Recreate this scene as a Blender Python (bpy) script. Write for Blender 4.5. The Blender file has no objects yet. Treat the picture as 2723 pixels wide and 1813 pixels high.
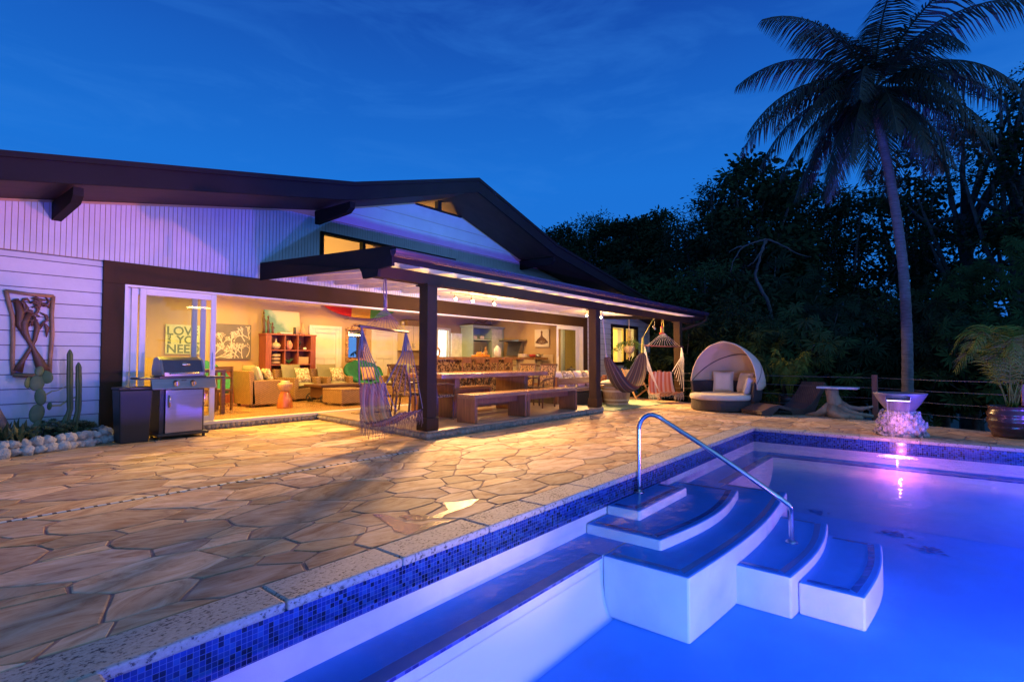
import bpy, bmesh, math, random
from mathutils import Vector, Matrix, noise
PI = math.pi
R = math.radians
rnd = random.Random(7)
scene = bpy.context.scene
COL = scene.collection

# ------------------------------------------------------------------ camera
cam_d = bpy.data.cameras.new('camera')
cam = bpy.data.objects.new('camera', cam_d)
COL.objects.link(cam)
cam_d.sensor_width = 36.0
cam_d.lens = 18.36
cam_d.clip_start = 0.05
cam_d.clip_end = 2000
cam.location = (0, 0, 1.22)
_az, _pt = R(39.15), math.atan(44 / 1201.0)
_f = Vector((math.cos(_az) * math.cos(_pt), math.sin(_az) * math.cos(_pt), math.sin(_pt)))
cam.rotation_euler = _f.to_track_quat('-Z', 'Y').to_euler()
scene.camera = cam

# ------------------------------------------------------------------ view + sampling
scene.view_settings.view_transform = 'Standard'
scene.view_settings.look = 'None'
scene.view_settings.exposure = 0.0
scene.view_settings.gamma = 1.0
scene.cycles.use_denoising = True
scene.cycles.sample_clamp_indirect = 4.0
scene.cycles.sample_clamp_direct = 30.0
scene.cycles.max_bounces = 8
scene.cycles.diffuse_bounces = 4
scene.cycles.glossy_bounces = 4
scene.cycles.transmission_bounces = 6
scene.cycles.transparent_max_bounces = 24
scene.cycles.caustics_reflective = False
scene.cycles.caustics_refractive = False
scene.cycles.use_light_tree = True

# ------------------------------------------------------------------ world: blue-hour sky with thin cloud
world = bpy.data.worlds.new('World')
scene.world = world
world.use_nodes = True
nt = world.node_tree
nt.nodes.clear()
def N(t, **k):
    n = nt.nodes.new(t)
    for a, b in k.items():
        setattr(n, a, b)
    return n
w_out = N('ShaderNodeOutputWorld')
w_bg = N('ShaderNodeBackground')
w_tc = N('ShaderNodeTexCoord')
w_sep = N('ShaderNodeSeparateXYZ')
nt.links.new(w_tc.outputs['Generated'], w_sep.inputs[0])
w_rmp = N('ShaderNodeValToRGB')
cr = w_rmp.color_ramp
cr.elements[0].position = 0.0
cr.elements[0].color = (0.020, 0.135, 0.58, 1)
cr.elements[1].position = 1.0
cr.elements[1].color = (0.006, 0.035, 0.24, 1)
for p_, c_ in ((0.14, (0.014, 0.178, 0.69, 1)), (0.32, (0.0115, 0.168, 0.68, 1)), (0.46, (0.0095, 0.118, 0.55, 1)), (0.60, (0.0075, 0.060, 0.38, 1))):
    e = cr.elements.new(p_)
    e.color = c_
nt.links.new(w_sep.outputs['Z'], w_rmp.inputs[0])
w_map = N('ShaderNodeMapping')
w_map.inputs['Scale'].default_value = (1.2, 1.2, 5.0)
w_map.inputs['Rotation'].default_value = (0.12, -0.1, 0.3)
nt.links.new(w_tc.outputs['Generated'], w_map.inputs[0])
w_n = N('ShaderNodeTexNoise')
w_n.inputs['Scale'].default_value = 2.6
w_n.inputs['Detail'].default_value = 7
w_n.inputs['Roughness'].default_value = 0.62
w_n.inputs['Distortion'].default_value = 0.6
nt.links.new(w_map.outputs[0], w_n.inputs[0])
w_cr = N('ShaderNodeMapRange')
w_cr.inputs[1].default_value = 0.46
w_cr.inputs[2].default_value = 0.74
w_cr.inputs[3].default_value = 0.0
w_cr.inputs[4].default_value = 0.42
nt.links.new(w_n.outputs[0], w_cr.inputs[0])
w_mx = N('ShaderNodeMix', data_type='RGBA')
nt.links.new(w_cr.outputs[0], w_mx.inputs[0])
nt.links.new(w_rmp.outputs[0], w_mx.inputs[6])
w_mx.inputs[7].default_value = (0.034, 0.215, 0.74, 1)
# afterglow low in the sky on the far side of the pool (behind the photographer)
w_dot = N('ShaderNodeVectorMath', operation='DOT_PRODUCT')
nt.links.new(w_tc.outputs['Generated'], w_dot.inputs[0])
w_dot.inputs[1].default_value = Vector((-0.30, -0.93, 0.22)).normalized()
w_mr = N('ShaderNodeMapRange', interpolation_type='SMOOTHSTEP')
w_mr.inputs[1].default_value = 0.15; w_mr.inputs[2].default_value = 1.0
nt.links.new(w_dot.outputs['Value'], w_mr.inputs[0])
w_ag = N('ShaderNodeMix', data_type='RGBA', blend_type='ADD')
nt.links.new(w_mr.outputs[0], w_ag.inputs[0]); nt.links.new(w_mx.outputs[2], w_ag.inputs[6])
w_ag.inputs[7].default_value = (0.18, 0.38, 0.60, 1)
nt.links.new(w_ag.outputs[2], w_bg.inputs[0])
w_bg.inputs[1].default_value = 1.0
nt.links.new(w_bg.outputs[0], w_out.inputs[0])

# ------------------------------------------------------------------ materials
MATS = {}
def mat(name, col, rough=0.6, metal=0.0, var=0.18, scale=6.0, bump=0.0, bscale=30.0, stretch=(1, 1, 1), detail=5,
        emis=None, estr=0.0, col2=None, spec=0.5, sub=0.0, coat=0.0):
    if name in MATS:
        return MATS[name]
    m = bpy.data.materials.new(name)
    m.use_nodes = True
    t = m.node_tree
    b = t.nodes['Principled BSDF']
    b.inputs['Roughness'].default_value = rough
    b.inputs['Metallic'].default_value = metal
    b.inputs['Specular IOR Level'].default_value = spec
    b.inputs['Coat Weight'].default_value = coat
    tc = t.nodes.new('ShaderNodeTexCoord')
    mp = t.nodes.new('ShaderNodeMapping')
    mp.inputs['Scale'].default_value = stretch
    t.links.new(tc.outputs['Object'], mp.inputs[0])
    n = t.nodes.new('ShaderNodeTexNoise')
    n.inputs['Scale'].default_value = scale
    n.inputs['Detail'].default_value = detail
    n.inputs['Roughness'].default_value = 0.6
    t.links.new(mp.outputs[0], n.inputs[0])
    r = t.nodes.new('ShaderNodeMapRange')
    r.inputs[1].default_value = 0.3
    r.inputs[2].default_value = 0.7
    t.links.new(n.outputs[0], r.inputs[0])
    mx = t.nodes.new('ShaderNodeMix')
    mx.data_type = 'RGBA'
    c2 = col2 or tuple(min(1, c * (1 + var)) for c in col)
    c1 = col if col2 else tuple(c * (1 - var) for c in col)
    mx.inputs[6].default_value = (*c1, 1)
    mx.inputs[7].default_value = (*c2, 1)
    t.links.new(r.outputs[0], mx.inputs[0])
    t.links.new(mx.outputs[2], b.inputs['Base Color'])
    if bump:
        n2 = t.nodes.new('ShaderNodeTexNoise')
        n2.inputs['Scale'].default_value = bscale
        n2.inputs['Detail'].default_value = 4
        t.links.new(mp.outputs[0], n2.inputs[0])
        bp = t.nodes.new('ShaderNodeBump')
        bp.inputs['Strength'].default_value = bump
        bp.inputs['Distance'].default_value = 0.02
        t.links.new(n2.outputs[0], bp.inputs['Height'])
        t.links.new(bp.outputs[0], b.inputs['Normal'])
    if emis:
        b.inputs['Emission Color'].default_value = (*emis, 1)
        b.inputs['Emission Strength'].default_value = estr
    MATS[name] = m
    return m

def wicker(name, c1, c2, sc=55.0):
    m = bpy.data.materials.new(name)
    m.use_nodes = True
    t = m.node_tree
    b = t.nodes['Principled BSDF']
    b.inputs['Roughness'].default_value = 0.55
    tc = t.nodes.new('ShaderNodeTexCoord')
    sp = t.nodes.new('ShaderNodeSeparateXYZ')
    t.links.new(tc.outputs['Object'], sp.inputs[0])
    ad = t.nodes.new('ShaderNodeMath'); ad.operation = 'ADD'
    t.links.new(sp.outputs[0], ad.inputs[0]); t.links.new(sp.outputs[1], ad.inputs[1])
    def sn(src, k):
        a = t.nodes.new('ShaderNodeMath'); a.operation = 'MULTIPLY'; a.inputs[1].default_value = k
        t.links.new(src, a.inputs[0])
        s = t.nodes.new('ShaderNodeMath'); s.operation = 'SINE'
        t.links.new(a.outputs[0], s.inputs[0])
        return s.outputs[0]
    s1 = sn(ad.outputs[0], sc * 1.6); s2 = sn(sp.outputs[2], sc * 3.2)
    ml = t.nodes.new('ShaderNodeMath'); ml.operation = 'MULTIPLY'
    t.links.new(s1, ml.inputs[0]); t.links.new(s2, ml.inputs[1])
    mr = t.nodes.new('ShaderNodeMapRange')
    mr.inputs[1].default_value = -0.7; mr.inputs[2].default_value = 0.8
    t.links.new(ml.outputs[0], mr.inputs[0])
    nz = t.nodes.new('ShaderNodeTexNoise'); nz.inputs['Scale'].default_value = 14
    t.links.new(tc.outputs['Object'], nz.inputs[0])
    m2 = t.nodes.new('ShaderNodeMath'); m2.operation = 'MULTIPLY_ADD'; m2.inputs[1].default_value = 0.7
    t.links.new(mr.outputs[0], m2.inputs[0])
    m3 = t.nodes.new('ShaderNodeMath'); m3.operation = 'MULTIPLY'; m3.inputs[1].default_value = 0.45
    t.links.new(nz.outputs[0], m3.inputs[0]); t.links.new(m3.outputs[0], m2.inputs[2])
    mx = t.nodes.new('ShaderNodeMix'); mx.data_type = 'RGBA'
    mx.inputs[6].default_value = (*c1, 1); mx.inputs[7].default_value = (*c2, 1)
    t.links.new(m2.outputs[0], mx.inputs[0])
    t.links.new(mx.outputs[2], b.inputs['Base Color'])
    bp = t.nodes.new('ShaderNodeBump'); bp.inputs['Strength'].default_value = 0.5; bp.inputs['Distance'].default_value = 0.01
    t.links.new(mr.outputs[0], bp.inputs['Height']); t.links.new(bp.outputs[0], b.inputs['Normal'])
    return m

def wood(name, c1, c2, rough=0.45, axis=0, scale=3.0, coat=0.0):
    st = [14, 14, 14]; st[axis] = 1.0
    return mat(name, c1, rough=rough, col2=c2, scale=scale, stretch=tuple(st), bump=0.15, bscale=6, detail=8, coat=coat)

# ------------------------------------------------------------------ mesh helpers
class MB:
    def __init__(s):
        s.v = []; s.f = []
    def add(s, vs, fs):
        o = len(s.v)
        s.v += [tuple(v) for v in vs]
        s.f += [tuple(i + o for i in f) for f in fs]
        return s
    def box(s, x0, x1, y0, y1, z0, z1):
        vs = [(x, y, z) for z in (z0, z1) for y in (y0, y1) for x in (x0, x1)]
        return s.add(vs, [(0, 2, 3, 1), (4, 5, 7, 6), (0, 1, 5, 4), (2, 6, 7, 3), (0, 4, 6, 2), (1, 3, 7, 5)])
    def obox(s, c, sx, sy, sz, rz=0.0, rx=0.0, ry=0.0):
        M = Matrix.Translation(c) @ Matrix.Rotation(rz, 4, 'Z') @ Matrix.Rotation(ry, 4, 'Y') @ Matrix.Rotation(rx, 4, 'X')
        vs = [M @ Vector((x * sx / 2, y * sy / 2, z * sz / 2)) for z in (-1, 1) for y in (-1, 1) for x in (-1, 1)]
        return s.add(vs, [(0, 2, 3, 1), (4, 5, 7, 6), (0, 1, 5, 4), (2, 6, 7, 3), (0, 4, 6, 2), (1, 3, 7, 5)])
    def bar(s, p, q, w, h, up=(0, 0, 1)):
        p, q = Vector(p), Vector(q)
        d = (q - p).normalized(); u = Vector(up)
        sd = d.cross(u)
        if sd.length < 1e-4:
            sd = d.cross(Vector((1, 0, 0)))
        sd.normalize(); u = sd.cross(d).normalized()
        vs = []
        for a in (p, q):
            for i, j in ((-1, -1), (1, -1), (1, 1), (-1, 1)):
                vs.append(a + sd * (i * w / 2) + u * (j * h / 2))
        return s.add(vs, [(3, 2, 1, 0), (4, 5, 6, 7), (0, 1, 5, 4), (1, 2, 6, 5), (2, 3, 7, 6), (3, 0, 4, 7)])
    def tube(s, pts, rad, n=8, cap=True):
        pts = [Vector(p) for p in pts]
        if not hasattr(rad, '__len__'):
            rad = [rad] * len(pts)
        vs = []; fs = []
        up = Vector((0.13, 0.21, 0.97)).normalized()
        prev = None
        for i, p in enumerate(pts):
            d = (pts[min(i + 1, len(pts) - 1)] - pts[max(i - 1, 0)])
            d = d.normalized() if d.length > 1e-7 else Vector((0, 0, 1))
            a = prev if prev is not None else d.orthogonal()
            a = (a - d * a.dot(d))
            if a.length < 1e-5:
                a = d.orthogonal()
            a.normalize(); prev = a
            b = d.cross(a)
            for k in range(n):
                t = 2 * PI * k / n
                vs.append(p + (a * math.cos(t) + b * math.sin(t)) * rad[i])
        for i in range(len(pts) - 1):
            for k in range(n):
                k2 = (k + 1) % n
                fs.append((i * n + k, i * n + k2, (i + 1) * n + k2, (i + 1) * n + k))
        if cap:
            fs.append(tuple(range(n - 1, -1, -1)))
            fs.append(tuple((len(pts) - 1) * n + k for k in range(n)))
        return s.add(vs, fs)
    def lathe(s, prof, n=24, c=(0, 0, 0), sx=1.0, sy=1.0, wob=0.0):
        vs = []; fs = []
        for i, (r, z) in enumerate(prof):
            for k in range(n):
                t = 2 * PI * k / n
                q = r * (1 + wob * math.sin(5 * t + i))
                vs.append((c[0] + q * sx * math.cos(t), c[1] + q * sy * math.sin(t), c[2] + z))
        for i in range(len(prof) - 1):
            for k in range(n):
                k2 = (k + 1) % n
                fs.append((i * n + k, i * n + k2, (i + 1) * n + k2, (i + 1) * n + k))
        fs.append(tuple(range(n - 1, -1, -1)))
        fs.append(tuple((len(prof) - 1) * n + k for k in range(n)))
        return s.add(vs, fs)
    def prism(s, poly, z0, z1):
        n = len(poly)
        vs = [(x, y, z0) for x, y in poly] + [(x, y, z1) for x, y in poly]
        fs = [tuple(range(n - 1, -1, -1)), tuple(range(n, 2 * n))]
        fs += [(i, (i + 1) % n, n + (i + 1) % n, n + i) for i in range(n)]
        return s.add(vs, fs)
    def prism_y(s, poly, y0, y1):      # polygon in x,z extruded along y
        n = len(poly)
        vs = [(x, y0, z) for x, z in poly] + [(x, y1, z) for x, z in poly]
        fs = [tuple(range(n)), tuple(range(2 * n - 1, n - 1, -1))]
        fs += [(i, n + i, n + (i + 1) % n, (i + 1) % n) for i in range(n)]
        return s.add(vs, fs)
    def prism_x(s, poly, x0, x1):      # polygon in y,z extruded along x
        n = len(poly)
        vs = [(x0, y, z) for y, z in poly] + [(x1, y, z) for y, z in poly]
        fs = [tuple(range(n - 1, -1, -1)), tuple(range(n, 2 * n))]
        fs += [(i, (i + 1) % n, n + (i + 1) % n, n + i) for i in range(n)]
        return s.add(vs, fs)
    def grid(s, fn, nu, nv, thick=0.0):
        vs = [fn(i / nu, j / nv) for j in range(nv + 1) for i in range(nu + 1)]
        W = nu + 1
        fs = [(j * W + i, j * W + i + 1, (j + 1) * W + i + 1, (j + 1) * W + i) for j in range(nv) for i in range(nu)]
        return s.add(vs, fs)
    def sphere(s, c, r, n=10, m=7, sc=(1, 1, 1), jit=0.0, seed=0):
        rr = random.Random(seed)
        vs = [(c[0], c[1], c[2] - r * sc[2])]
        for j in range(1, m):
            a = PI * j / m - PI / 2
            for k in range(n):
                t = 2 * PI * k / n
                q = r * (1 + rr.uniform(-jit, jit))
                vs.append((c[0] + q * sc[0] * math.cos(a) * math.cos(t), c[1] + q * sc[1] * math.cos(a) * math.sin(t), c[2] + q * sc[2] * math.sin(a)))
        vs.append((c[0], c[1], c[2] + r * sc[2]))
        fs = [(0, 1 + (k + 1) % n, 1 + k) for k in range(n)]
        for j in range(m - 2):
            for k in range(n):
                fs.append((1 + j * n + k, 1 + j * n + (k + 1) % n, 1 + (j + 1) * n + (k + 1) % n, 1 + (j + 1) * n + k))
        L = len(vs) - 1
        fs += [(1 + (m - 2) * n + k, 1 + (m - 2) * n + (k + 1) % n, L) for k in range(n)]
        return s.add(vs, fs)
    def cushion(s, c, sx, sy, sz, rz=0.0, rx=0.0, ry=0.0, p=4.0):
        M = Matrix.Translation(c) @ Matrix.Rotation(rz, 4, 'Z') @ Matrix.Rotation(ry, 4, 'Y') @ Matrix.Rotation(rx, 4, 'X')
        nu, nv = 10, 10
        vs = []; fs = []
        for sg in (1, -1):
            o = len(vs)
            for j in range(nv + 1):
                for i in range(nu + 1):
                    u = i / nu * 2 - 1; v = j / nv * 2 - 1
                    h = max(0, (1 - abs(u) ** p) * (1 - abs(v) ** p)) ** 0.5
                    cr_ = 1 - 0.05 * (1 - abs(u)) * (abs(v) > 0.99) 
                    vs.append(M @ Vector((u * sx / 2 * (1 - 0.06 * (1 - abs(v)) * (abs(u) > .95)), v * sy / 2 * cr_, sg * h * sz / 2)))
            W = nu + 1
            for j in range(nv):
                for i in range(nu):
                    q = (o + j * W + i, o + j * W + i + 1, o + (j + 1) * W + i + 1, o + (j + 1) * W + i)
                    fs.append(q if sg > 0 else q[::-1])
        return s.add(vs, fs)
    def build(s, name, m, parent=None, smooth=False, bevel=0.0, world=False, merge=False, loc=None, solid=0.0, subd=0):
        me = bpy.data.meshes.new(name)
        me.from_pydata(s.v, [], s.f)
        if merge:
            b = bmesh.new(); b.from_mesh(me)
            bmesh.ops.remove_doubles(b, verts=b.verts, dist=0.0005)
            b.to_mesh(me); b.free()
        me.validate(); me.update()
        if smooth:
            me.polygons.foreach_set('use_smooth', [True] * len(me.polygons))
        o = bpy.data.objects.new(name, me)
        COL.objects.link(o)
        if m:
            me.materials.append(m)
        if parent:
            o.parent = parent
            if world:
                off = Vector((0, 0, 0)); q = parent
                while q:
                    off += q.location; q = q.parent
                o.location = -off
        if loc:
            o.location = loc
        if solid:
            md = o.modifiers.new('solid', 'SOLIDIFY'); md.thickness = solid; md.offset = 0
        if bevel:
            md = o.modifiers.new('bevel', 'BEVEL'); md.width = bevel; md.segments = 2; md.limit_method = 'ANGLE'
        if subd:
            md = o.modifiers.new('subd', 'SUBSURF'); md.levels = subd; md.render_levels = subd
        return o

def tag(o, label=None, cat=None, group=None, kind=None):
    if label: o['label'] = label
    if cat: o['category'] = cat
    if group: o['group'] = group
    if kind: o['kind'] = kind
    return o
def thing(name, label, cat, loc=(0, 0, 0), rz=0.0, group=None):
    o = bpy.data.objects.new(name, None)
    o.empty_display_size = 0.1
    COL.objects.link(o)
    o.location = loc; o.rotation_euler = (0, 0, rz)
    return tag(o, label, cat, group)
def struct(o, label=None):
    o['kind'] = 'structure'
    if label: o['label'] = label
    return o
def kids(o):
    return [c for c in bpy.data.objects if c.parent == o]
def dup(root, loc, rz=0.0, label=None, scale=None):
    r = root.copy(); COL.objects.link(r)
    r.location = loc; r.rotation_euler = (0, 0, rz)
    if scale: r.scale = scale if hasattr(scale, '__len__') else (scale,) * 3
    if label: r['label'] = label
    for ch in kids(root):
        c = ch.copy(); COL.objects.link(c); c.parent = r
        for g in kids(ch):
            d = g.copy(); COL.objects.link(d); d.parent = c
    return r
def lamp(kind, name, loc, power, col, size=0.1, rot=None, target=None, spot=None, blend=0.5, parent=None):
    d = bpy.data.lights.new(name, kind)
    d.energy = power; d.color = col
    if kind == 'AREA':
        d.shape = 'RECTANGLE'
        d.size, d.size_y = size if hasattr(size, '__len__') else (size, size)
    else:
        d.shadow_soft_size = size
    if kind == 'SPOT':
        d.spot_size = spot; d.spot_blend = blend
    o = bpy.data.objects.new(name, d)
    COL.objects.link(o); o.location = loc
    if target is not None:
        o.rotation_euler = (Vector(target) - Vector(loc)).to_track_quat('-Z', 'Y').to_euler()
    return o

def clip(poly, a, b, c):          # keep a*x+b*y<=c
    out = []
    for i in range(len(poly)):
        p, q = poly[i], poly[(i + 1) % len(poly)]
        dp, dq = a * p[0] + b * p[1] - c, a * q[0] + b * q[1] - c
        if dp <= 0: out.append(p)
        if (dp < 0 < dq) or (dq < 0 < dp):
            t = dp / (dp - dq)
            out.append((p[0] + t * (q[0] - p[0]), p[1] + t * (q[1] - p[1])))
    return out
def text_mb(txt, size, M, depth=0.01, bold=0.0):
    cu = bpy.data.curves.new('txt', 'FONT')
    cu.body = txt; cu.size = size; cu.extrude = depth; cu.offset = bold
    o = bpy.data.objects.new('txt', cu)
    me = o.to_mesh()
    mb = MB()
    mb.add([M @ v.co for v in me.vertices], [tuple(p.vertices) for p in me.polygons])
    o.to_mesh_clear()
    bpy.data.objects.remove(o); bpy.data.curves.remove(cu)
    return mb
# ================================================================== LIGHTS AND GROUND
# pool lights (in the water, below the coping), porch and room lamps are created beside what they belong to
WARM = (1.0, 0.47, 0.11)
WARM2 = (1.0, 0.55, 0.20)
WATER_Z = -0.197
FL = 0.133

# ---- stone deck -------------------------------------------------
m_stone = bpy.data.materials.new('sandstone'); m_stone.use_nodes = True
t = m_stone.node_tree; b = t.nodes['Principled BSDF']
at = t.nodes.new('ShaderNodeAttribute'); at.attribute_name = 'tone'
uv = t.nodes.new('ShaderNodeUVMap'); uv.uv_map = 'grain'
mp = t.nodes.new('ShaderNodeMapping'); mp.inputs['Scale'].default_value = (1.5, 4.2, 1)
t.links.new(uv.outputs[0], mp.inputs[0])
n1 = t.nodes.new('ShaderNodeTexNoise'); n1.inputs['Scale'].default_value = 2.2; n1.inputs['Detail'].default_value = 8; n1.inputs['Roughness'].default_value = 0.65; n1.inputs['Distortion'].default_value = 0.8
t.links.new(mp.outputs[0], n1.inputs[0])
n2 = t.nodes.new('ShaderNodeTexNoise'); n2.inputs['Scale'].default_value = 2.0; n2.inputs['Detail'].default_value = 6
t.links.new(uv.outputs[0], n2.inputs[0])
r1 = t.nodes.new('ShaderNodeValToRGB')
r1.color_ramp.elements[0].position = 0.30; r1.color_ramp.elements[0].color = (0.34, 0.165, 0.070, 1)
r1.color_ramp.elements[1].position = 0.72; r1.color_ramp.elements[1].color = (0.74, 0.57, 0.35, 1)
e = r1.color_ramp.elements.new(0.5); e.color = (0.61, 0.41, 0.215, 1)
t.links.new(n1.outputs[0], r1.inputs[0])
r2 = t.nodes.new('ShaderNodeMapRange'); r2.inputs[1].default_value = 0.52; r2.inputs[2].default_value = 0.72
t.links.new(n2.outputs[0], r2.inputs[0])
mx = t.nodes.new('ShaderNodeMix'); mx.data_type = 'RGBA'
mx.inputs[7].default_value = (0.40, 0.17, 0.05, 1)
mlt = t.nodes.new('ShaderNodeMath'); mlt.operation = 'MULTIPLY'; mlt.inputs[1].default_value = 0.55
t.links.new(r2.outputs[0], mlt.inputs[0]); t.links.new(mlt.outputs[0], mx.inputs[0]); t.links.new(r1.outputs[0], mx.inputs[6])
m2 = t.nodes.new('ShaderNodeMix'); m2.data_type = 'RGBA'; m2.blend_type = 'MULTIPLY'; m2.inputs[0].default_value = 1.0
t.links.new(mx.outputs[2], m2.inputs[6]); t.links.new(at.outputs['Color'], m2.inputs[7])
t.links.new(m2.outputs[2], b.inputs['Base Color'])
b.inputs['Specular IOR Level'].default_value = 0.3
rr = t.nodes.new('ShaderNodeMapRange'); rr.inputs[3].default_value = 0.62; rr.inputs[4].default_value = 0.88
t.links.new(n2.outputs[0], rr.inputs[0]); t.links.new(rr.outputs[0], b.inputs['Roughness'])
bp = t.nodes.new('ShaderNodeBump'); bp.inputs['Strength'].default_value = 0.35; bp.inputs['Distance'].default_value = 0.012
t.links.new(n1.outputs[0], bp.inputs['Height']); t.links.new(bp.outputs[0], b.inputs['Normal'])

m_grout = mat('grout', (0.30, 0.18, 0.14), rough=0.85, var=0.3, scale=9, bump=0.3, bscale=60)
m_soil = mat('soil', (0.035, 0.03, 0.02), rough=0.95, var=0.4, scale=3, bump=0.5, bscale=12)
m_grass = mat('hillside', (0.018, 0.026, 0.012), rough=0.95, var=0.5, scale=0.6, bump=0.5, bscale=4)

EDGE_A, EDGE_B, EDGE_C = 1.0, -0.45, 12.40       # deck ends where x - .45 y = 12.4

def stones(regions, seed):
    rr = random.Random(seed)
    ang = R(-7)
    ca, sa = math.cos(ang), math.sin(ang)
    SX = 1.45
    def to(p):                    # world -> metric space
        x, y = p[0] * ca + p[1] * sa, -p[0] * sa + p[1] * ca
        return (x / SX, y)
    def fr(p):
        x, y = p[0] * SX, p[1]
        return (x * ca - y * sa, x * sa + y * ca)
    seeds = []
    cell = {}
    rad0 = 0.335
    tries = 0
    while tries < 30000:
        tries += 1
        p = to((rr.uniform(-5, 24), rr.uniform(-6, 10.3)))
        ok = True
        rad = rad0 * rr.choice((0.4, 0.55, 0.8, 1.0, 1.3, 1.45))
        gx, gy = int(p[0] / 0.35), int(p[1] / 0.35)
        for i in (-1, 0, 1):
            for j in (-1, 0, 1):
                for q in cell.get((gx + i, gy + j), ()):
                    if (q[0] - p[0]) ** 2 + (q[1] - p[1]) ** 2 < (0.5 * (rad + q[2])) ** 2 * 0.80:
                        ok = False
        if ok:
            s_ = (p[0], p[1], rad)
            seeds.append(s_); cell.setdefault((gx, gy), []).append(s_)
    verts = []; faces = []; tones = []; uvs = []
    for (px, py, rad) in seeds:
        w0 = fr((px, py))
        if not any(x0 - 1 < w0[0] < x1 + 1 and y0 - 1 < w0[1] < y1 + 1 for (x0, x1, y0, y1) in regions):
            continue
        poly = [(px - 1, py - 1), (px + 1, py - 1), (px + 1, py + 1), (px - 1, py + 1)]
        gx, gy = int(px / 0.35), int(py / 0.35)
        for i in range(-4, 5):
            for j in range(-4, 5):
                for q in cell.get((gx + i, gy + j), ()):
                    if q[0] == px and q[1] == py: continue
                    a, b_ = q[0] - px, q[1] - py
                    d2 = a * a + b_ * b_
                    if d2 > 2.4: continue
                    w = 0.5 * (rad * rad - q[2] * q[2])
                    k = 0.5 * (d2 + w)
                    poly = clip(poly, a, b_, k + a * px + b_ * py)
                    if not poly: break
                if not poly: break
            if not poly: break
        if len(poly) < 3: continue
        wp = [fr(p) for p in poly]
        for (x0, x1, y0, y1) in regions:
            q = wp
            for cc in ((-1, 0, -x0), (1, 0, x1), (0, -1, -y0), (0, 1, y1), (EDGE_A, EDGE_B, EDGE_C)):
                q = clip(q, *cc)
                if not q: break
            if not q or len(q) < 3: continue
            # drop tiny edges
            q = [q[i] for i in range(len(q)) if (q[i][0] - q[i - 1][0]) ** 2 + (q[i][1] - q[i - 1][1]) ** 2 > 0.0004]
            if len(q) < 3: continue
            area = 0.5 * sum(q[i][0] * q[(i + 1) % len(q)][1] - q[(i + 1) % len(q)][0] * q[i][1] for i in range(len(q)))
            if area < 0.004: continue
            cx = sum(p[0] for p in q) / len(q); cy = sum(p[1] for p in q) / len(q)
            gap = rr.uniform(0.004, 0.010)
            qq = list(q)
            n = len(q)
            for i in range(n):
                p0, p1 = q[i], q[(i + 1) % n]
                dx, dy = p1[0] - p0[0], p1[1] - p0[1]
                L = math.hypot(dx, dy) or 1
                nx, ny = dy / L, -dx / L
                qq = clip(qq, nx, ny, nx * p0[0] + ny * p0[1] - gap)
                if not qq: break
            if not qq or len(qq) < 3: continue
            # roughen edges
            ring = []
            m = len(qq)
            for i in range(m):
                p0, p1 = qq[i], qq[(i + 1) % m]
                L = math.hypot(p1[0] - p0[0], p1[1] - p0[1])
                k = max(1, int(L / 0.09))
                for s_ in range(k):
                    f = s_ / k
                    x, y = p0[0] + (p1[0] - p0[0]) * f, p0[1] + (p1[1] - p0[1]) * f
                    a = 0.012
                    jx = noise.noise(Vector((x * 7, y * 7, px * 3))) * a; jy = noise.noise(Vector((x * 7 + 9, y * 7, py * 3))) * a
                    # pull corners in a bit
                    pull = 0.985 if s_ == 0 else 1.0
                    ring.append((cx + (x - cx) * pull + jx, cy + (y - cy) * pull + jy))
            dz = rr.uniform(-0.0012, 0.0018)
            o = len(verts); m = len(ring)
            for (x, y) in ring: verts.append((x, y, -0.007))
            for (x, y) in ring: verts.append((x, y, -0.002 + dz))
            for (x, y) in ring: verts.append((cx + (x - cx) * 0.975, cy + (y - cy) * 0.975, 0.001 + dz))
            rings = [(o + i, o + (i + 1) % m, o + m + (i + 1) % m, o + m + i) for i in range(m)]
            rings += [(o + m + i, o + m + (i + 1) % m, o + 2 * m + (i + 1) % m, o + 2 * m + i) for i in range(m)]
            fs = rings + [tuple(o + 2 * m + i for i in range(m))]
            v = rr.uniform(0.66, 1.25)
            hue = rr.uniform(-0.14, 0.10)
            tn = (v * (1 + hue * 0.3), v * (1 - abs(hue) * 0.25), v * (1 - hue * 1.3), 1)
            ga = rr.gauss(0, 0.35) + ang
            gc, gs = math.cos(ga), math.sin(ga)
            ou, ov = rr.uniform(0, 50), rr.uniform(0, 50)
            for f in fs:
                faces.append(f)
                for vi in f:
                    x, y, z = verts[vi]
                    tones.append(tn)
                    uvs.append(((x * gc + y * gs) + ou, (-x * gs + y * gc) + ov))
    me = bpy.data.meshes.new('deck_paving')
    me.from_pydata(verts, [], faces)
    ca_ = me.color_attributes.new('tone', 'FLOAT_COLOR', 'CORNER')
    flat = [c for tn in tones for c in tn]
    ca_.data.foreach_set('color', flat)
    ul = me.uv_layers.new(name='grain')
    ul.data.foreach_set('uv', [c for u in uvs for c in u])
    me.update()
    me.materials.append(m_stone)
    o = bpy.data.objects.new('deck_paving', me)
    COL.objects.link(o)
    return o

POOL_X0, POOL_X1, POOL_Y1, POOL_Y0 = 0.585, 10.06, 2.60, -3.5
COPW = 0.27
regs = [(-4.5, 22.0, POOL_Y1 + COPW, 10.02), (POOL_X1 + COPW + 0.05, 22.0, -6.0, POOL_Y1 + COPW)]
deck = struct(stones(regs, 3))
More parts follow.
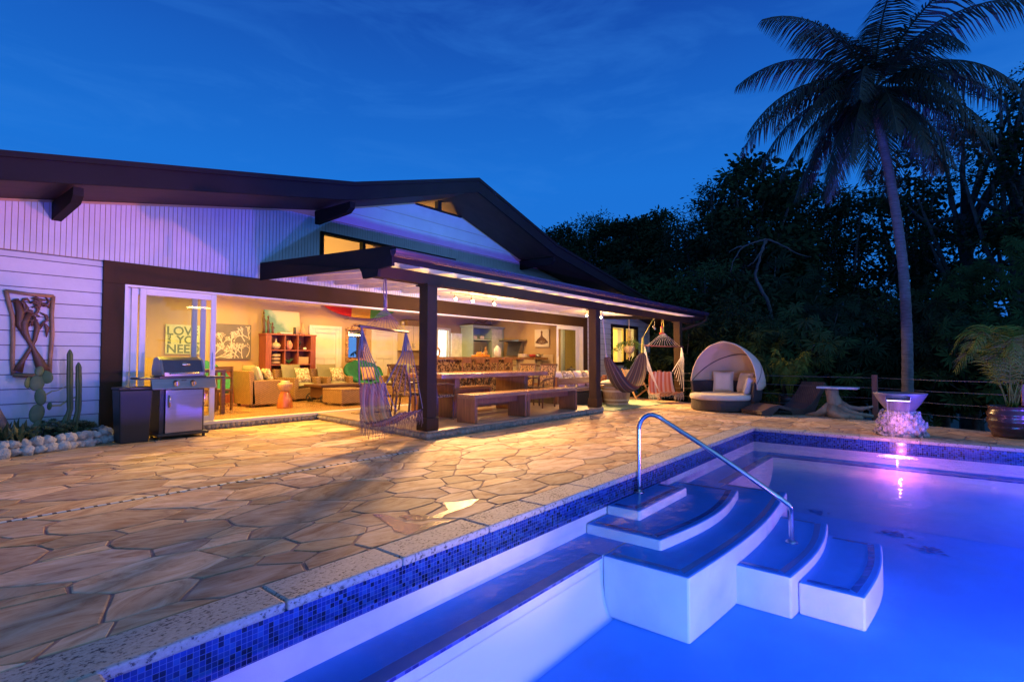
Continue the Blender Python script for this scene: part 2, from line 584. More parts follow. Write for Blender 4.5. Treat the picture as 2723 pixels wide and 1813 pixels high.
# grout bed / slab under the stones
gp = [(-4.6, POOL_Y1 + COPW - .02), (22, POOL_Y1 + COPW - .02), (22, 10.05), (-4.6, 10.05)]
gp = clip(gp, EDGE_A, EDGE_B, EDGE_C + .03)
gb = MB(); gb.prism(gp, -0.25, -0.0052)
g2 = clip([(POOL_X1 + COPW - .02, -6), (22, -6), (22, POOL_Y1 + COPW - .03), (POOL_X1 + COPW - .02, POOL_Y1 + COPW - .03)], EDGE_A, EDGE_B, EDGE_C + .03)
gb.prism(g2, -0.25, -0.0052)
gb.prism([(-4.6, -6), (POOL_X0 - COPW, -6), (POOL_X0 - COPW, POOL_Y1 + COPW - .03), (-4.6, POOL_Y1 + COPW - .03)], -0.25, -0.008)
struct(gb.build('deck_bed', m_grout))
# ground beyond, falling away
def gz(x, y):
    d = x - 0.45 * y - 12.4
    z = -0.3 - max(0, d) * 0.10 + 0.35 * noise.noise(Vector((x * .2, y * .2, 0)))
    return max(z, -3.5)
gr = MB()
xs = [-60, -20, 10, 11, 12, 13, 14, 15, 16, 18, 20, 23, 27, 32, 40, 55, 80, 140, 400]
ys = [-300, -120, -60, -35, -22, -14, -9, -6, -3, -1, 1, 3, 5, 7, 9, 11, 14, 18, 25, 40, 70, 140, 400]
# leave the pool and house footprint under the sheet: it lies below both
gr.grid(lambda u, v: (xs[round(u * (len(xs) - 1))], ys[round(v * (len(ys) - 1))], gz(xs[round(u * (len(xs) - 1))], ys[round(v * (len(ys) - 1))]) - (1.6 if xs[round(u * (len(xs) - 1))] <= 11 else 0.0)), len(xs) - 1, len(ys) - 1)
struct(gr.build('hillside', m_grass, smooth=True))

# ---- pool ---------------------------------------------------------
m_plaster = mat('pool_plaster', (0.62, 0.66, 0.76), rough=0.7, var=0.14, scale=2.5, detail=8)  # mottling raised to stand in for rippling caustic light
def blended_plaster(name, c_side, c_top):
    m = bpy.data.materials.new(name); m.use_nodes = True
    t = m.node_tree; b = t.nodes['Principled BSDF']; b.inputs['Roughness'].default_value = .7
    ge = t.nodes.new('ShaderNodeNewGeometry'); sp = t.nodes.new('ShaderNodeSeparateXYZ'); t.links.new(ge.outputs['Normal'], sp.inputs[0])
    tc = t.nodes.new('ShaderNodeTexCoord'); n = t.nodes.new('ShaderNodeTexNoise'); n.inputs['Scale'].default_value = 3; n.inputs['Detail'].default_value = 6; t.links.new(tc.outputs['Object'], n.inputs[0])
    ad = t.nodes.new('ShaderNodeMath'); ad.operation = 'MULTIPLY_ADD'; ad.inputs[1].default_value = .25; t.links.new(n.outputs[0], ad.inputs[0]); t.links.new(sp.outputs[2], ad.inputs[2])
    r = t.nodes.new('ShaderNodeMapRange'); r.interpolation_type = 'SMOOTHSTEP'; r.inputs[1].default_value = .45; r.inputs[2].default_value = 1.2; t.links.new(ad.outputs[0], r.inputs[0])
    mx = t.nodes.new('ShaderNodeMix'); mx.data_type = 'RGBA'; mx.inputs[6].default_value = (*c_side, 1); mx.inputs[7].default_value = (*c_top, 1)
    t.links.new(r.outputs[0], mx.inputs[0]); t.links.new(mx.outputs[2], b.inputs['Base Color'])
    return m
m_cove = blended_plaster('cove_plaster', (0.66, 0.70, 0.78), (0.09, 0.30, 0.72))  # cove fades from white to painted blue light by slope
def tile_mat(name, cols, size=0.026, grout=(0.14, 0.18, 0.40)):
    m = bpy.data.materials.new(name); m.use_nodes = True
    t = m.node_tree; b = t.nodes['Principled BSDF']
    tc = t.nodes.new('ShaderNodeTexCoord')
    sp = t.nodes.new('ShaderNodeSeparateXYZ'); t.links.new(tc.outputs['Object'], sp.inputs[0])
    def fl(o, op, k=None):
        a = t.nodes.new('ShaderNodeMath'); a.operation = op
        t.links.new(o, a.inputs[0])
        if k is not None: a.inputs[1].default_value = k
        return a.outputs[0]
    ad = t.nodes.new('ShaderNodeMath'); ad.operation = 'ADD'
    t.links.new(sp.outputs[0], ad.inputs[0]); t.links.new(sp.outputs[1], ad.inputs[1])
    u = fl(ad.outputs[0], 'DIVIDE', size); v = fl(sp.outputs[2], 'DIVIDE', size)
    fu, fv = fl(u, 'FLOOR'), fl(v, 'FLOOR')
    cb = t.nodes.new('ShaderNodeCombineXYZ'); t.links.new(fu, cb.inputs[0]); t.links.new(fv, cb.inputs[1])
    wn = t.nodes.new('ShaderNodeTexWhiteNoise'); t.links.new(cb.outputs[0], wn.inputs[0])
    rp = t.nodes.new('ShaderNodeValToRGB'); rp.color_ramp.interpolation = 'CONSTANT'
    rp.color_ramp.elements[0].position = 0; rp.color_ramp.elements[0].color = (*cols[0], 1)
    rp.color_ramp.elements[1].position = 1 / len(cols); rp.color_ramp.elements[1].color = (*cols[1], 1)
    for i, c in enumerate(cols[2:]):
        e = rp.color_ramp.elements.new((i + 2) / len(cols)); e.color = (*c, 1)
    t.links.new(wn.outputs[0], rp.inputs[0])
    gu = fl(fl(u, 'FRACT'), 'LESS_THAN', 0.09); gv = fl(fl(v, 'FRACT'), 'LESS_THAN', 0.09)
    mxm = t.nodes.new('ShaderNodeMath'); mxm.operation = 'MAXIMUM'; t.links.new(gu, mxm.inputs[0]); t.links.new(gv, mxm.inputs[1])
    mx = t.nodes.new('ShaderNodeMix'); mx.data_type = 'RGBA'
    t.links.new(mxm.outputs[0], mx.inputs[0]); t.links.new(rp.outputs[0], mx.inputs[6]); mx.inputs[7].default_value = (*grout, 1)
    t.links.new(mx.outputs[2], b.inputs['Base Color'])
    b.inputs['Roughness'].default_value = 0.18
    return m
m_tile = tile_mat('blue_mosaic', [(0.014, 0.035, 0.24), (0.008, 0.020, 0.13), (0.018, 0.055, 0.30), (0.004, 0.006, 0.045), (0.02, 0.05, 0.26), (0.015, 0.035, 0.20), (0.03, 0.09, 0.34)])
m_tiletrim = tile_mat('dark_trim_tile', [(0.03, 0.03, 0.20), (0.05, 0.06, 0.35), (0.02, 0.02, 0.12), (0.10, 0.12, 0.45)], size=0.05)
FZ = -0.89
pool = thing('swimming_pool', 'lit blue swimming pool with mosaic waterline tiles and corner steps', 'pool', (5, 2.6, 0))
pool['kind'] = 'structure'
def PB(mb, name, m, **k):
    return mb.build(name, m, pool, world=True, **k)
sh = MB()
# floor, walls (inward faces), behind the tile band
sh.box(POOL_X0 - .2, POOL_X1 + .2, POOL_Y0, POOL_Y1 + .2, FZ - .12, FZ)
sh.box(POOL_X0 - .2, POOL_X1 + .2, POOL_Y1, POOL_Y1 + .2, FZ, -0.055)
sh.box(POOL_X0 - .2, POOL_X0, POOL_Y0, POOL_Y1, FZ, -0.055)
sh.box(POOL_X1, POOL_X1 + .2, POOL_Y0, POOL_Y1, FZ, -0.055)
sh.box(POOL_X0 - .2, POOL_X1 + .2, POOL_Y0 - .2, POOL_Y0, FZ - .12, -0.055)
POOLSHELL = PB(sh, 'pool_shell', m_plaster)
tb = MB()
tb.box(POOL_X0 + .004, POOL_X1 - .004, POOL_Y1 - .006, POOL_Y1 - .0001, -0.238, -0.052)
tb.box(POOL_X1 - .006, POOL_X1 - .0001, POOL_Y0, POOL_Y1 - .007, -0.238, -0.052)
tb.box(POOL_X0 + .0001, POOL_X0 + .006, POOL_Y0, POOL_Y1 - .007, -0.238, -0.052)
PB(tb, 'tile_band', m_tile)
# bench and steps
BZ = -0.40
m_blue_light = mat('plaster_blue_light', (0.05, 0.30, 0.92), rough=0.7, var=0.10, scale=3)  # white plaster; blue pool light painted into floor, bench and step tops
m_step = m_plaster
def bluetop(o):  # upward faces carry the blue pool light as colour
    o.data.materials.append(m_blue_light)
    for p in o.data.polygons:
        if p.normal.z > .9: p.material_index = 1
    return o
bn = MB()
bn.box(POOL_X0 + .0, POOL_X1 - .0, 2.20, POOL_Y1 - .0005, FZ + .001, BZ)
bn.box(POOL_X1 - .36, POOL_X1 - .0005, POOL_Y0, 2.199, FZ + .001, BZ)
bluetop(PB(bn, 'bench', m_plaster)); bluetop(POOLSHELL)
tr = MB()
tr.box(POOL_X0, 3.88, 2.195, 2.30, BZ - .02, BZ + .003)
tr.box(7.16, POOL_X1 - .37, 2.195, 2.30, BZ - .02, BZ + .003)
tr.box(POOL_X1 - .365, POOL_X1 - .27, POOL_Y0, 2.30, BZ - .02, BZ + .0035)
PB(tr, 'bench_trim', m_tiletrim)
def step(x0, x1, y0, y1, z, bulge, nm='step'):
    n = 18
    def front(k, ins=0.0):
        f = k / n
        return (x0 + ins + (x1 - x0 - 2 * ins) * f, y0 + ins - bulge * math.sin(PI * f))
    poly = [front(k) for k in range(n + 1)] + [(x1, y1), (x0, y1)]
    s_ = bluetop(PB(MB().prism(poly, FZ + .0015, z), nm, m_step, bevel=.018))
    # trim: a strip near the front and sides, 3 mm proud
    tb = MB()
    for a, b_ in ((0.06, 0.11),):
        for k in range(n):
            p0, p1 = front(k, a), front(k + 1, a); q0, q1 = front(k, b_), front(k + 1, b_)
            tb.add([(p0[0], p0[1], z + .003), (p1[0], p1[1], z + .003), (q1[0], q1[1], z + .003), (q0[0], q0[1], z + .003)], [(0, 1, 2, 3)])
        for xx0, xx1 in ((x0 + a, x0 + b_), (x1 - b_, x1 - a)):
            tb.add([(xx0, y0 + b_ + .001, z + .003), (xx1, y0 + b_ + .001, z + .003), (xx1, y1 - .05, z + .003), (xx0, y1 - .05, z + .003)], [(0, 1, 2, 3)])
    tb.build('step_trim', m_tiletrim, s_)
    return s_
step(3.89, 7.15, 1.47, 2.196, BZ + .0012, 0.10)
step(4.29, 6.52, 1.86, 2.594, -0.31, 0.12)
step(4.68, 5.90, 2.24, 2.592, -0.222, 0.0)
step(4.79, 6.62, 0.965, 1.45, -0.55, 0.07)
step(4.93, 6.46, 0.478, 0.94, -0.625, 0.05)
# coves where walls curve into the floor
cv = MB()
def cove(p0, p1, nrm, ztop, r):      # wall line p0-p1, nrm points into the pool
    n = 12
    h = ztop - FZ
    for k in range(n):
        a0, a1 = PI / 2 * k / n, PI / 2 * (k + 1) / n
        o0, z0 = r * (1 - math.sin(a0)) , FZ + .003 + h * .8 * (1 - math.cos(a0))
        o1, z1 = r * (1 - math.sin(a1)) , FZ + .003 + h * .8 * (1 - math.cos(a1))
        o0, o1 = o0 + .003, o1 + .003
        cv.add([(p0[0] + nrm[0] * o0, p0[1] + nrm[1] * o0, z0), (p1[0] + nrm[0] * o0, p1[1] + nrm[1] * o0, z0), (p1[0] + nrm[0] * o1, p1[1] + nrm[1] * o1, z1), (p0[0] + nrm[0] * o1, p0[1] + nrm[1] * o1, z1)], [(0, 1, 2, 3)])
cove((POOL_X1 - .36, POOL_Y0), (POOL_X1 - .36, 2.195), (-1, 0), BZ, 1.5)
cove((POOL_X1 - .36, 2.199), (7.16, 2.199), (0, -1), BZ, .16)
cove((3.885, 2.199), (POOL_X0, 2.199), (0, -1), BZ, .10)
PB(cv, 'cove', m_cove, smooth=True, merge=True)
# coping stones
m_cop = bpy.data.materials.new('coral_coping'); m_cop.use_nodes = True
t = m_cop.node_tree; b = t.nodes['Principled BSDF']; b.inputs['Roughness'].default_value = 0.75
tc = t.nodes.new('ShaderNodeTexCoord')
n1 = t.nodes.new('ShaderNodeTexNoise'); n1.inputs['Scale'].default_value = 38; n1.inputs['Detail'].default_value = 3; n1.inputs['Roughness'].default_value = .7
mpp = t.nodes.new('ShaderNodeMapping'); mpp.inputs['Scale'].default_value = (1.0, 1.5, 1); t.links.new(tc.outputs['Object'], mpp.inputs[0])
t.links.new(mpp.outputs[0], n1.inputs[0])
n3 = t.nodes.new('ShaderNodeTexNoise'); n3.inputs['Scale'].default_value = 3.5; t.links.new(tc.outputs['Object'], n3.inputs[0])
mm = t.nodes.new('ShaderNodeMath'); mm.operation = 'MULTIPLY_ADD'; mm.inputs[1].default_value = 0.28
t.links.new(n3.outputs[0], mm.inputs[0]); t.links.new(n1.outputs[0], mm.inputs[2])
rp = t.nodes.new('ShaderNodeValToRGB')
rp.color_ramp.elements[0].position = 0.50; rp.color_ramp.elements[0].color = (0.07, 0.06, 0.055, 1)
rp.color_ramp.elements[1].position = 0.57; rp.color_ramp.elements[1].color = (0.42, 0.36, 0.29, 1)
e = rp.color_ramp.elements.new(0.85); e.color = (0.54, 0.48, 0.40, 1)
t.links.new(mm.outputs[0], rp.inputs[0]); t.links.new(rp.outputs[0], b.inputs['Base Color'])
bp = t.nodes.new('ShaderNodeBump'); bp.inputs['Strength'].default_value = 0.6; bp.inputs['Distance'].default_value = 0.01
t.links.new(rp.outputs[0], bp.inputs['Height']); t.links.new(bp.outputs[0], b.inputs['Normal'])
def coping(x0, x1, y0, y1):
    mb = MB().box(x0 + .004, x1 - .004, y0, y1, -0.05, 0.004)
    return PB(mb, 'coping_stone', m_cop, bevel=0.014)
x = POOL_X0 - COPW
lens_ = [1.05, .74, .80, .70, .78, .72, .76, .8, .7, .75, .78, .72, .8]
i = 0
while x < POOL_X1 + COPW - 0.1:
    x2 = min(x + lens_[i % 13], POOL_X1 + COPW)
    if POOL_X1 + COPW - x2 < .3: x2 = POOL_X1 + COPW
    coping(x, x2, POOL_Y1 - .025, POOL_Y1 + COPW); x = x2; i += 1
y = POOL_Y1 - .03
while y > POOL_Y0:
    y2 = max(y - .78, POOL_Y0)
    coping(POOL_X1 - .025, POOL_X1 + COPW, y2, y)
    coping(POOL_X0 - COPW, POOL_X0 + .025, y2, y)
    y = y2
# water: clear sheet, glossy by Fresnel
m_water = bpy.data.materials.new('pool_water'); m_water.use_nodes = True
t = m_water.node_tree; t.nodes.clear()
o_ = t.nodes.new('ShaderNodeOutputMaterial'); ms = t.nodes.new('ShaderNodeMixShader')
tp = t.nodes.new('ShaderNodeBsdfTransparent'); tp.inputs[0].default_value = (0.93, 0.95, 0.99, 1)
gl = t.nodes.new('ShaderNodeBsdfGlossy'); gl.inputs['Roughness'].default_value = 0.07
fr_ = t.nodes.new('ShaderNodeFresnel'); fr_.inputs[0].default_value = 1.17
tc = t.nodes.new('ShaderNodeTexCoord'); nz = t.nodes.new('ShaderNodeTexNoise'); nz.inputs['Scale'].default_value = 2.4; nz.inputs['Detail'].default_value = 3
t.links.new(tc.outputs['Object'], nz.inputs[0])
bp = t.nodes.new('ShaderNodeBump'); bp.inputs['Strength'].default_value = 0.22; bp.inputs['Distance'].default_value = 0.05
t.links.new(nz.outputs[0], bp.inputs['Height'])
t.links.new(bp.outputs[0], gl.inputs['Normal']); t.links.new(bp.outputs[0], fr_.inputs['Normal'])
t.links.new(fr_.outputs[0], ms.inputs[0]); t.links.new(tp.outputs[0], ms.inputs[1]); t.links.new(gl.outputs[0], ms.inputs[2]); t.links.new(ms.outputs[0], o_.inputs[0])
va = t.nodes.new('ShaderNodeVolumeAbsorption'); va.inputs['Color'].default_value = (0.10, 0.45, 0.97, 1); va.inputs['Density'].default_value = 0.16
vs_ = t.nodes.new('ShaderNodeVolumeScatter'); vs_.inputs['Color'].default_value = (0.012, 0.24, 1.0, 1); vs_.inputs['Density'].default_value = 0.32; vs_.inputs['Anisotropy'].default_value = 0.2
vad = t.nodes.new('ShaderNodeAddShader'); t.links.new(va.outputs[0], vad.inputs[0]); t.links.new(vs_.outputs[0], vad.inputs[1])
t.links.new(vad.outputs[0], o_.inputs['Volume'])
wt = MB().box(POOL_X0 - .01, POOL_X1 + .01, POOL_Y0 - .01, POOL_Y1 + .01, FZ - .02, WATER_Z)
struct(wt.build('pool_water', m_water))

# pool lamps: round fixtures in the walls below the waterline
m_lens = mat('pool_lamp_lens', (0.6, 0.6, 0.9), rough=0.3, emis=(0.45, 0.4, 1.0), estr=6.0)
def pool_lamp(loc, axis, col, power, label, size=0.16, aim=None):
    t_ = thing('pool_light', label, 'pool light', loc)
    mb = MB()
    mb.lathe([(0.09, 0), (0.09, 0.012), (0.07, 0.02), (0.0, 0.021)], 18)
    o = mb.build('lens', m_lens, t_)
    o.rotation_euler = Vector(axis).to_track_quat('Z', 'Y').to_euler()
    p = Vector(loc) + Vector(axis) * 0.05
    d = lamp('AREA', 'lamp', p, power, col, size, target=p + Vector(axis))
    d.data.shape = 'DISK'
    d.parent = t_; d.location = Vector(axis) * 0.05
    if aim:
        e_ = lamp('SPOT', 'lamp', Vector(loc) + Vector(axis) * .06, aim[0], aim[2], .12, target=aim[1], spot=R(aim[3]), blend=1.0)
        e_.parent = t_; e_.location = Vector(axis) * .06 + Vector((0, 0, -.70 - loc[2]))
    return t_
# ================================================================== POOL LAMPS
pool_lamp((4.2, POOL_Y0 + .01, -0.295), (0, 1, 0), (0.17, 0.08, 1.0), 900, 'round violet pool light in the long wall below the waterline', aim=(3700, (1.4, 10, 2.6), (1.0, 0.66, 0.50), 25))
pool_lamp((POOL_X0 + .01, -0.6, -0.295), (1, 0, 0), (0.11, 0.09, 1.0), 560, 'round violet pool light in the short end wall of the pool', aim=(2600, (9.6, 1.0, -0.6), (0.34, 0.09, 1.0), 34))
pool_lamp((POOL_X0 + .01, -2.3, -0.295), (1, 0, 0), (0.0, 0.28, 1.0), 1300, 'round azure pool light in the short end wall of the pool')
pool_lamp((8.6, POOL_Y0 + .01, -0.295), (0, 1, 0), (0.12, 0.06, 1.0), 700, 'round pinkish pool light low in the pool wall near the far corner', aim=(7200, (1.6, 10, 3.4), (1.0, 0.26, 0.26), 22))
pool_lamp((1.8, POOL_Y0 + .01, -0.295), (0, 1, 0), (0.13, 0.09, 1.0), 820, 'round blue pool light nearest the shallow end wall', aim=(4600, (9.6, 10, 4.9), (0.10, 0.75, 0.95), 24))  # its cyan spot is added to tint the gable

# ================================================================== HOUSE
m_siding = mat('white_siding', (0.52, 0.52, 0.56), rough=0.6, var=0.07, scale=2.5, bump=0.08, bscale=20)
m_dark = mat('dark_gap', (0.10, 0.10, 0.13), rough=0.9)
m_brown = mat('brown_trim', (0.046, 0.025, 0.011), rough=0.75, spec=.15, var=0.12, scale=2, bump=0.1, bscale=25)
m_fascia = mat('dark_fascia', (0.018, 0.014, 0.013), rough=0.8, spec=.12, var=0.12, scale=2)
m_soffit = mat('soffit_board', (0.050, 0.028, 0.018), rough=0.6, spec=.2, var=0.2, scale=1.5, stretch=(1, 4, 4))
m_roof = mat('roof_shingle', (0.05, 0.05, 0.06), rough=0.85, var=0.3, scale=12, bump=0.5, bscale=18)
m_white = mat('white_paint', (0.62, 0.58, 0.50), rough=0.45, var=0.06, scale=3)
m_alu = mat('white_aluminium', (0.60, 0.60, 0.62), rough=0.35, var=0.04)
m_intwall = mat('tan_plaster', (0.43, 0.285, 0.145), rough=0.75, var=0.05, scale=1.2, bump=0.05, bscale=30)
m_floor = wood('floor_planks', (0.28, 0.15, 0.06), (0.42, 0.25, 0.11), rough=0.22, axis=0, scale=1.4)
m_patio = mat('patio_tile', (0.40, 0.30, 0.22), rough=0.28, var=0.2, scale=2.2, bump=0.05, bscale=10)
m_glass = bpy.data.materials.new('window_glass'); m_glass.use_nodes = True
t = m_glass.node_tree; t.nodes.clear()
o_ = t.nodes.new('ShaderNodeOutputMaterial'); ms = t.nodes.new('ShaderNodeMixShader'); tp = t.nodes.new('ShaderNodeBsdfTransparent'); tp.inputs[0].default_value = (0.86, 0.92, 0.84, 1)
gl = t.nodes.new('ShaderNodeBsdfGlossy'); gl.inputs['Roughness'].default_value = 0.02
fr_ = t.nodes.new('ShaderNodeFresnel'); fr_.inputs[0].default_value = 1.45
t.links.new(fr_.outputs[0], ms.inputs[0]); t.links.new(tp.outputs[0], ms.inputs[1]); t.links.new(gl.outputs[0], ms.inputs[2]); t.links.new(ms.outputs[0], o_.inputs[0])

def pane(x0, x1, y, z0, z1): return MB().add([(x0, y, z0), (x1, y, z0), (x1, y, z1), (x0, y, z1)], [(0, 1, 2, 3)])
house = thing('house', 'long white sided house with open glass wall, dark gable roof and lit porch', 'house', (9.27, 10.0, 0))
def H(mb, name, m, parent=None, **k):
    return mb.build(name, m, parent or house, world=True, **k)

YW = 10.0
RP = [(-2.8, 3.02), (5.76, 4.63), (9.27, 5.67), (12.65, 4.63), (22.6, 2.99)]
def roofz(x):
    for (a, za), (b_, zb) in zip(RP, RP[1:]):
        if x <= b_:
            return za + (zb - za) * (x - a) / (b_ - a)
    return RP[-1][1]
SOF = 0.33
def soff(x): return roofz(x) - SOF
RY0, RY1 = 8.6, 19.0
# roof slabs with shingle top, soffit below
for i in range(4):
    (a, za), (b_, zb) = RP[i], RP[i + 1]
    vs = [(a, RY0 + .05, za - .02), (b_, RY0 + .05, zb - .02), (b_, RY1, zb - .02), (a, RY1, za - .02)]
    vs += [(x, y, z - 0.12) for x, y, z in vs]
    mb = MB().add(vs, [(0, 1, 2, 3), (7, 6, 5, 4), (0, 4, 5, 1), (1, 5, 6, 2), (2, 6, 7, 3), (3, 7, 4, 0)])
    H(mb, 'roof', m_roof)
    vs = [(a, RY0 + .06, za - .29), (b_, RY0 + .06, zb - .29), (b_, RY1 - .1, zb - .29), (a, RY1 - .1, za - .29)]
    vs += [(x, y, z + 0.03) for x, y, z in vs]
    H(MB().add(vs, [(3, 2, 1, 0), (4, 5, 6, 7), (0, 1, 5, 4), (1, 2, 6, 5), (2, 3, 7, 6), (3, 0, 4, 7)]), 'soffit', m_soffit)
fa = MB(); dr = MB()
def band(mb, y0, y1, top, bot):
    n = len(RP)
    vs = []
    for (x, z) in RP:
        vs += [(x, y0, z - top), (x, y0, z - bot), (x, y1, z - bot), (x, y1, z - top)]
    fs = []
    for i in range(n - 1):
        o = 4 * i
        for k in range(4):
            fs.append((o + k, o + (k + 1) % 4, o + 4 + (k + 1) % 4, o + 4 + k))
    fs += [(0, 3, 2, 1), (4 * n - 4, 4 * n - 3, 4 * n - 2, 4 * n - 1)]
    mb.add(vs, fs)
band(fa, RY0, RY0 + .05, 0.075, 0.35)
H(fa, 'fascia', m_fascia)
band(dr, RY0 - .03, RY0 + .06, 0.0, 0.075)
H(dr, 'drip_edge', m_fascia)
for xb in (1.67, 5.82, 12.70):
    zt = roofz(xb) - .35
    mb = MB().prism_x([(RY0 + .12, zt - .02), (RY0 + .12, zt - .13), (RY0 + .25, zt - .21), (YW + .02, zt - .25), (YW + .02, zt - .005), (YW - .02, zt + .02)], xb - .055, xb + .055)
    H(mb, 'eave_beam', m_fascia)

# lapped boards, left of the doors
lb = MB()
z = 0.0; k = 0
while z < 2.74:
    z1 = min(z + 0.205, 2.755)
    lb.add([(-2.5, YW - .022, z), (2.235, YW - .022, z), (2.235, YW - .004, z1 - .012), (-2.5, YW - .004, z1 - .012), (2.235, YW, z1 - .012), (-2.5, YW, z1 - .012), (-2.5, YW, z), (2.235, YW, z)],
           [(0, 1, 2, 3), (3, 2, 4, 5), (0, 6, 7, 1), (1, 7, 4, 2)])
    z = z1; k += 1
H(lb, 'lap_siding', m_siding)
H(MB().box(-2.5, 2.24, YW, YW + .14, 0, 2.76), 'wall', m_dark)
# vertical grooved boards above
vb = MB()
holes = [(5.90, 9.86, 3.27, 3.93)]
x = -2.5
BW = 0.066
while x < 22.3:
    x1 = x + BW - .009
    zb = 2.765 if x < 16.55 else 3.05
    for (za, zc) in ([(zb, 99)] if not any(h[0] < (x + x1) / 2 < h[1] for h in holes) else [(zb, holes[0][2]), (holes[0][3], 99)]):
        t0, t1 = min(soff(x), 4.20), min(soff(x1), 4.20)
        if za >= min(t0, t1): continue
        q0, q1 = min(zc, t0), min(zc, t1)
        vb.add([(x, YW - .012, za), (x1, YW - .012, za), (x1, YW - .012, q1), (x, YW - .012, q0), (x, YW, za), (x1, YW, za), (x1, YW, q1), (x, YW, q0)],
               [(0, 1, 2, 3), (0, 3, 7, 4), (1, 5, 6, 2), (0, 4, 5, 1), (3, 2, 6, 7)])
    x += BW
H(vb, 'grooved_siding', m_siding)
# horizontal gable boards above 4.2
gb_ = MB()
def xrange_at(z):
    xl = 5.76 + (z + SOF - 4.63) / (5.67 - 4.63) * (9.27 - 5.76)
    xr = 12.65 - (z + SOF - 4.63) / (5.67 - 4.63) * (12.65 - 9.27)
    return xl, xr
for z0, z1 in ((4.215, 4.465), (4.477, 4.75), (4.762, 5.10)):
    l0, r0 = xrange_at(max(z0, 4.30)); l1, r1_ = xrange_at(z1)
    gb_.add([(l0, YW - .014, z0), (r0, YW - .014, z0), (r1_, YW - .014, z1), (l1, YW - .014, z1), (l0, YW, z0), (r0, YW, z0), (r1_, YW, z1), (l1, YW, z1)],
            [(0, 1, 2, 3), (0, 3, 7, 4), (1, 5, 6, 2), (0, 4, 5, 1), (3, 2, 6, 7)])
H(gb_, 'gable_boards', m_siding)
# backing wall behind the boards with holes
bk = MB()
def bkseg(xa, xb, zlo, ztop=None):
    a = (xa, YW, zlo); n = max(1, int((xb - xa) / .6))
    xs_ = sorted(set([xa, xb] + [p[0] for p in RP if xa < p[0] < xb]))
    for p, q in zip(xs_, xs_[1:]):
        tp_, tq = (soff(p) + .04, soff(q) + .04) if ztop is None else (ztop, ztop)
        vs = [(p, YW, zlo), (q, YW, zlo), (q, YW, tq), (p, YW, tp_)]
        vs += [(x_, y_ + .12, z_) for x_, y_, z_ in vs]
        bk.add(vs, [(0, 1, 2, 3), (7, 6, 5, 4), (0, 3, 7, 4), (1, 5, 6, 2), (0, 4, 5, 1), (3, 2, 6, 7)])
bkseg(-2.5, 5.93, 2.76)
bkseg(5.93, 9.84, 2.76, 3.31)
bkseg(5.93, 9.84, 3.89, 4.20)
bkseg(5.93, 8.46, 4.20); bkseg(8.46, 10.04, 4.20, 5.105); bkseg(10.04, 22.0, 2.76)
bkseg(9.84, 10.04, 2.76, 4.2)
H(bk, 'wall', m_intwall)
# gable vent post and frame
vp = MB(); vp.box(9.21, 9.33, YW - .03, YW + .10, 5.11, 5.36)
vp.bar((8.46, YW, 5.10), (10.04, YW, 5.10), .14, .035)
H(vp, 'gable_vent', m_fascia)
# upper window
uw = MB()
for a in ((5.90, 5.97, 3.27, 3.93), (9.80, 9.86, 3.27, 3.93), (5.97, 9.80, 3.27, 3.325), (5.97, 9.80, 3.875, 3.93), (6.93, 7.00, 3.325, 3.875), (8.35, 8.42, 3.325, 3.875)):
    uw.box(a[0], a[1], YW - .035, YW + .10, a[2], a[3])
w1 = H(uw, 'window', m_fascia)
H(pane(5.97, 9.80, YW + .03, 3.325, 3.875), 'pane', m_glass, w1)

# door surround: lintel and jambs
H(MB().box(2.235, 16.60, YW - .06, YW + .16, 2.42, 2.765), 'lintel', m_brown, bevel=.006)
H(MB().box(2.235, 2.51, YW - .06, YW + .16, -.02, 2.4195), 'door_jamb', m_brown, bevel=.006)
H(MB().box(16.28, 16.60, YW - .06, YW + .16, 0, 2.4195), 'door_jamb', m_brown, bevel=.006)
# track frame
fr = MB(); fr.box(2.512, 16.278, YW - .075, YW + .10, 2.385, 2.418); fr.box(2.512, 2.55, YW - .075, YW + .10, FL, 2.384); fr.box(16.24, 16.278, YW - .075, YW + .10, FL, 2.384)
fr.box(2.512, 16.278, YW - .085, YW + .10, FL - .035, FL + .012)
H(fr, 'door_track', m_alu)
def slider(x0, x1, y, handle=None):
    mb = MB()
    z0, z1 = FL + .02, 2.38
    mb.box(x0, x0 + .085, y, y + .035, z0, z1); mb.box(x1 - .085, x1, y, y + .035, z0, z1)
    mb.box(x0 + .085, x1 - .085, y, y + .035, z1 - .10, z1); mb.box(x0 + .085, x1 - .085, y, y + .035, z0, z0 + .10)
    s_ = H(mb, 'sliding_door', m_alu, bevel=.004)
    H(pane(x0 + .085, x1 - .085, y + .017, z0 + .10, z1 - .10), 'pane', m_glass, s_)
    if handle:
        H(MB().box(handle - .012, handle + .012, y - .03, y, 1.05, 1.35), 'handle', m_alu, s_)
slider(2.72, 3.87, YW - .06, 3.83); slider(2.62, 3.72, YW - .012); slider(2.56, 3.60, YW + .036)
slider(14.62, 15.9, YW - .06, 14.66); slider(14.95, 16.05, YW - .012); slider(15.15, 16.2, YW + .036)

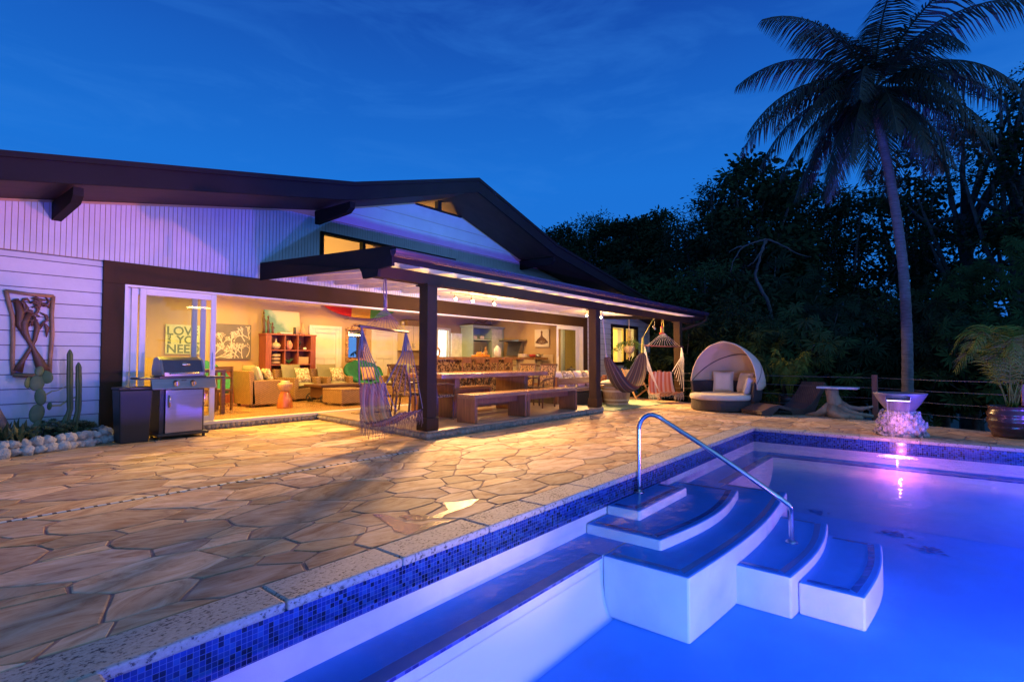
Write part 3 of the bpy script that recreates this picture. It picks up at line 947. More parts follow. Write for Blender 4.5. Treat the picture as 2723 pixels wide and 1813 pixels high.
# right wall with bedroom window
rs = MB(); z = 0.0
WX0, WX1, WZ0, WZ1 = 18.5, 20.78, 1.10, 2.58
while z < 3.02:
    z1 = min(z + 0.205, 3.05)
    segs = [(16.6, 21.9)] if z1 < WZ0 or z > WZ1 else [(16.6, WX0), (WX1, 21.9)]
    for xa, xb in segs:
        rs.add([(xa, YW - .022, z), (xb, YW - .022, z), (xb, YW - .004, z1 - .012), (xa, YW - .004, z1 - .012), (xb, YW, z1 - .012), (xa, YW, z1 - .012), (xa, YW, z), (xb, YW, z)],
               [(0, 1, 2, 3), (3, 2, 4, 5), (0, 6, 7, 1), (1, 7, 4, 2)])
    z = z1
H(rs, 'lap_siding', m_siding)
wb = MB(); wb.box(16.6, WX0, YW, YW + .14, 0, 3.05); wb.box(WX1, 21.9, YW, YW + .14, 0, 3.05); wb.box(WX0, WX1, YW, YW + .14, 0, WZ0); wb.box(WX0, WX1, YW, YW + .14, WZ1, 3.05)
H(wb, 'wall', m_dark)
H(MB().box(21.9, 22.02, YW - .03, YW + 9, 0, 3.0), 'end_wall', m_siding)
bw = MB()
for a in ((WX0 - .05, WX0 + .07, WZ0 - .06, WZ1 + .06), (WX1 - .07, WX1 + .05, WZ0 - .06, WZ1 + .06), (WX0 + .07, WX1 - .07, WZ0 - .06, WZ0 + .05), (WX0 + .07, WX1 - .07, WZ1 - .05, WZ1 + .06), (19.58, 19.68, WZ0 + .05, WZ1 - .05)):
    bw.box(a[0], a[1], YW - .05, YW + .02, a[2], a[3])
w2 = H(bw, 'window', m_fascia)
H(pane(WX0 + .07, WX1 - .07, YW - .005, WZ0 + .05, WZ1 - .05), 'pane', m_glass, w2)
# interior shell
iw = MB()
iw.box(2.40, 2.55, YW + .17, 14.5, 0, 4.0)              # left wall
H(iw, 'interior_wall', m_intwall)
iw = MB()
def wallseg(xa, xb, z0, z1): iw.box(xa, xb, 14.5, 14.62, z0, z1)
# back wall with two doorways cut only for the lit nook (13.2-13.95)
for a, b_ in ((2.4, 13.25), (13.95, 16.55)):
    xs_ = [a] + [x_ for x_ in (5.76, 9.27, 12.65) if a < x_ < b_] + [b_]
    for p, q in zip(xs_, xs_[1:]):
        vs = [(p, 14.5, 0), (q, 14.5, 0), (q, 14.5, soff(q) + .04), (p, 14.5, soff(p) + .04)]
        vs += [(x_, y_ + .12, z_) for x_, y_, z_ in vs]
        iw.add(vs, [(0, 1, 2, 3), (7, 6, 5, 4), (0, 3, 7, 4), (1, 5, 6, 2), (0, 4, 5, 1), (3, 2, 6, 7)])
wallseg(13.25, 13.95, 2.35, 4.1)
H(iw, 'interior_wall', m_intwall)
H(MB().box(16.45, 16.57, YW + .17, 14.5, 0, 3.9), 'interior_wall', m_intwall)
# nook behind the doorway
m_nook = mat('pale_blue_wall', (0.62, 0.72, 0.72), rough=0.7, var=0.04)
nk = MB(); nk.box(12.6, 15.4, 16.6, 16.7, 0, 2.8); nk.box(12.5, 12.6, 14.63, 16.6, 0, 2.8); nk.box(15.4, 15.5, 14.63, 16.6, 0, 2.8); nk.box(12.6, 15.4, 14.63, 16.6, 2.7, 2.8)
H(nk, 'interior_wall', m_nook)
# floors
H(MB().box(2.45, 16.5, YW + .10, 17.0, 0.0, FL), 'wood_floor', m_floor)
# bedroom behind the window
m_curtain = mat('cream_curtain', (0.70, 0.58, 0.30), rough=0.8, var=0.06)
_t = m_curtain.node_tree; _b = _t.nodes['Principled BSDF']; _tr = _t.nodes.new('ShaderNodeBsdfTranslucent'); _tr.inputs[0].default_value = (.8, .62, .28, 1); _mx = _t.nodes.new('ShaderNodeMixShader'); _mx.inputs[0].default_value = .55
_o = [n for n in _t.nodes if n.bl_idname == 'ShaderNodeOutputMaterial'][0]; _t.links.new(_b.outputs[0], _mx.inputs[1]); _t.links.new(_tr.outputs[0], _mx.inputs[2]); _t.links.new(_mx.outputs[0], _o.inputs[0])
bd = MB(); bd.box(16.7, 21.8, 12.4, 12.5, 0, 3.0); bd.box(16.7, 21.8, 10.3, 12.4, 2.9, 3.0); bd.box(16.62, 16.7, 10.15, 12.5, 0, 3.0)
H(bd, 'interior_wall', m_intwall)
cu = MB()
for (xa, xb) in ((18.52, 19.55), (19.9, 20.76)):
    n = 40
    cu.grid(lambda u, v, xa=xa, xb=xb: (xa + (xb - xa) * u, YW + .26 + .035 * math.sin(u * 40), 0.9 + 1.62 * v), n, 1)
H(cu, 'curtain', m_curtain, w2, smooth=True)
H(MB().tube([(18.45, YW + .26, 2.50), (20.8, YW + .26, 2.50)], .014), 'curtain_rod', m_dark, w2)
lamp('POINT', 'bedroom_lamp', (19.6, 11.3, 2.0), 320, (1, .66, .22), .15)

# ---- porch --------------------------------------------------------
PX0, PX1, PYF = 4.47, 16.75, 5.72
def pz(y, top=True):            # top of porch roof along y
    return (2.745 + (3.04 - 2.745) * (y - PYF) / (YW - PYF)) - (0 if top else 0.07)
pr_ = MB()
vs = [(PX0, PYF, pz(PYF)), (PX1, PYF, pz(PYF)), (PX1, YW - .02, pz(YW)), (PX0 + .2, YW - .02, pz(YW))]
vs += [(x_, y_, z_ - .035) for x_, y_, z_ in vs]
pr_.add(vs, [(0, 1, 2, 3), (7, 6, 5, 4), (0, 4, 5, 1), (1, 5, 6, 2), (2, 6, 7, 3), (3, 7, 4, 0)])
porch = H(pr_, 'porch_roof', m_roof)
cl = MB()
vs = [(PX0 + .05, PYF + .03, pz(PYF) - .04), (PX1 - .05, PYF + .03, pz(PYF) - .04), (PX1 - .05, YW - .065, pz(YW) - .04), (PX0 + .25, YW - .065, pz(YW) - .04)]
vs += [(x_, y_, z_ - .02) for x_, y_, z_ in vs]
cl.add(vs, [(0, 1, 2, 3), (7, 6, 5, 4), (0, 4, 5, 1), (1, 5, 6, 2), (2, 6, 7, 3), (3, 7, 4, 0)])
H(cl, 'ceiling_boards', m_white, porch)
x = 5.02
while x < PX1 - .2:
    mb = MB()
    za, zb = pz(PYF + .06) - .062, pz(YW - .07) - .062
    mb.add([(x - .03, PYF + .06, za), (x + .03, PYF + .06, za), (x + .03, YW - .065, zb), (x - .03, YW - .065, zb),
            (x - .03, PYF + .06, za - .13), (x + .03, PYF + .06, za - .13), (x + .03, YW - .065, zb - .15), (x - .03, YW - .065, zb - .15)],
           [(0, 1, 2, 3), (7, 6, 5, 4), (0, 4, 5, 1), (1, 5, 6, 2), (2, 6, 7, 3), (3, 7, 4, 0)])
    H(mb, 'rafter', m_white, porch)
    x += 0.61
# rake boards
rk = MB()
def rake(mb, x_):
    ya, yb = PYF - .02, YW - .065
    xa, xb = (PX0, PX0 + .2) if x_ < 9 else (PX1, PX1)
    P = [(xa, ya, pz(ya) + .03), (xb, yb, pz(yb) + .03), (xb, yb, pz(yb) - .30), (xa, ya + .75, pz(ya) - .20), (xa, ya + .70, pz(ya) - .26), (xa, ya + .66, pz(ya) - .36), (xa, ya + .32, pz(ya) - .36), (xa, ya + .30, pz(ya) - .26), (xa, ya, pz(ya) - .24)]
    n = len(P)
    Q = [(p[0] - .045, p[1], p[2]) for p in P]
    mb.add(P + Q, [tuple(range(n)), tuple(range(2 * n - 1, n - 1, -1))] + [(i, n + i, n + (i + 1) % n, (i + 1) % n) for i in range(n)])
rake(rk, 0)
H(rk, 'rake_board', m_fascia, porch)
rk = MB(); rake(rk, 20); H(rk, 'rake_board', m_fascia, porch)
H(MB().box(PX0, PX1 - .05, PYF - .0, PYF + .035, pz(PYF) - .185, pz(PYF) - .05), 'front_fascia', m_fascia, porch)
# gutter, half round
m_gut = mat('gutter_metal', (0.045, 0.026, 0.05), rough=0.22, var=0.08, metal=0.0, spec=0.9, coat=0.3)
prof = []
for k in range(13):
    a = PI * k / 12
    prof.append((PYF - .075 + .068 * math.cos(a), pz(PYF) - .03 - .10 * math.sin(a)))
prof2 = [(y_, z_) for y_, z_ in reversed([(PYF - .075 + .062 * math.cos(PI * k / 12), pz(PYF) - .028 - .094 * math.sin(PI * k / 12)) for k in range(13)])]
gt = MB().prism_x(prof + prof2, PX0 - .05, PX1 + .02)
g_ = H(gt, 'gutter', m_gut, smooth=False)
H(MB().prism_x(prof, PX0 - .07, PX0 - .05), 'gutter_cap', m_gut, g_)
dn = MB().tube([(PX1 - .08, PYF - .07, pz(PYF) - .12), (PX1 - .08, PYF - .06, pz(PYF) - .26), (PX1 - .2, PYF + .05, pz(PYF) - .36), (15.75, 6.12, 2.14)], .045, 10)
H(dn, 'downspout', m_brown, g_, smooth=True)
# beam and posts
m_fill_strip = mat('fill_strip_glow', (1, .9, .7), emis=(1.0, .72, .32), estr=3)
H(MB().box(PX0 + .0, 16.6, 6.08, 6.26, 2.395, 2.56), 'porch_beam', m_brown, bevel=.006)
H(MB().box(4.7, 16.2, 6.262, 6.285, 2.46, 2.50), 'fill_strip', m_fill_strip)  # added strip, hidden behind the beam, to brighten the porch ceiling
lamp('AREA', 'fill_strip_lamp', (10.4, 6.31, 2.47), 110, (1.0, .60, .25), (11.4, .04), target=(10.4, 7.4, 3.0))  # added fill light for the porch ceiling
for k, (px_, zb) in enumerate(((5.50, FL), (10.62, FL), (15.66, 0.0))):
    p_ = H(MB().box(px_ - .10, px_ + .10, 6.07, 6.27, zb, 2.394), 'porch_post', m_brown, bevel=.008)
    H(MB().box(px_ - .125, px_ + .125, 6.045, 6.295, zb + .002, zb + .20), 'post_base', m_brown, p_, bevel=.012)
    H(MB().box(px_ - .14, px_ + .16, 6.03, 6.31, 2.372, 2.393), 'post_cap', m_brown, p_)
# porch floor platform
def quadprism(poly, z0, z1): return MB().prism(poly, z0, z1)
plat = quadprism([(5.385, 6.03), (10.80, 6.03), (10.80, 9.91), (5.84, 9.91)], FL - .03, FL)
struct(plat.build('patio_floor', m_patio, bevel=.01))
m_coralwall = mat('coral_rubble', (0.30, 0.27, 0.24), rough=0.9, var=0.3, scale=14, bump=1.0, bscale=22)
# rubble kerb faces: embedded stones
kb = MB()
rk_ = random.Random(5)
def rubble(p, q, z0, z1, nrm, size=.11):
    L = math.hypot(q[0] - p[0], q[1] - p[1]); n = int(L / (size * .8))
    for i in range(n):
        f = (i + .5) / n
        x_, y_ = p[0] + (q[0] - p[0]) * f, p[1] + (q[1] - p[1]) * f
        r_ = size * rk_.uniform(.38, .6)
        zc = (z0 + z1) / 2 + rk_.uniform(-.012, .012)
        kb.sphere((x_ - nrm[0] * r_ * .45, y_ - nrm[1] * r_ * .45, zc), r_, 10, 7, (1, 1, min(1, (z1 - z0) * .5 / r_)), .12, rk_.random())
for (p, q, nr) in (((5.40, 6.045), (10.8, 6.045), (0, -1)), ((5.40, 6.04), (5.85, 9.9), (-1, 0)), ((3.86, 9.93), (5.85, 9.93), (0, -1)), ((2.55, 9.93), (3.9, 9.93), (0, -1)), ((10.79, 6.05), (10.79, 9.9), (1, 0))):
    rubble(p, q, 0, FL - .03, nr)
kb.prism([(5.40, 6.05), (10.785, 6.05), (10.785, 9.92), (5.855, 9.92)], -.05, FL - .031)
kb.box(2.5, 5.85, 9.935, 10.1, -.05, FL - .036)
struct(kb.build('platform_kerb', m_coralwall, smooth=True))

# track lights under the porch roof
m_bulb = mat('lit_bulb', (1, .9, .7), emis=(1.0, .78, .42), estr=60)
m_chrome = mat('brushed_metal', (0.45, 0.42, 0.38), rough=0.25, metal=1.0, var=.05)
def track(x0, x1, bulbs, label, aims):
    y = 8.3; zc = pz(y) - .21
    tk = H(MB().bar((x0, y, zc), (x1, y, zc), .03, .025), 'track_light', m_chrome)
    for bx, (tx, ty, pw) in zip(bulbs, aims):
        mb = MB().tube([(bx, y, zc - .012), (bx, y - .01, zc - .07)], .008, 6)
        mb.tube([(bx, y, zc - .07), (bx - .01, y - .05, zc - .13)], [.02, .035], 10)
        H(mb, 'lamp_head', m_chrome, tk)
        H(MB().sphere((bx - .012, y - .062, zc - .145), .030, 12, 8), 'bulb', m_bulb, tk, smooth=True)
        lamp('POINT', 'track_bulb', (bx - .02, y - .10, zc - .20), 85, WARM2, .035)
        lamp('SPOT', 'track_spot', (bx - .02, y - .12, zc - .20), pw, WARM2, .10, target=(tx, ty, 0), spot=R(115), blend=.9)
track(8.05, 9.6, (8.16, 8.71, 9.46), '', ((0.5, 2.5, 1450), (2.5, 2.0, 1200), (7.0, 3.2, 450)))
track(13.6, 14.9, (13.73, 14.6), '', ((11.0, 3.4, 850), (13.3, 4.0, 1400)))
# soft light from the ceiling of the living room: recessed cans
m_can = mat('can_glow', (1, .9, .7), emis=(1.0, .72, .32), estr=14)
def can(x, y, z, power, col, r=.07):
    mb = MB().lathe([(r, 0), (r, -.012)], 16, (x, y, z))
    H(mb, 'ceiling_light', m_can)
    lamp('SPOT', 'can_lamp', (x, y, z - .05), power, col, .10, target=(x, y, 0), spot=R(165), blend=.8)
AMB = (1.0, 0.53, 0.12)
for (x, y, p, c) in ((3.4, 11.6, 300, (1.0, 0.55, 0.06)), (5.2, 11.3, 150, AMB), (7.2, 12.4, 130, WARM), (9.6, 12.3, 120, WARM), (11.8, 11.9, 120, WARM2), (13.6, 12.3, 120, WARM2), (15.3, 12.2, 110, WARM2), (5.4, 13.5, 60, AMB), (8.6, 13.6, 60, WARM)):
    can(x, y, min(soff(x) - .02, 3.1), p * (4.2 if x < 6 and y < 12 else 2.6 if x < 6 else 1.25), c)
# tie beams that carry the cans
for y in (11.5, 12.35, 13.55):
    H(MB().box(2.6, 16.4, y - .08, y + .08, 3.11, 3.25), 'ceiling_beam', m_soffit)
lamp('POINT', 'loft_lamp', (8.9, 11.6, 4.2), 700, (1.0, .62, .18), .2)
lamp('POINT', 'loft_lamp', (5.8, 12.4, 3.5), 300, (1.0, .66, .12), .2)
lamp('POINT', 'nook_lamp', (13.9, 15.6, 2.4), 260, (0.92, 1.0, 0.98), .2)
# ================================================================== LIVING ROOM
m_wick = wicker('honey_wicker', (0.06, 0.028, 0.012), (0.36, 0.21, 0.09), 44)
m_wickd = wicker('dark_wicker', (0.018, 0.012, 0.012), (0.065, 0.040, 0.035), 60)
m_sage = mat('sage_cushion', (0.22, 0.21, 0.13), rough=0.85, var=.08, scale=6, bump=.1, bscale=90)
m_green = mat('green_cushion', (0.01, 0.14, 0.07), rough=0.8, var=.15, scale=5)
m_cream = mat('cream_fabric', (0.58, 0.50, 0.38), rough=0.85, var=.07, scale=5, bump=.1, bscale=80)
m_tanpil = mat('tan_pillow', (0.48, 0.28, 0.14), rough=0.85, var=.08, scale=5)
m_dkwood = wood('dark_wood', (0.06, 0.025, 0.012), (0.13, 0.06, 0.03), rough=.35, axis=0)
m_redwood = wood('red_wood', (0.17, 0.035, 0.018), (0.33, 0.085, 0.04), rough=.35, axis=2)
m_slab = wood('slab_wood', (0.22, 0.10, 0.045), (0.42, 0.22, 0.10), rough=.2, axis=0, scale=2.2, coat=.3)
m_slabz = wood('upright_wood', (0.16, 0.06, 0.025), (0.30, 0.13, 0.06), rough=.35, axis=2, scale=2.2)
m_gilt = mat('gilt', (0.40, 0.22, 0.10), rough=.35, metal=.5, var=.4, scale=20)
m_mirror = mat('mirror_glass', (0.8, 0.8, 0.8), rough=.02, metal=1.0, var=.0)
m_black = mat('black_metal', (0.02, 0.02, 0.022), rough=.35, var=.2)
m_rattan = mat('rattan', (0.50, 0.32, 0.13), rough=.4, var=.2, scale=8)
def patterned(name, c1, c2, sc=16):
    m = bpy.data.materials.new(name); m.use_nodes = True
    t = m.node_tree; b = t.nodes['Principled BSDF']; b.inputs['Roughness'].default_value = .85
    tc = t.nodes.new('ShaderNodeTexCoord'); n = t.nodes.new('ShaderNodeTexNoise'); n.inputs['Scale'].default_value = sc; n.inputs['Detail'].default_value = 1; n.inputs['Distortion'].default_value = 1.5
    t.links.new(tc.outputs['Object'], n.inputs[0])
    r = t.nodes.new('ShaderNodeValToRGB'); r.color_ramp.interpolation = 'CONSTANT'
    r.color_ramp.elements[0].color = (*c1, 1); r.color_ramp.elements[1].position = .5; r.color_ramp.elements[1].color = (*c2, 1)
    t.links.new(n.outputs[0], r.inputs[0]); t.links.new(r.outputs[0], b.inputs['Base Color'])
    return m
m_coralpat = patterned('coral_print', (0.60, 0.52, 0.36), (0.25, 0.17, 0.09), 17)

def wicker_chair(name, label, loc, rz, pillow=None, group=None):
    t = thing(name, label, 'armchair', loc, rz, group)
    # local: faces -y ; width x .86, depth .82
    mb = MB(); mb.box(-.30, .30, -.38, .30, .05, .34)
    mb.build('base', m_wick, t, bevel=.02)
    for s in (-1, 1):
        MB().box(s * .37 - .07, s * .37 + .07, -.40, .40, .05, .62).build('arm', m_wick, t, bevel=.02)
    MB().add([(-.44, .30, .06), (.44, .30, .06), (.44, .43, .06), (-.44, .43, .06), (-.44, .36, .84), (.44, .36, .84), (.44, .47, .84), (-.44, .47, .84)],
             [(3, 2, 1, 0), (4, 5, 6, 7), (0, 1, 5, 4), (1, 2, 6, 5), (2, 3, 7, 6), (3, 0, 4, 7)]).build('back', m_wick, t, bevel=.02)
    MB().cushion((0, -.06, .41), .60, .70, .16).build('seat_cushion', m_sage, t, smooth=True)
    MB().cushion((0, .24, .72), .64, .52, .18, rx=R(78)).build('back_cushion', m_sage, t, smooth=True)
    for s in (-1, 1):
        for q in (-1, 1):
            MB().box(s * .36 - .03, s * .36 + .03, q * .34 - .03, q * .34 + .03, 0, .05).build('foot', m_dkwood, t)
    return t
def pillow(label, loc, sx, sy, rz, m, rx=R(70), group=None, cat='pillow', sz=.15):
    o = MB().cushion((0, 0, 0), sx, sy, sz, rx=rx).build('throw_pillow', m, smooth=True)
    o.location = loc; o.rotation_euler = (0, 0, rz)
    return tag(o, label, cat, group)

wicker_chair('wicker_armchair', 'wicker armchair turned sideways in front of the coral painting', (5.93, 12.60, FL), R(90), group='wicker armchairs')
wicker_chair('wicker_armchair', 'wicker armchair with sage cushions in front of the red bookshelf', (7.38, 13.55, FL), R(12), group='wicker armchairs')
wicker_chair('wicker_armchair', 'wicker armchair with sage cushions in front of the panelled door', (8.42, 13.55, FL), R(4), group='wicker armchairs')
wicker_chair('wicker_armchair', 'wicker armchair partly behind the striped hammock chair', (10.15, 12.75, FL), R(-55), group='wicker armchairs')
pillow('square coral print pillow on the armchair before the bookshelf', (7.46, 13.42, FL + .68), .44, .42, R(8), m_coralpat, group='coral print pillows')
pillow('square coral print pillow on the armchair before the door', (8.50, 13.40, FL + .68), .44, .42, R(8), m_coralpat, group='coral print pillows')
pillow('pale pillow on the sideways wicker armchair', (5.92, 12.74, FL + .75), .44, .42, R(75), m_cream)
pillow('tan print pillow on the sideways wicker armchair', (6.10, 12.62, FL + .70), .40, .40, R(85), m_coralpat)
pillow('olive pillow on the armchair behind the hammock chair', (10.05, 12.72, FL + .68), .44, .42, R(-50), m_sage)

# papasan love seat and papasan chair
def papasan(label, loc, rz, wide):
    t = thing('papasan_chair', label, 'papasan chair', loc, rz)
    sx = wide / 2
    ring = MB().tube([(sx * math.cos(a), -.05 + .42 * math.sin(a) * .75, .62 + .36 * math.sin(a) * .9) for a in [2 * PI * k / 28 for k in range(29)]], .022, 8)
    ring.build('rim', m_rattan, t, smooth=True)
    rb = MB()
    for k in range(16):
        a = 2 * PI * k / 16
        p1 = Vector((sx * math.cos(a), -.05 + .32 * math.sin(a), .62 + .32 * math.sin(a)))
        rb.tube([p1, p1 * .75 + Vector((0, 0, .02)), (sx * .35 * math.cos(a), .12 * math.sin(a), .34)], .010, 6)
    rb.build('ribs', m_rattan, t, smooth=True)
    bs = MB()
    bs.tube([(sx * .5 * math.cos(a), .28 * math.sin(a), .33) for a in [2 * PI * k / 20 for k in range(21)]], .018, 6)
    bs.tube([(sx * .62 * math.cos(a), .33 * math.sin(a), .02) for a in [2 * PI * k / 20 for k in range(21)]], .018, 6)
    for k in range(8):
        a = 2 * PI * k / 8
        bs.tube([(sx * .5 * math.cos(a), .28 * math.sin(a), .33), (sx * .45 * math.cos(a), .25 * math.sin(a), .17), (sx * .62 * math.cos(a), .33 * math.sin(a), .02)], .014, 6)
    bs.build('base', m_rattan, t, smooth=True)
    def cf(u, v):
        a = 2 * PI * u; r = v
        puff = .035 * abs(math.sin(6 * a)) * r
        return (sx * .97 * r * math.cos(a), -.05 + .33 * r * math.sin(a), .62 + .33 * r * math.sin(a) - .26 * (1 - r * r) + .09 + puff)
    MB().grid(cf, 72, 8).build('cushion', m_green, t, smooth=True, solid=.10)
    return t
papasan('round double papasan seat with tufted dark green cushion', (9.62, 13.75, FL), R(0), 1.35)
papasan('rattan papasan chair with green cushion behind the grill', (5.05, 13.15, FL), R(35), 1.0)
pillow('tan orange pillow on the green papasan seat', (9.66, 13.55, FL + .68), .46, .42, R(-6), m_tanpil)

# drum table
t = thing('drum_table', 'hourglass wooden drum table with copper glaze', 'side table', (6.0, 11.56, FL))
m_copper = mat('glazed_drum', (0.33, 0.075, 0.02), rough=.18, var=.35, scale=5, col2=(0.48, 0.16, 0.04), coat=.5)
MB().lathe([(.0, .0), (.17, .0), (.172, .02), (.155, .18), (.105, .345), (.10, .36), (.085, .375)], 28).build('base', m_copper, t, smooth=True)
MB().lathe([(.085, .375), (.11, .40), (.155, .47), (.165, .53), (.16, .56), (.12, .57)], 28).build('bowl', wood('bowl_wood', (.35, .2, .1), (.5, .33, .18), axis=2), t, smooth=True)
o = MB().lathe([(.10, 0), (.10, .035), (.07, .04), (.05, .02)], 20).build('candle_dish', mat('pale_wax', (.75, .62, .35), rough=.4)); o.location = (6.0, 11.56, FL + .575)
tag(o, 'pale shallow candle dish on the drum table', 'dish')
# ottoman
t = thing('ottoman', 'low square wicker ottoman near the threshold', 'ottoman', (7.42, 11.32, FL))
MB().box(-.38, .38, -.42, .42, .05, .36).build('body', m_wick, t, bevel=.02)
MB().box(-.385, .385, -.425, .425, .361, .40).build('top', m_wick, t, bevel=.015)
for s in (-1, 1):
    for q in (-1, 1):
        MB().box(s * .33 - .03, s * .33 + .03, q * .36 - .03, q * .36 + .03, 0, .05).build('foot', m_dkwood, t)
# cart coffee table
t = thing('coffee_table', 'dark wooden cart coffee table on black iron wheels', 'coffee table', (7.9, 12.45, FL))
MB().box(-.72, .72, -.42, .42, .40, .46).build('top', m_dkwood, t, bevel=.008)
mb = MB(); mb.box(-.60, .60, -.30, -.24, .12, .39); mb.box(-.60, .60, .24, .30, .12, .39); mb.box(-.60, -.52, -.24, .24, .12, .39); mb.box(.52, .60, -.24, .24, .12, .39)
mb.build('frame', m_dkwood, t)
for x_ in (-.58, .58):
    for y_ in (-.34, .34):
        w = MB()
        w.tube([(x_ + .105 * math.cos(a), y_, .11 + .105 * math.sin(a)) for a in [2 * PI * k / 20 for k in range(21)]], .018, 6)
        for k in range(5):
            a = 2 * PI * k / 5
            w.tube([(x_, y_, .11), (x_ + .1 * math.cos(a), y_, .11 + .1 * math.sin(a))], .010, 5)
        w.tube([(x_, y_ - .03, .11), (x_, y_ + .03, .11)], .025, 10)
        w.build('wheel', m_black, t, smooth=True)
# dark desk and chair on the far left
t = thing('dark_table', 'tall dark wood table just behind the sliding door', 'table', (4.25, 11.55, FL))
MB().box(-.75, .32, -.35, .35, .84, .90).build('top', m_dkwood, t, bevel=.006)
for x_ in (-.70, .28):
    for y_ in (-.30, .30):
        MB().box(x_ - .035, x_ + .035, y_ - .035, y_ + .035, 0, .839).build('leg', m_dkwood, t)
t = thing('wooden_chair', 'dark wooden chair behind the tall table at the left', 'chair', (4.75, 12.1, FL), R(200))
MB().box(-.22, .22, -.22, .22, .42, .46).build('seat', m_dkwood, t)
for x_ in (-.2, .2):
    MB().box(x_ - .02, x_ + .02, .18, .22, 0, .95).build('rear_leg', m_dkwood, t)
    MB().box(x_ - .02, x_ + .02, -.22, -.18, 0, .42).build('leg', m_dkwood, t)
mb = MB(); mb.box(-.2, .2, .185, .205, .84, .95); mb.box(-.2, .2, .185, .205, .68, .73); mb.build('backrest', m_dkwood, t)
t = thing('wooden_chest', 'reddish wooden chest low against the back wall', 'chest', (6.0, 14.2, FL))
MB().box(-.33, .33, -.2, .2, .0, .78).build('body', m_redwood, t, bevel=.01)
MB().box(-.36, .36, -.22, .22, .782, .82).build('lid', m_redwood, t, bevel=.008)

# bookshelf
BX0, BX1, BY0, BY1, BZT = 6.72, 8.18, 14.02, 14.42, 1.95
t = thing('bookshelf', 'red wood cube bookshelf full of vases and baskets', 'bookshelf', (7.45, 14.22, FL))
def L(mb, nm, m, **k): return mb.build(nm, m, t, world=True, **k)
for x_ in (BX0 + .08, BX1 - .08): L(MB().box(x_ - .08, x_ + .08, BY0, BY1, FL, BZT - .045), 'side_panel', m_redwood, bevel=.006)
L(MB().box(BX0 - .02, BX1 + .02, BY0 - .01, BY1, BZT - .044, BZT), 'top', m_redwood, bevel=.006)
L(MB().box(BX0 + .16, BX1 - .16, BY1 - .02, BY1, FL, BZT - .046), 'back_panel', m_redwood)
cw = (BX1 - BX0 - .32) / 3
for k in (1, 2): L(MB().box(BX0 + .16 + cw * k - .018, BX0 + .16 + cw * k + .018, BY0 + .005, BY1 - .021, FL, BZT - .046), 'divider', m_redwood)
shz = [FL + .10, FL + .52, FL + .96, FL + 1.36]
for z_ in shz[:1] + shz[1:]: L(MB().box(BX0 + .161, BX1 - .161, BY0 + .002, BY1 - .021, z_ - .017, z_ + .017), 'shelf', m_redwood)
def cell(i, j): return (BX0 + .16 + cw * (i + .5), 14.18, shz[j] + .018)
m_cer = mat('cream_ceramic', (.5, .38, .24), rough=.35, var=.3, scale=8)
def small(name, label, cat, mb, m, loc, smooth=True, group=None):
    o = mb.build(name, m, smooth=smooth); o.location = loc
    return tag(o, label, cat, group)
small('vase', 'round ceramic vase with a narrow neck in the bookshelf', 'vase', MB().lathe([(.05, 0), (.11, .05), (.13, .11), (.10, .17), (.035, .20), (.025, .27), (.035, .30)], 24), m_cer, cell(0, 3))
small('salt_lamp', 'pink rock crystal lamp in the middle of the bookshelf', 'lamp', MB().sphere((0, 0, .13), .12, 9, 7, (.75, .75, 1.1), .12, 3), mat('pink_salt', (.7, .28, .18), rough=.5), cell(1, 3), smooth=False)
small('shell_bowl', 'small white shell in the top right cube of the bookshelf', 'shell', MB().sphere((0, 0, .04), .05, 10, 6, (1.2, .8, .8), .1, 1), mat('shell_white', (.8, .72, .6), rough=.3), (cell(2, 3)[0] + .08, 14.15, cell(2, 3)[2]))
small('candle_holder', 'dark stemmed candle holder in the top right cube', 'candle holder', MB().lathe([(.04, 0), (.01, .02), (.01, .12), (.045, .17), (.045, .24), (.02, .25)], 16), m_black, (cell(2, 3)[0] - .07, 14.18, cell(2, 3)[2]))
bsk = MB().lathe([(.11, 0), (.125, .03), (.125, .27), (.12, .29)], 24)
m_bsk = bpy.data.materials.new('banded_basket'); m_bsk.use_nodes = True
_t = m_bsk.node_tree; _b = _t.nodes['Principled BSDF']; _tc = _t.nodes.new('ShaderNodeTexCoord'); _w = _t.nodes.new('ShaderNodeTexWave'); _w.bands_direction = 'Z'; _w.inputs['Scale'].default_value = 3.2
_r = _t.nodes.new('ShaderNodeValToRGB'); _r.color_ramp.elements[0].color = (.05, .03, .02, 1); _r.color_ramp.elements[0].position = .4; _r.color_ramp.elements[1].color = (.5, .33, .18, 1); _r.color_ramp.elements[1].position = .5
_t.links.new(_tc.outputs['Object'], _w.inputs[0]); _t.links.new(_w.outputs[0], _r.inputs[0]); _t.links.new(_r.outputs[0], _b.inputs['Base Color'])
small('woven_basket', 'round striped woven basket in the bookshelf', 'basket', bsk, m_bsk, cell(0, 2))
pl = MB()
for k in range(14):
    a = k * 2.4; pl.tube([(0, 0, 0), (.05 * math.cos(a), .05 * math.sin(a), .08), (.12 * math.cos(a), .12 * math.sin(a), .11 + .03 * (k % 3))], [.012, .012, .002], 4)
small('shelf_plant', 'small spiky green plant in the middle of the bookshelf', 'plant', pl, mat('leaf_bright', (.06, .22, .07), rough=.5), cell(1, 2))
small('wooden_box', 'plain pale wooden box with a handle slot in the bookshelf', 'box', MB().box(-.15, .15, -.12, .12, 0, .2), wood('crate_wood', (.4, .24, .1), (.55, .36, .18)), cell(2, 2), smooth=False)
for i in range(3):
    small('folded_towel', ['cream folded towels in the lower left cube', 'dark folded blanket in the lower middle cube', 'orange folded towels in the lower right cube'][i], 'towel',
          MB().cushion((0, 0, .05), .28, .26, .11).cushion((0, 0, .15), .27, .25, .11), [m_cream, m_dkwood, m_tanpil][i], cell(i, 1))
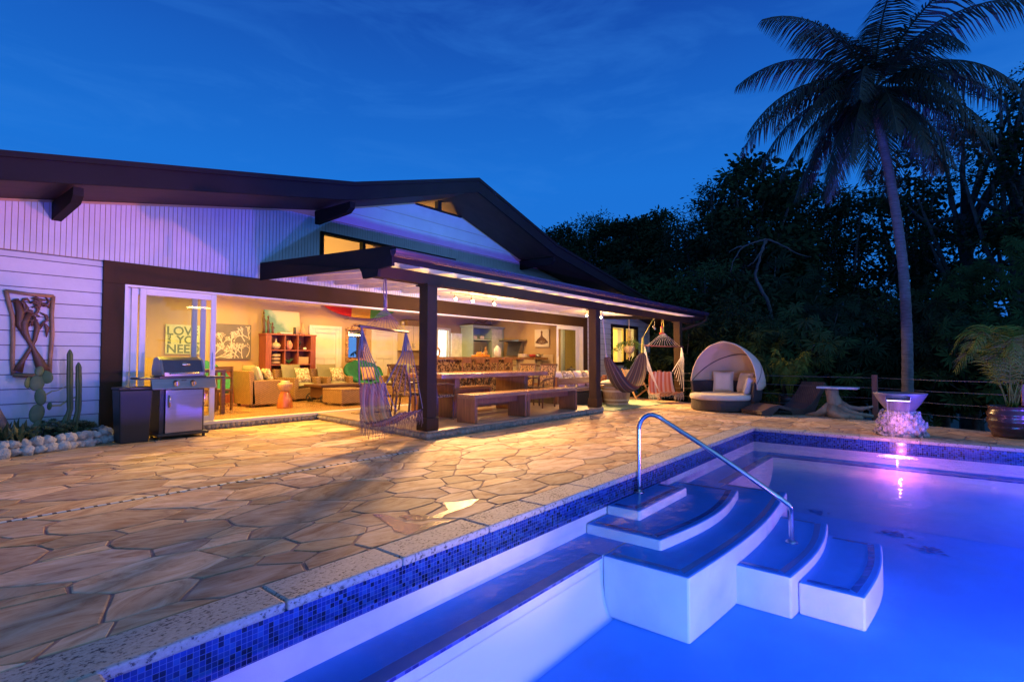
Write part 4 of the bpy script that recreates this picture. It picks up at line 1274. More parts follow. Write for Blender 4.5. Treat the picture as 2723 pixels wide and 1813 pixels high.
# things on top of the shelf
t = thing('leaning_painting', 'abstract teal and sand canvas leaning on the bookshelf', 'painting', (7.33, 14.33, BZT))
m_abs = bpy.data.materials.new('abstract_canvas'); m_abs.use_nodes = True
_t = m_abs.node_tree; _b = _t.nodes['Principled BSDF']; _b.inputs['Roughness'].default_value = .6
_tc = _t.nodes.new('ShaderNodeTexCoord'); _n = _t.nodes.new('ShaderNodeTexNoise'); _n.inputs['Scale'].default_value = 5; _n.inputs['Detail'].default_value = 8
_sp = _t.nodes.new('ShaderNodeSeparateXYZ'); _t.links.new(_tc.outputs['Object'], _sp.inputs[0]); _t.links.new(_tc.outputs['Object'], _n.inputs[0])
_a = _t.nodes.new('ShaderNodeMath'); _a.operation = 'ADD'; _t.links.new(_sp.outputs[0], _a.inputs[0]); _t.links.new(_sp.outputs[2], _a.inputs[1])
_c = _t.nodes.new('ShaderNodeMath'); _c.operation = 'MULTIPLY_ADD'; _c.inputs[1].default_value = .45; _t.links.new(_n.outputs[0], _c.inputs[0]); _t.links.new(_a.outputs[0], _c.inputs[2])
_r = _t.nodes.new('ShaderNodeValToRGB'); _r.color_ramp.elements[0].position = .35; _r.color_ramp.elements[0].color = (.10, .22, .17, 1); _r.color_ramp.elements[1].position = .62; _r.color_ramp.elements[1].color = (.62, .42, .26, 1)
_e = _r.color_ramp.elements.new(.52); _e.color = (.30, .38, .27, 1)
_t.links.new(_c.outputs[0], _r.inputs[0]); _t.links.new(_r.outputs[0], _b.inputs['Base Color'])
MB().obox((0, 0, .33), 1.02, .03, .66, rx=R(-8)).build('canvas', m_abs, t)
for i, (x_, h_) in enumerate(((6.74, .62), (6.86, .50), (6.98, .30))):
    mb = MB().tube([(0, 0, 0), (.01, 0, h_ * .3), (-.01, 0, h_ * .6), (.0, 0, h_ * .8)], [.035, .028, .03, .02], 8)
    mb.sphere((0, 0, h_ * .9), .035, 8, 6, (.8, .8, 1.3)); mb.tube([(.02, 0, h_ * .65), (.06, -.01, h_ * .5)], .012, 6)
    small('carved_figure', ['tallest dark carved figure on the bookshelf', 'middle dark carved figure on the bookshelf', 'shortest carved figure on the bookshelf by the painting'][i], 'figurine', mb, m_dkwood, (x_, 14.2, BZT), group='carved wooden figures')
small('book', 'pale book lying on top of the bookshelf', 'book', MB().box(-.17, .17, -.1, .1, 0, .035), m_cream, (7.28, 14.10, BZT + .002), smooth=False)
small('dark_vase', 'black cylinder vase on top of the bookshelf', 'vase', MB().lathe([(.035, 0), (.04, .03), (.04, .19), (.03, .2)], 16), m_black, (7.58, 14.12, BZT))
small('wooden_vase', 'tan wooden bottle vase at the shelf end', 'vase', MB().lathe([(.06, 0), (.075, .06), (.07, .16), (.03, .22), (.03, .32), (.02, .33)], 16), m_tanpil, (7.84, 14.16, BZT))

# wall pictures
def coral_branch(mb, x, z, ang, ln, r, d, rr, y=0.0, box=None):
    if d == 0 or ln < .02: return
    x2, z2 = x + math.cos(ang) * ln, z + math.sin(ang) * ln
    if box and not (box[0] < x2 < box[1] and box[2] < z2 < box[3]): return
    mb.tube([(x, y, z), ((x + x2) / 2 + rr.uniform(-.01, .01), y, (z + z2) / 2), (x2, y, z2)], [r, r * .9, r * .75], 5)
    for k in range(rr.choice((2, 2, 3))):
        coral_branch(mb, x2, z2, ang + rr.uniform(-.75, .75), ln * rr.uniform(.62, .85), r * .75, d - 1, rr, y, box)
m_slate = mat('slate_canvas', (0.13, 0.11, 0.09), rough=.7, var=.15, scale=3)
t = thing('coral_painting', 'grey canvas with pale coral branches on the back wall', 'painting', (6.05, 14.47, 1.72))
MB().box(-.52, .47, -.02, .02, -.48, .45).build('canvas', m_slate, t)
cb_ = MB(); rr_ = random.Random(11); bx_ = (-.5, .45, -.46, .43)
for (x_, z_, a0) in ((-.25, -.22, 90), (-.1, -.2, 60), (-.25, -.22, 140), (.05, -.45, 80), (.25, -.45, 100), (.35, -.42, 60), (.15, -.44, 130), (.42, .05, 100), (.38, .1, 150), (.3, .0, 120), (-.5, -.42, 50), (-.45, -.45, 20)):
    coral_branch(cb_, x_, z_, R(a0), .13, .014, 6, rr_, -.022, bx_)
cb_.build('coral_motif', m_cream, t)
t = thing('word_sign', 'distressed board sign with large painted words on the back wall', 'sign', (4.93, 14.47, 1.73))
MB().box(-.44, .44, -.015, .015, -.36, .36).build('board', mat('sign_board', (.50, .52, .38), rough=.7, var=.15, scale=9), t)
tx = None
mbt = MB()
Mx = lambda x_, z_, rot=0: Matrix.Translation((x_, -.018, z_)) @ Matrix.Rotation(R(90), 4, 'X') @ Matrix.Rotation(rot, 4, 'Z')
for s_, sz, x_, z_, ro in (('LOVE', .29, -.42, .11, 0), ('YOU', .27, -.20, -.10, 0), ('NEED', .29, -.42, -.33, 0), ('IS ALL', .085, -.33, -.11, R(90))):
    q = text_mb(s_, sz, Mx(x_, z_, ro), .002, .006); mbt.add(q.v, q.f)
mbt.build('lettering', mat('sign_ink', (.12, .15, .10), rough=.7), t)

# panelled doors, mirror, surfboard
def panel_door(label, x0, x1, y, z1, m=m_white, group=None):
    t = thing('interior_door', label, 'door', ((x0 + x1) / 2, y, FL), group=group)
    w = (x1 - x0) / 2
    cs = MB(); cs.box(-w - .09, -w, -.045, 0, 0, z1 + .09); cs.box(w, w + .09, -.045, 0, 0, z1 + .09); cs.box(-w, w, -.045, 0, z1, z1 + .09)
    cs.build('casing', m, t, bevel=.004)
    pn = MB(); pn.box(-w + .003, w - .003, -.012, 0, 0.002, z1 - .003)
    for a in ((-w, -w + .11, 0, z1), (w - .11, w, 0, z1), (-w + .11, w - .11, 0, .2), (-w + .11, w - .11, z1 - .13, z1), (-w + .11, w - .11, 1.14, 1.28), (-.045, .045, .2, 1.14)):
        pn.box(a[0] + .004, a[1] - .0, -.030, -.012, a[2] + .004, a[3] - .004)
    pn.build('leaf', m, t)
    MB().sphere((-w + .055, -.06, 1.02), .028, 10, 7).tube([(-w + .055, -.03, 1.02), (-w + .055, -.05, 1.02)], .01, 6).build('knob', m_chrome, t, smooth=True)
    return t
panel_door('cream panelled door between the bookshelf and the gilt mirror', 8.31, 9.22, 14.498, 2.04)
panel_door('cream panelled door behind the striped hammock chair', 10.52, 11.40, 14.498, 2.04)
t = thing('gilt_mirror', 'rectangular mirror in an ornate carved gilt frame', 'mirror', (9.83, 14.49, 1.74))
MB().box(-.27, .27, -.02, 0, -.46, .42).build('glass', m_mirror, t)
fr = MB(); rr_ = random.Random(4)
for k in range(150):
    u = rr_.random() * 4
    s_ = int(u); f = u - s_
    x_, z_ = [(-.32 + .64 * f, .48), (.32, .48 - 1.0 * f), (.32 - .64 * f, -.52), (-.32, -.52 + 1.0 * f)][s_]
    fr.sphere((x_ + rr_.uniform(-.035, .035), -.03 + rr_.uniform(-.01, .01), z_ + rr_.uniform(-.035, .035)), rr_.uniform(.018, .034), 7, 5, (1, .6, rr_.uniform(.6, 1.6)), .2, k)
for k in range(14):
    a = PI * k / 13
    fr.sphere((.16 * math.cos(a), -.03, .53 + .09 * math.sin(a)), .03, 7, 5, (1, .6, 1), .2, k)
for a in ((-.36, -.28, -.56, .52), (.28, .36, -.56, .52), (-.28, .28, .44, .52), (-.28, .28, -.56, -.48)): fr.box(a[0], a[1], -.028, 0, a[2], a[3])
fr.build('frame', m_gilt, t)
t = thing('surfboard', 'red, yellow and green surfboard hung high on the back wall', 'surfboard', (9.95, 14.36, 2.83))
seg = [('red_panel', (.60, .02, .02), 0, .36), ('yellow_panel', (.72, .38, .04), .36, .62), ('green_panel', (.12, .38, .05), .62, 1.0)]
def sb(u, a):
    x_ = -1.35 + 2.7 * u; w_ = .27 * (max(0, 1 - abs(2 * u - 1) ** 2.6)) ** .6 + .004
    return (x_ + .12 * math.sin(a) * 0, .035 * math.cos(a) * (w_ / .27), w_ * math.sin(a) * .95 + .10 * (2 * u - 1) ** 2)
for nm, c, u0, u1 in seg:
    MB().grid(lambda u, v, u0=u0, u1=u1: sb(u0 + (u1 - u0) * u, 2 * PI * v), 16, 20).build(nm, mat(nm, c, rough=.15, var=.04, coat=.5), t, smooth=True)
for x_ in (-.55, .55):
    MB().tube([(x_, .09, -.33), (x_, -.10, -.33), (x_, -.10, -.26)], .012, 6).build('wall_bracket', m_chrome, t)

# ================================================================== KITCHEN
m_cab = mat('cream_cabinet', (0.56, 0.45, 0.28), rough=.4, var=.05)
def cabinet(label, x0, x1, y0, y1, z0, z1, n, m, name='kitchen_cabinet'):
    t = thing(name, label, 'cabinet', ((x0 + x1) / 2, (y0 + y1) / 2, z0))
    hx, hy, h = (x1 - x0) / 2, (y1 - y0) / 2, z1 - z0
    MB().box(-hx, hx, -hy, hy, 0, h).build('body', m, t)
    w = 2 * hx / n
    for k in range(n):
        a = -hx + w * k + .008
        d = MB(); d.box(a, a + w - .016, -hy - .018, -hy, .01, h - .01)
        for q in ((a, a + .06, .01, h - .01), (a + w - .076, a + w - .016, .01, h - .01), (a + .06, a + w - .076, .01, .07), (a + .06, a + w - .076, h - .07, h - .01)):
            d.box(q[0], q[1], -hy - .028, -hy - .018, q[2], q[3])
        d_ = d.build('cabinet_door', m, t)
        hxp = a + (w - .045 if k % 2 == 0 else .03)
        MB().tube([(hxp, -hy - .045, h * .10), (hxp, -hy - .045, h * .10 + .16)], .008, 6).build('handle', m_chrome, d_)
    return t
cabinet('cream wall cabinets hung behind the dining post', 11.50, 13.05, 14.12, 14.495, 1.55, 2.40, 4, m_cab)
cabinet('cream base cabinets under the back counter', 11.50, 13.10, 13.90, 14.49, FL, .98, 4, m_cab)
small('counter_top', 'pale stone counter top on the back cabinets', 'countertop', MB().box(-.82, .82, -.32, .3, 0, .04), mat('counter_stone', (.3, .32, .25), rough=.2), (12.3, 14.19, .981), smooth=False)
small('wicker_hamper', 'brown wicker hamper on top of the wall cabinets', 'basket', MB().box(-.28, .28, -.14, .14, 0, .2), m_wick, (11.95, 14.28, 2.402), smooth=False)
small('small_jar', 'pale jar on the wall cabinets beside the wicker hamper', 'jar', MB().lathe([(.05, 0), (.06, .1), (.04, .16)], 14), m_cer, (11.58, 14.28, 2.402))
small('cooking_utensils', 'jar of wooden utensils on the back counter', 'utensil jar', MB().lathe([(.06, 0), (.06, .15)], 14).tube([(0, 0, .05), (.05, 0, .36)], .012).tube([(0, 0, .05), (-.04, .01, .33)], .014), m_tanpil, (12.3, 14.2, 1.022))
small('knife_block', 'white kettle on the back counter', 'kettle', MB().lathe([(.08, 0), (.10, .05), (.08, .16), (.02, .19)], 16).tube([(-.08, 0, .12), (-.02, 0, .25), (.07, 0, .13)], .01), m_cream, (12.75, 14.2, 1.022)).name = 'kettle'
# white door standing open, hutch with fridge, hood, octopus picture
t = thing('white_door', 'open white door leaf beside the bright doorway', 'door', (14.42, 14.40, FL))
MB().box(-.42, .42, -.02, .02, .0, 2.12).build('leaf', mat('bright_white', (.8, .82, .8), rough=.4), t)
MB().box(-.36, -.28, -.035, -.021, 1.0, 1.1).build('latch', m_chrome, t)
cs = thing('door_casing', 'white casing around the bright kitchen doorway', 'door frame', (13.6, 14.49, FL))
c_ = MB(); c_.box(-.45, -.35, -.03, .0, 0, 2.3); c_.box(.35, .45, -.03, .0, 0, 2.3); c_.box(-.35, .35, -.03, .0, 2.22, 2.3); c_.build('frame', m_white, cs)
m_hutch = mat('pale_green_hutch', (0.36, 0.46, 0.36), rough=.4, var=.06)
t = thing('kitchen_hutch', 'pale green hutch built around the refrigerator', 'hutch', (15.45, 14.1, FL))
mb = MB(); mb.box(-.88, -.84, -.3, .35, 0, 2.38); mb.box(.84, .95, -.3, .35, 0, 2.38); mb.box(-.84, .84, -.3, .35, 2.34, 2.38); mb.box(-.84, .2, -.3, .35, 1.86, 1.90); mb.box(.2, .24, -.3, .35, 0, 2.34); mb.box(-.84, .84, .33, .35, 0, 2.34)
mb.box(-.92, .99, -.33, .37, 2.381, 2.44)
mb.build('frame', m_hutch, t)
MB().box(.245, .835, -.31, .3, .02, 2.33).build('tall_door', mat('pale_door', (.55, .6, .5), rough=.4), t, bevel=.006)
t = thing('refrigerator', 'steel refrigerator standing inside the green hutch', 'refrigerator', (15.13, 14.08, FL))
m_steel = mat('brushed_steel', (0.27, 0.27, 0.29), rough=.28, metal=.85, var=.08, scale=3, stretch=(1, 1, 12))
MB().box(-.46, .3, -.26, .3, .02, 1.8).build('body', m_steel, t, bevel=.01)
MB().tube([(-.08, -.30, .9), (-.08, -.30, 1.6)], .015, 8).build('handle', m_chrome, t)
for i in range(2):
    small('display_dish', ['white shell shaped dish on the left of the hutch shelf', 'white fan shaped dish on the right of the hutch shelf'][i], 'dish', MB().sphere((0, 0, .07), .11, 12, 6, (1.2, .5, .7), .22, i), m_cream, (14.85 + .42 * i, 13.95, FL + 1.902))
small('driftwood_branch', 'curved dry branch lying on the hutch top', 'branch', MB().tube([(-.6, 0, .05), (-.3, .02, .2), (0, 0, .12), (.3, 0, .3), (.7, .02, .22)], [.012, .02, .025, .018, .008], 6).tube([(0, 0, .12), (.2, -.03, .02), (.4, -.02, .1)], .01, 5).tube([(.3, 0, .3), (.5, 0, .45)], .008, 5), m_dkwood, (15.4, 14.0, FL + 2.442))
t = thing('range_hood', 'steel range hood on the kitchen end wall', 'range hood', (16.44, 13.1, 1.95))
hv = MB().box(-.55, 0, -.5, .5, 0, .07); hv.build('canopy', m_steel, t, bevel=.006)
MB().add([(-.36, -.28, -.55), (-.01, -.28, -.55), (-.01, .28, -.55), (-.36, .28, -.55), (-.16, -.36, 0), (0, -.36, 0), (0, .36, 0), (-.16, .36, 0)], [(3, 2, 1, 0), (0, 1, 5, 4), (1, 2, 6, 5), (2, 3, 7, 6), (3, 0, 4, 7)]).build('splash_panel', m_steel, t)
m_ct = mat('backsplash', (.55, .42, .30), rough=.3, var=.1, scale=12)
t = thing('end_counter', 'kitchen counter along the end wall below the hood', 'counter', (16.12, 12.7, FL))
MB().box(-.30, .31, -1.35, 1.0, 0, .86).build('cabinet', m_cab, t); MB().box(-.33, .32, -1.38, 1.0, .862, .90).build('top', m_slab, t)
MB().box(.30, .325, -1.35, 1.0, .902, 1.3).build('backsplash', m_ct, t)
t = thing('octopus_picture', 'square canvas with a brown octopus drawing', 'picture', (16.43, 11.86, 2.07))
MB().box(-.04, 0, -.34, .34, -.34, .34).build('canvas', m_cream, t)
oc = MB(); m_ink = mat('sepia_ink', (.14, .07, .04), rough=.7)
oc.sphere((-.045, 0, .22), .06, 10, 7, (.2, .8, 1.15)); oc.tube([(-.045, 0, .18), (-.045, 0, .02)], [.03, .05], 8)
for k in range(8):
    s_ = (k - 3.5) / 3.5
    pts = [(-.046, s_ * .02, .05), (-.046, s_ * .17, -.05), (-.046, s_ * .26, -.16)]
    cx_, cz_ = s_ * .24, -.20 + .05 * abs(s_)
    for q in range(7): pts.append((-.046, cx_ + .05 * math.copysign(1, s_) * math.cos(q * .9 + 2.8), cz_ + .05 * math.sin(q * .9 + 2.8) * (1 - q * .1)))
    oc.tube(pts, [.03, .026, .022] + [.017 - .0012 * q for q in range(7)], 5)
oc.build('octopus', m_ink, t)

# live edge bar
t = thing('live_edge_bar', 'long live edge wooden bar with mosaic wood front', 'bar counter', (13.4, 11.85, FL))
n = 40
def edge(k, s): return .30 + .04 * math.sin(k * .8 + s) + .025 * math.sin(k * 2.1 + 2 * s)
poly = [(-2.95 + 5.9 * k / n, -edge(k, 1)) for k in range(n + 1)] + [(-2.95 + 5.9 * k / n, edge(k, 3)) for k in range(n, -1, -1)]
MB().prism(poly, 1.10, 1.19).build('slab_top', m_slab, t, bevel=.012)
m_mos = patterned('mosaic_wood', (.42, .27, .13), (.09, .04, .02), 9)
MB().box(-2.85, 1.1, -.08, .14, 0.0, 1.099).build('front', m_mos, t)
for x_ in (1.6, 2.75):
    MB().tube([(x_, 0, 0), (x_ + .03, 0, .4), (x_ - .03, 0, .8), (x_ + .02, 0, 1.10)], [.13, .09, .10, .14], 10).build('trunk_leg', m_cer, t, smooth=True)
for i, x_ in enumerate((11.35, 11.95, 12.6, 13.3)):
    if i == 0:
        bs0 = thing('bar_stool', '', 'bar stool', (x_, 11.2, FL), R(180), 'bar stools at the live edge bar')
        MB().box(-.2, .2, -.2, .2, .72, .76).build('seat', m_slab, bs0, bevel=.01)
        for sx in (-1, 1):
            for sy in (-1, 1):
                MB().tube([(sx * .16, sy * .16, .72), (sx * .21, sy * .21, 0)], .014, 6).build('leg', m_black, bs0)
        b_ = MB(); b_.box(-.2, .2, .19, .22, 1.00, 1.16); b_.tube([(-.17, .2, .74), (-.19, .2, 1.05)], .014).tube([(.17, .2, .74), (.19, .2, 1.05)], .014)
        b_.tube([(.2 * math.cos(a), .2, .95 + .2 * math.sin(a)) for a in [PI + PI * k / 8 for k in range(9)]], .012)
        b_.build('backrest', m_slabz, bs0)
        s_ = bs0
    else:
        s_ = dup(bs0, (x_, 11.2, FL), R(180))
    s_['label'] = ['bar stool nearest the big front post', 'second bar stool counting from the front post', 'third bar stool counting from the front post', 'bar stool farthest from the front post'][i]
for i, (nm, lb, ct, mb, m, x_) in enumerate((
    ('ring_sculpture', 'orange ring shaped carving on the bar', 'sculpture', MB().tube([(.09 * math.cos(a), 0, .14 + .13 * math.sin(a)) for a in [2 * PI * k / 20 for k in range(21)]], .028, 8), m_tanpil, 10.95),
    ('fruit_tray', 'wooden tray of oranges on the bar', 'tray', MB().box(-.28, .28, -.16, .16, 0, .07).sphere((-.15, 0, .1), .06).sphere((0, .02, .11), .06).sphere((.14, 0, .1), .06), mat('orange_fruit', (.75, .28, .03), rough=.4), 12.9),
    ('pineapple', 'pineapple standing on the bar', 'pineapple', MB().sphere((0, 0, .12), .075, 10, 8, (1, 1, 1.5), .1, 2).tube([(0, 0, .22), (.02, 0, .36)], [.05, .005]).tube([(0, 0, .22), (-.06, 0, .33)], [.03, .004]).tube([(0, 0, .22), (.07, .02, .32)], [.03, .004]), mat('pine_skin', (.35, .2, .05), rough=.7, var=.4, scale=30), 13.15),
    ('glass_dispenser', 'glass drink dispenser on the bar', 'dispenser', MB().lathe([(.08, 0), (.12, .02), (.13, .2), (.12, .3), (.06, .36), (.03, .4)], 20), mat('milky_glass', (.7, .72, .68), rough=.1, coat=.5), 13.75),
    ('dish_stack', 'red casserole dish at the right end of the bar', 'dish', MB().lathe([(.12, 0), (.15, .04), (.15, .1), (.05, .12)], 18), mat('red_enamel', (.4, .03, .03), rough=.3), 15.75),
    ('book_stack', 'white books stacked on the bar beside the red dish', 'books', MB().box(-.2, .2, -.13, .13, 0, .04).box(-.17, .18, -.12, .12, .041, .08).box(-.18, .15, -.11, .13, .081, .12), m_cream, 15.25),
    ('steel_pot', 'dark pan with steel lid at the bar end', 'pan', MB().lathe([(.1, 0), (.12, .1), (.03, .14)], 18).tube([(.12, 0, .08), (.3, 0, .12)], .014), m_steel, 16.15))):
    small(nm, lb, ct, mb, m, (x_, 11.85, FL + 1.192))

# ================================================================== DINING
t = thing('dining_table', 'thick live edge slab dining table on two block legs', 'dining table', (8.1, 7.42, FL))
n = 36
poly = [(-1.62 + 3.3 * k / n, -.52 - .03 * math.sin(k * .7)) for k in range(n + 1)] + [(-1.62 + 3.3 * k / n, .52 + .04 * math.sin(k * .6)) for k in range(n, -1, -1)]
MB().prism(poly, .745, .835).build('slab_top', m_slab, t, bevel=.015)
for x_ in (-1.12, 1.0):
    MB().box(x_ - .06, x_ + .06, -.42, .42, 0, .744).build('leg', m_slabz, t, bevel=.008)
MB().box(-1.05, .93, -.03, .03, .12, .28).build('stretcher', m_slabz, t)
def bench(label, x0, x1, y0, y1, group='waterfall benches around the table'):
    t = thing('wooden_bench', label, 'bench', ((x0 + x1) / 2, (y0 + y1) / 2, FL), group=group)
    hx, hy = (x1 - x0) / 2, (y1 - y0) / 2
    MB().box(-hx, hx, -hy, hy, .425, .49).build('seat', m_slab, t, bevel=.006)
    for s in (-1, 1): MB().box(s * (hx - .035) - .033, s * (hx - .035) + .033, -hy + .002, hy - .002, 0, .424).build('leg', m_slabz, t, bevel=.006)
    MB().box(-hx + .07, hx - .07, -.02, .02, .30, .424).build('apron', m_slabz, t)
bench('low wooden bench at the front left of the dining table', 6.54, 8.02, 6.14, 6.58)
bench('low wooden bench at the front right of the dining table', 8.06, 9.84, 6.16, 6.60)
bench('low wooden bench on the far side of the dining table', 7.2, 9.3, 8.2, 8.6)
m_weave = patterned('lattice_weave', (.40, .24, .11), (.05, .025, .012), 26)
def dchair(label, x, y, rz):
    t = thing('dining_chair', label, 'dining chair', (x, y, FL), rz, 'woven back dining chairs')
    # local faces +x, width y .46
    for s in (-1, 1):
        MB().tube([(-.05, s * .22, 0), (0, s * .22, .44), (-.04, s * .22, .7), (-.13, s * .22, 1.0)], [.022, .024, .022, .018], 6).build('rear_leg', m_dkwood, t)
        MB().tube([(.42, s * .21, 0), (.42, s * .21, .44)], [.018, .024], 6).build('leg', m_dkwood, t)
        MB().tube([(-.03, s * .23, .66), (.2, s * .25, .67), (.40, s * .24, .64), (.42, s * .22, .45)], .016, 6).build('arm', m_dkwood, t)
    MB().box(-.01, .45, -.23, .23, .42, .465).build('seat', m_weave, t, bevel=.01)
    bk_ = MB()
    bk_.add([(-.005, -.205, .50), (-.005, .205, .50), (-.115, .205, .96), (-.115, -.205, .96), (-.02, -.205, .50), (-.02, .205, .50), (-.13, .205, .96), (-.13, -.205, .96)], [(0, 1, 2, 3), (7, 6, 5, 4), (0, 4, 5, 1), (3, 2, 6, 7), (0, 3, 7, 4), (1, 5, 6, 2)])
    bk_.build('woven_back', m_weave, t)
    MB().box(-.15, -.11, -.235, .235, .955, 1.0).build('top_rail', m_dkwood, t)
    return t
dchair('woven back chair nearest the front post at the table end', 6.33, 7.09, R(0))
dchair('woven back chair behind the striped hammock chair', 6.35, 7.80, R(-4))
dchair('front woven back chair at the far end of the table', 10.05, 7.16, R(180))
dchair('rear woven back chair at the far end of the table', 10.08, 7.80, R(184))
dchair('woven back chair standing free behind the far bench', 7.2, 9.05, R(-60))
# door mat
small('door_mat', 'half round woven door mat on the patio step', 'door mat', MB().prism([(.52 * math.cos(a), .30 * math.sin(a)) for a in [PI * k / 16 for k in range(17)]], 0, .015).prism([(-.52, -.16), (.52, -.16), (.52, -.001), (-.52, -.001)], 0, .0145), m_wick, (6.75, 9.25, FL + .001), smooth=False)
# ================================================================== DRAIN, PUDDLES
m_drain = bpy.data.materials.new('slotted_drain'); m_drain.use_nodes = True
_t = m_drain.node_tree; _b = _t.nodes['Principled BSDF']; _b.inputs['Roughness'].default_value = .4
_tc = _t.nodes.new('ShaderNodeTexCoord'); _w = _t.nodes.new('ShaderNodeTexWave'); _w.bands_direction = 'X'; _w.inputs['Scale'].default_value = 3.6
_r = _t.nodes.new('ShaderNodeValToRGB'); _r.color_ramp.interpolation = 'CONSTANT'; _r.color_ramp.elements[0].color = (.04, .03, .03, 1); _r.color_ramp.elements[1].color = (.72, .68, .6, 1); _r.color_ramp.elements[1].position = .22
_t.links.new(_tc.outputs['Object'], _w.inputs[0]); _t.links.new(_w.outputs[0], _r.inputs[0]); _t.links.new(_r.outputs[0], _b.inputs['Base Color'])
o = MB().box(-4.5, 4.72, -.017, .017, -.012, .007).build('drain_channel', m_drain); o.location = (0, 5.48, 0)
tag(o, 'thin white slotted drain strip running across the stone deck', 'drain')
def pud_mat(name, kx, ky):
    m = bpy.data.materials.new(name); m.use_nodes = True
    _t = m.node_tree; _t.nodes.clear()
    _o = _t.nodes.new('ShaderNodeOutputMaterial'); _ms = _t.nodes.new('ShaderNodeMixShader'); _tp = _t.nodes.new('ShaderNodeBsdfTransparent'); _tp.inputs[0].default_value = (.62, .55, .48, 1) if kx == 0 else (.50, .41, .32, 1)
    _gl = _t.nodes.new('ShaderNodeBsdfGlossy'); _gl.inputs['Roughness'].default_value = .12 if kx == 0 else .25
    _fr = _t.nodes.new('ShaderNodeFresnel'); _fr.inputs[0].default_value = 2.4 if kx == 0 else 1.25
    _nz = _t.nodes.new('ShaderNodeTexNoise'); _nz.inputs['Scale'].default_value = 60; _bp = _t.nodes.new('ShaderNodeBump'); _bp.inputs['Strength'].default_value = 1.0; _bp.inputs['Distance'].default_value = .004
    _tc = _t.nodes.new('ShaderNodeTexCoord'); _sp = _t.nodes.new('ShaderNodeSeparateXYZ'); _t.links.new(_tc.outputs['Object'], _sp.inputs[0])
    _g = _t.nodes.new('ShaderNodeMath'); _g.operation = 'MULTIPLY_ADD'; _g.inputs[1].default_value = ky; _t.links.new(_sp.outputs[1], _g.inputs[0])
    _k = _t.nodes.new('ShaderNodeMath'); _k.operation = 'MULTIPLY'; _k.inputs[1].default_value = .3; _t.links.new(_nz.outputs[0], _k.inputs[0]); _h = _t.nodes.new('ShaderNodeMath'); _h.operation = 'MULTIPLY_ADD'; _h.inputs[1].default_value = kx; _t.links.new(_sp.outputs[0], _h.inputs[0]); _t.links.new(_k.outputs[0], _h.inputs[2]); _t.links.new(_h.outputs[0], _g.inputs[2])
    _t.links.new(_g.outputs[0], _bp.inputs['Height']); _t.links.new(_bp.outputs[0], _gl.inputs['Normal'])
    _t.links.new(_fr.outputs[0], _ms.inputs[0]); _t.links.new(_tp.outputs[0], _ms.inputs[1]); _t.links.new(_gl.outputs[0], _ms.inputs[2]); _t.links.new(_ms.outputs[0], _o.inputs[0])
    return m
m_pudA = pud_mat('wet_stone_far', 0.0, -8.0)
def puddle(pts, seed, m_pud):
    out = []
    for i in range(len(pts)):
        p, q = pts[i], pts[(i + 1) % len(pts)]
        for k in range(5):
            f = k / 5; x_, y_ = p[0] + (q[0] - p[0]) * f, p[1] + (q[1] - p[1]) * f
            out.append((x_ + .025 * noise.noise(Vector((x_ * 14, y_ * 14, seed))), max(2.885, y_ + .025 * noise.noise(Vector((x_ * 14, y_ * 14, seed + 5)))), .0062))
    return struct(MB().add(out, [tuple(range(len(out)))]).build('puddle', m_pud))
puddle([(2.636, 3.3), (2.746, 3.237), (2.817, 3.078), (3.015, 3.13), (3.14, 3.302), (3.233, 3.23), (3.424, 3.146), (3.203, 3.059), (2.966, 3.04), (2.821, 3.004), (2.694, 3.057), (2.612, 3.158)], 3, m_pudA)
puddle([(2.545, 3.483), (2.60, 3.402), (2.565, 3.128), (2.62, 2.99), (2.719, 2.98), (2.75, 2.92), (2.843, 2.90), (2.568, 2.89), (2.405, 2.90), (2.391, 3.021), (2.465, 3.175)], 4, m_pudA)

# ================================================================== LEFT OF THE DOORS
# planter
m_coral = mat('coral_rock', (0.44, 0.42, 0.42), rough=.9, var=.35, scale=5, bump=1.0, bscale=34)
_t = m_coral.node_tree
_vo = _t.nodes.new('ShaderNodeTexVoronoi'); _vo.inputs['Scale'].default_value = 46
_tc = [n for n in _t.nodes if n.bl_idname == 'ShaderNodeTexCoord'][0]
_t.links.new(_tc.outputs['Object'], _vo.inputs['Vector'])
t = thing('stone_planter', 'knee high planter wall of pale coral rocks below the cacti', 'planter', (1.4, 9.2, 0))
path = [(2.30, 9.62), (2.05, 9.42), (1.72, 9.28), (1.35, 9.14), (1.0, 9.02), (.6, 8.92), (.1, 8.85), (-.5, 8.8), (-1.2, 8.8)]
rk = MB(); rr_ = random.Random(9)
for (a, b_) in zip(path, path[1:]):
    n = 3
    for i in range(n):
        f = (i + .5) / n
        for lv in range(2):
            r_ = rr_.uniform(.062, .10) * (1.15 if lv == 0 else .9)
            rk.sphere((a[0] + (b_[0] - a[0]) * f + rr_.uniform(-.02, .02), a[1] + (b_[1] - a[1]) * f + rr_.uniform(-.03, .03), (.055 + lv * .10)), r_, 12, 8, (rr_.uniform(.95, 1.3), .95, rr_.uniform(.7, .95)), .20, rr_.random())
for i in range(4): rk.sphere((2.27 - .0 * i, 9.68 + .09 * i, .10 + .03 * (i % 2)), .10, 12, 8, (1, 1, .9), .14, i)
_ro = rk.build('coral_rocks', m_coral, t, world=True, smooth=True, subd=1)
_tx = bpy.data.textures.new('rock_noise', 'CLOUDS'); _tx.noise_scale = .055; _tx.noise_depth = 3
_dm = _ro.modifiers.new('disp', 'DISPLACE'); _dm.texture = _tx; _dm.strength = .055; _dm.mid_level = .5; _dm.texture_coords = 'LOCAL'
MB().prism([(2.2, 9.97), (2.2, 9.62), (1.7, 9.32), (1.0, 9.08), (.1, 8.9), (-1.2, 8.85), (-1.2, 9.97)], -.05, .17).build('soil', m_soil, t, world=True)
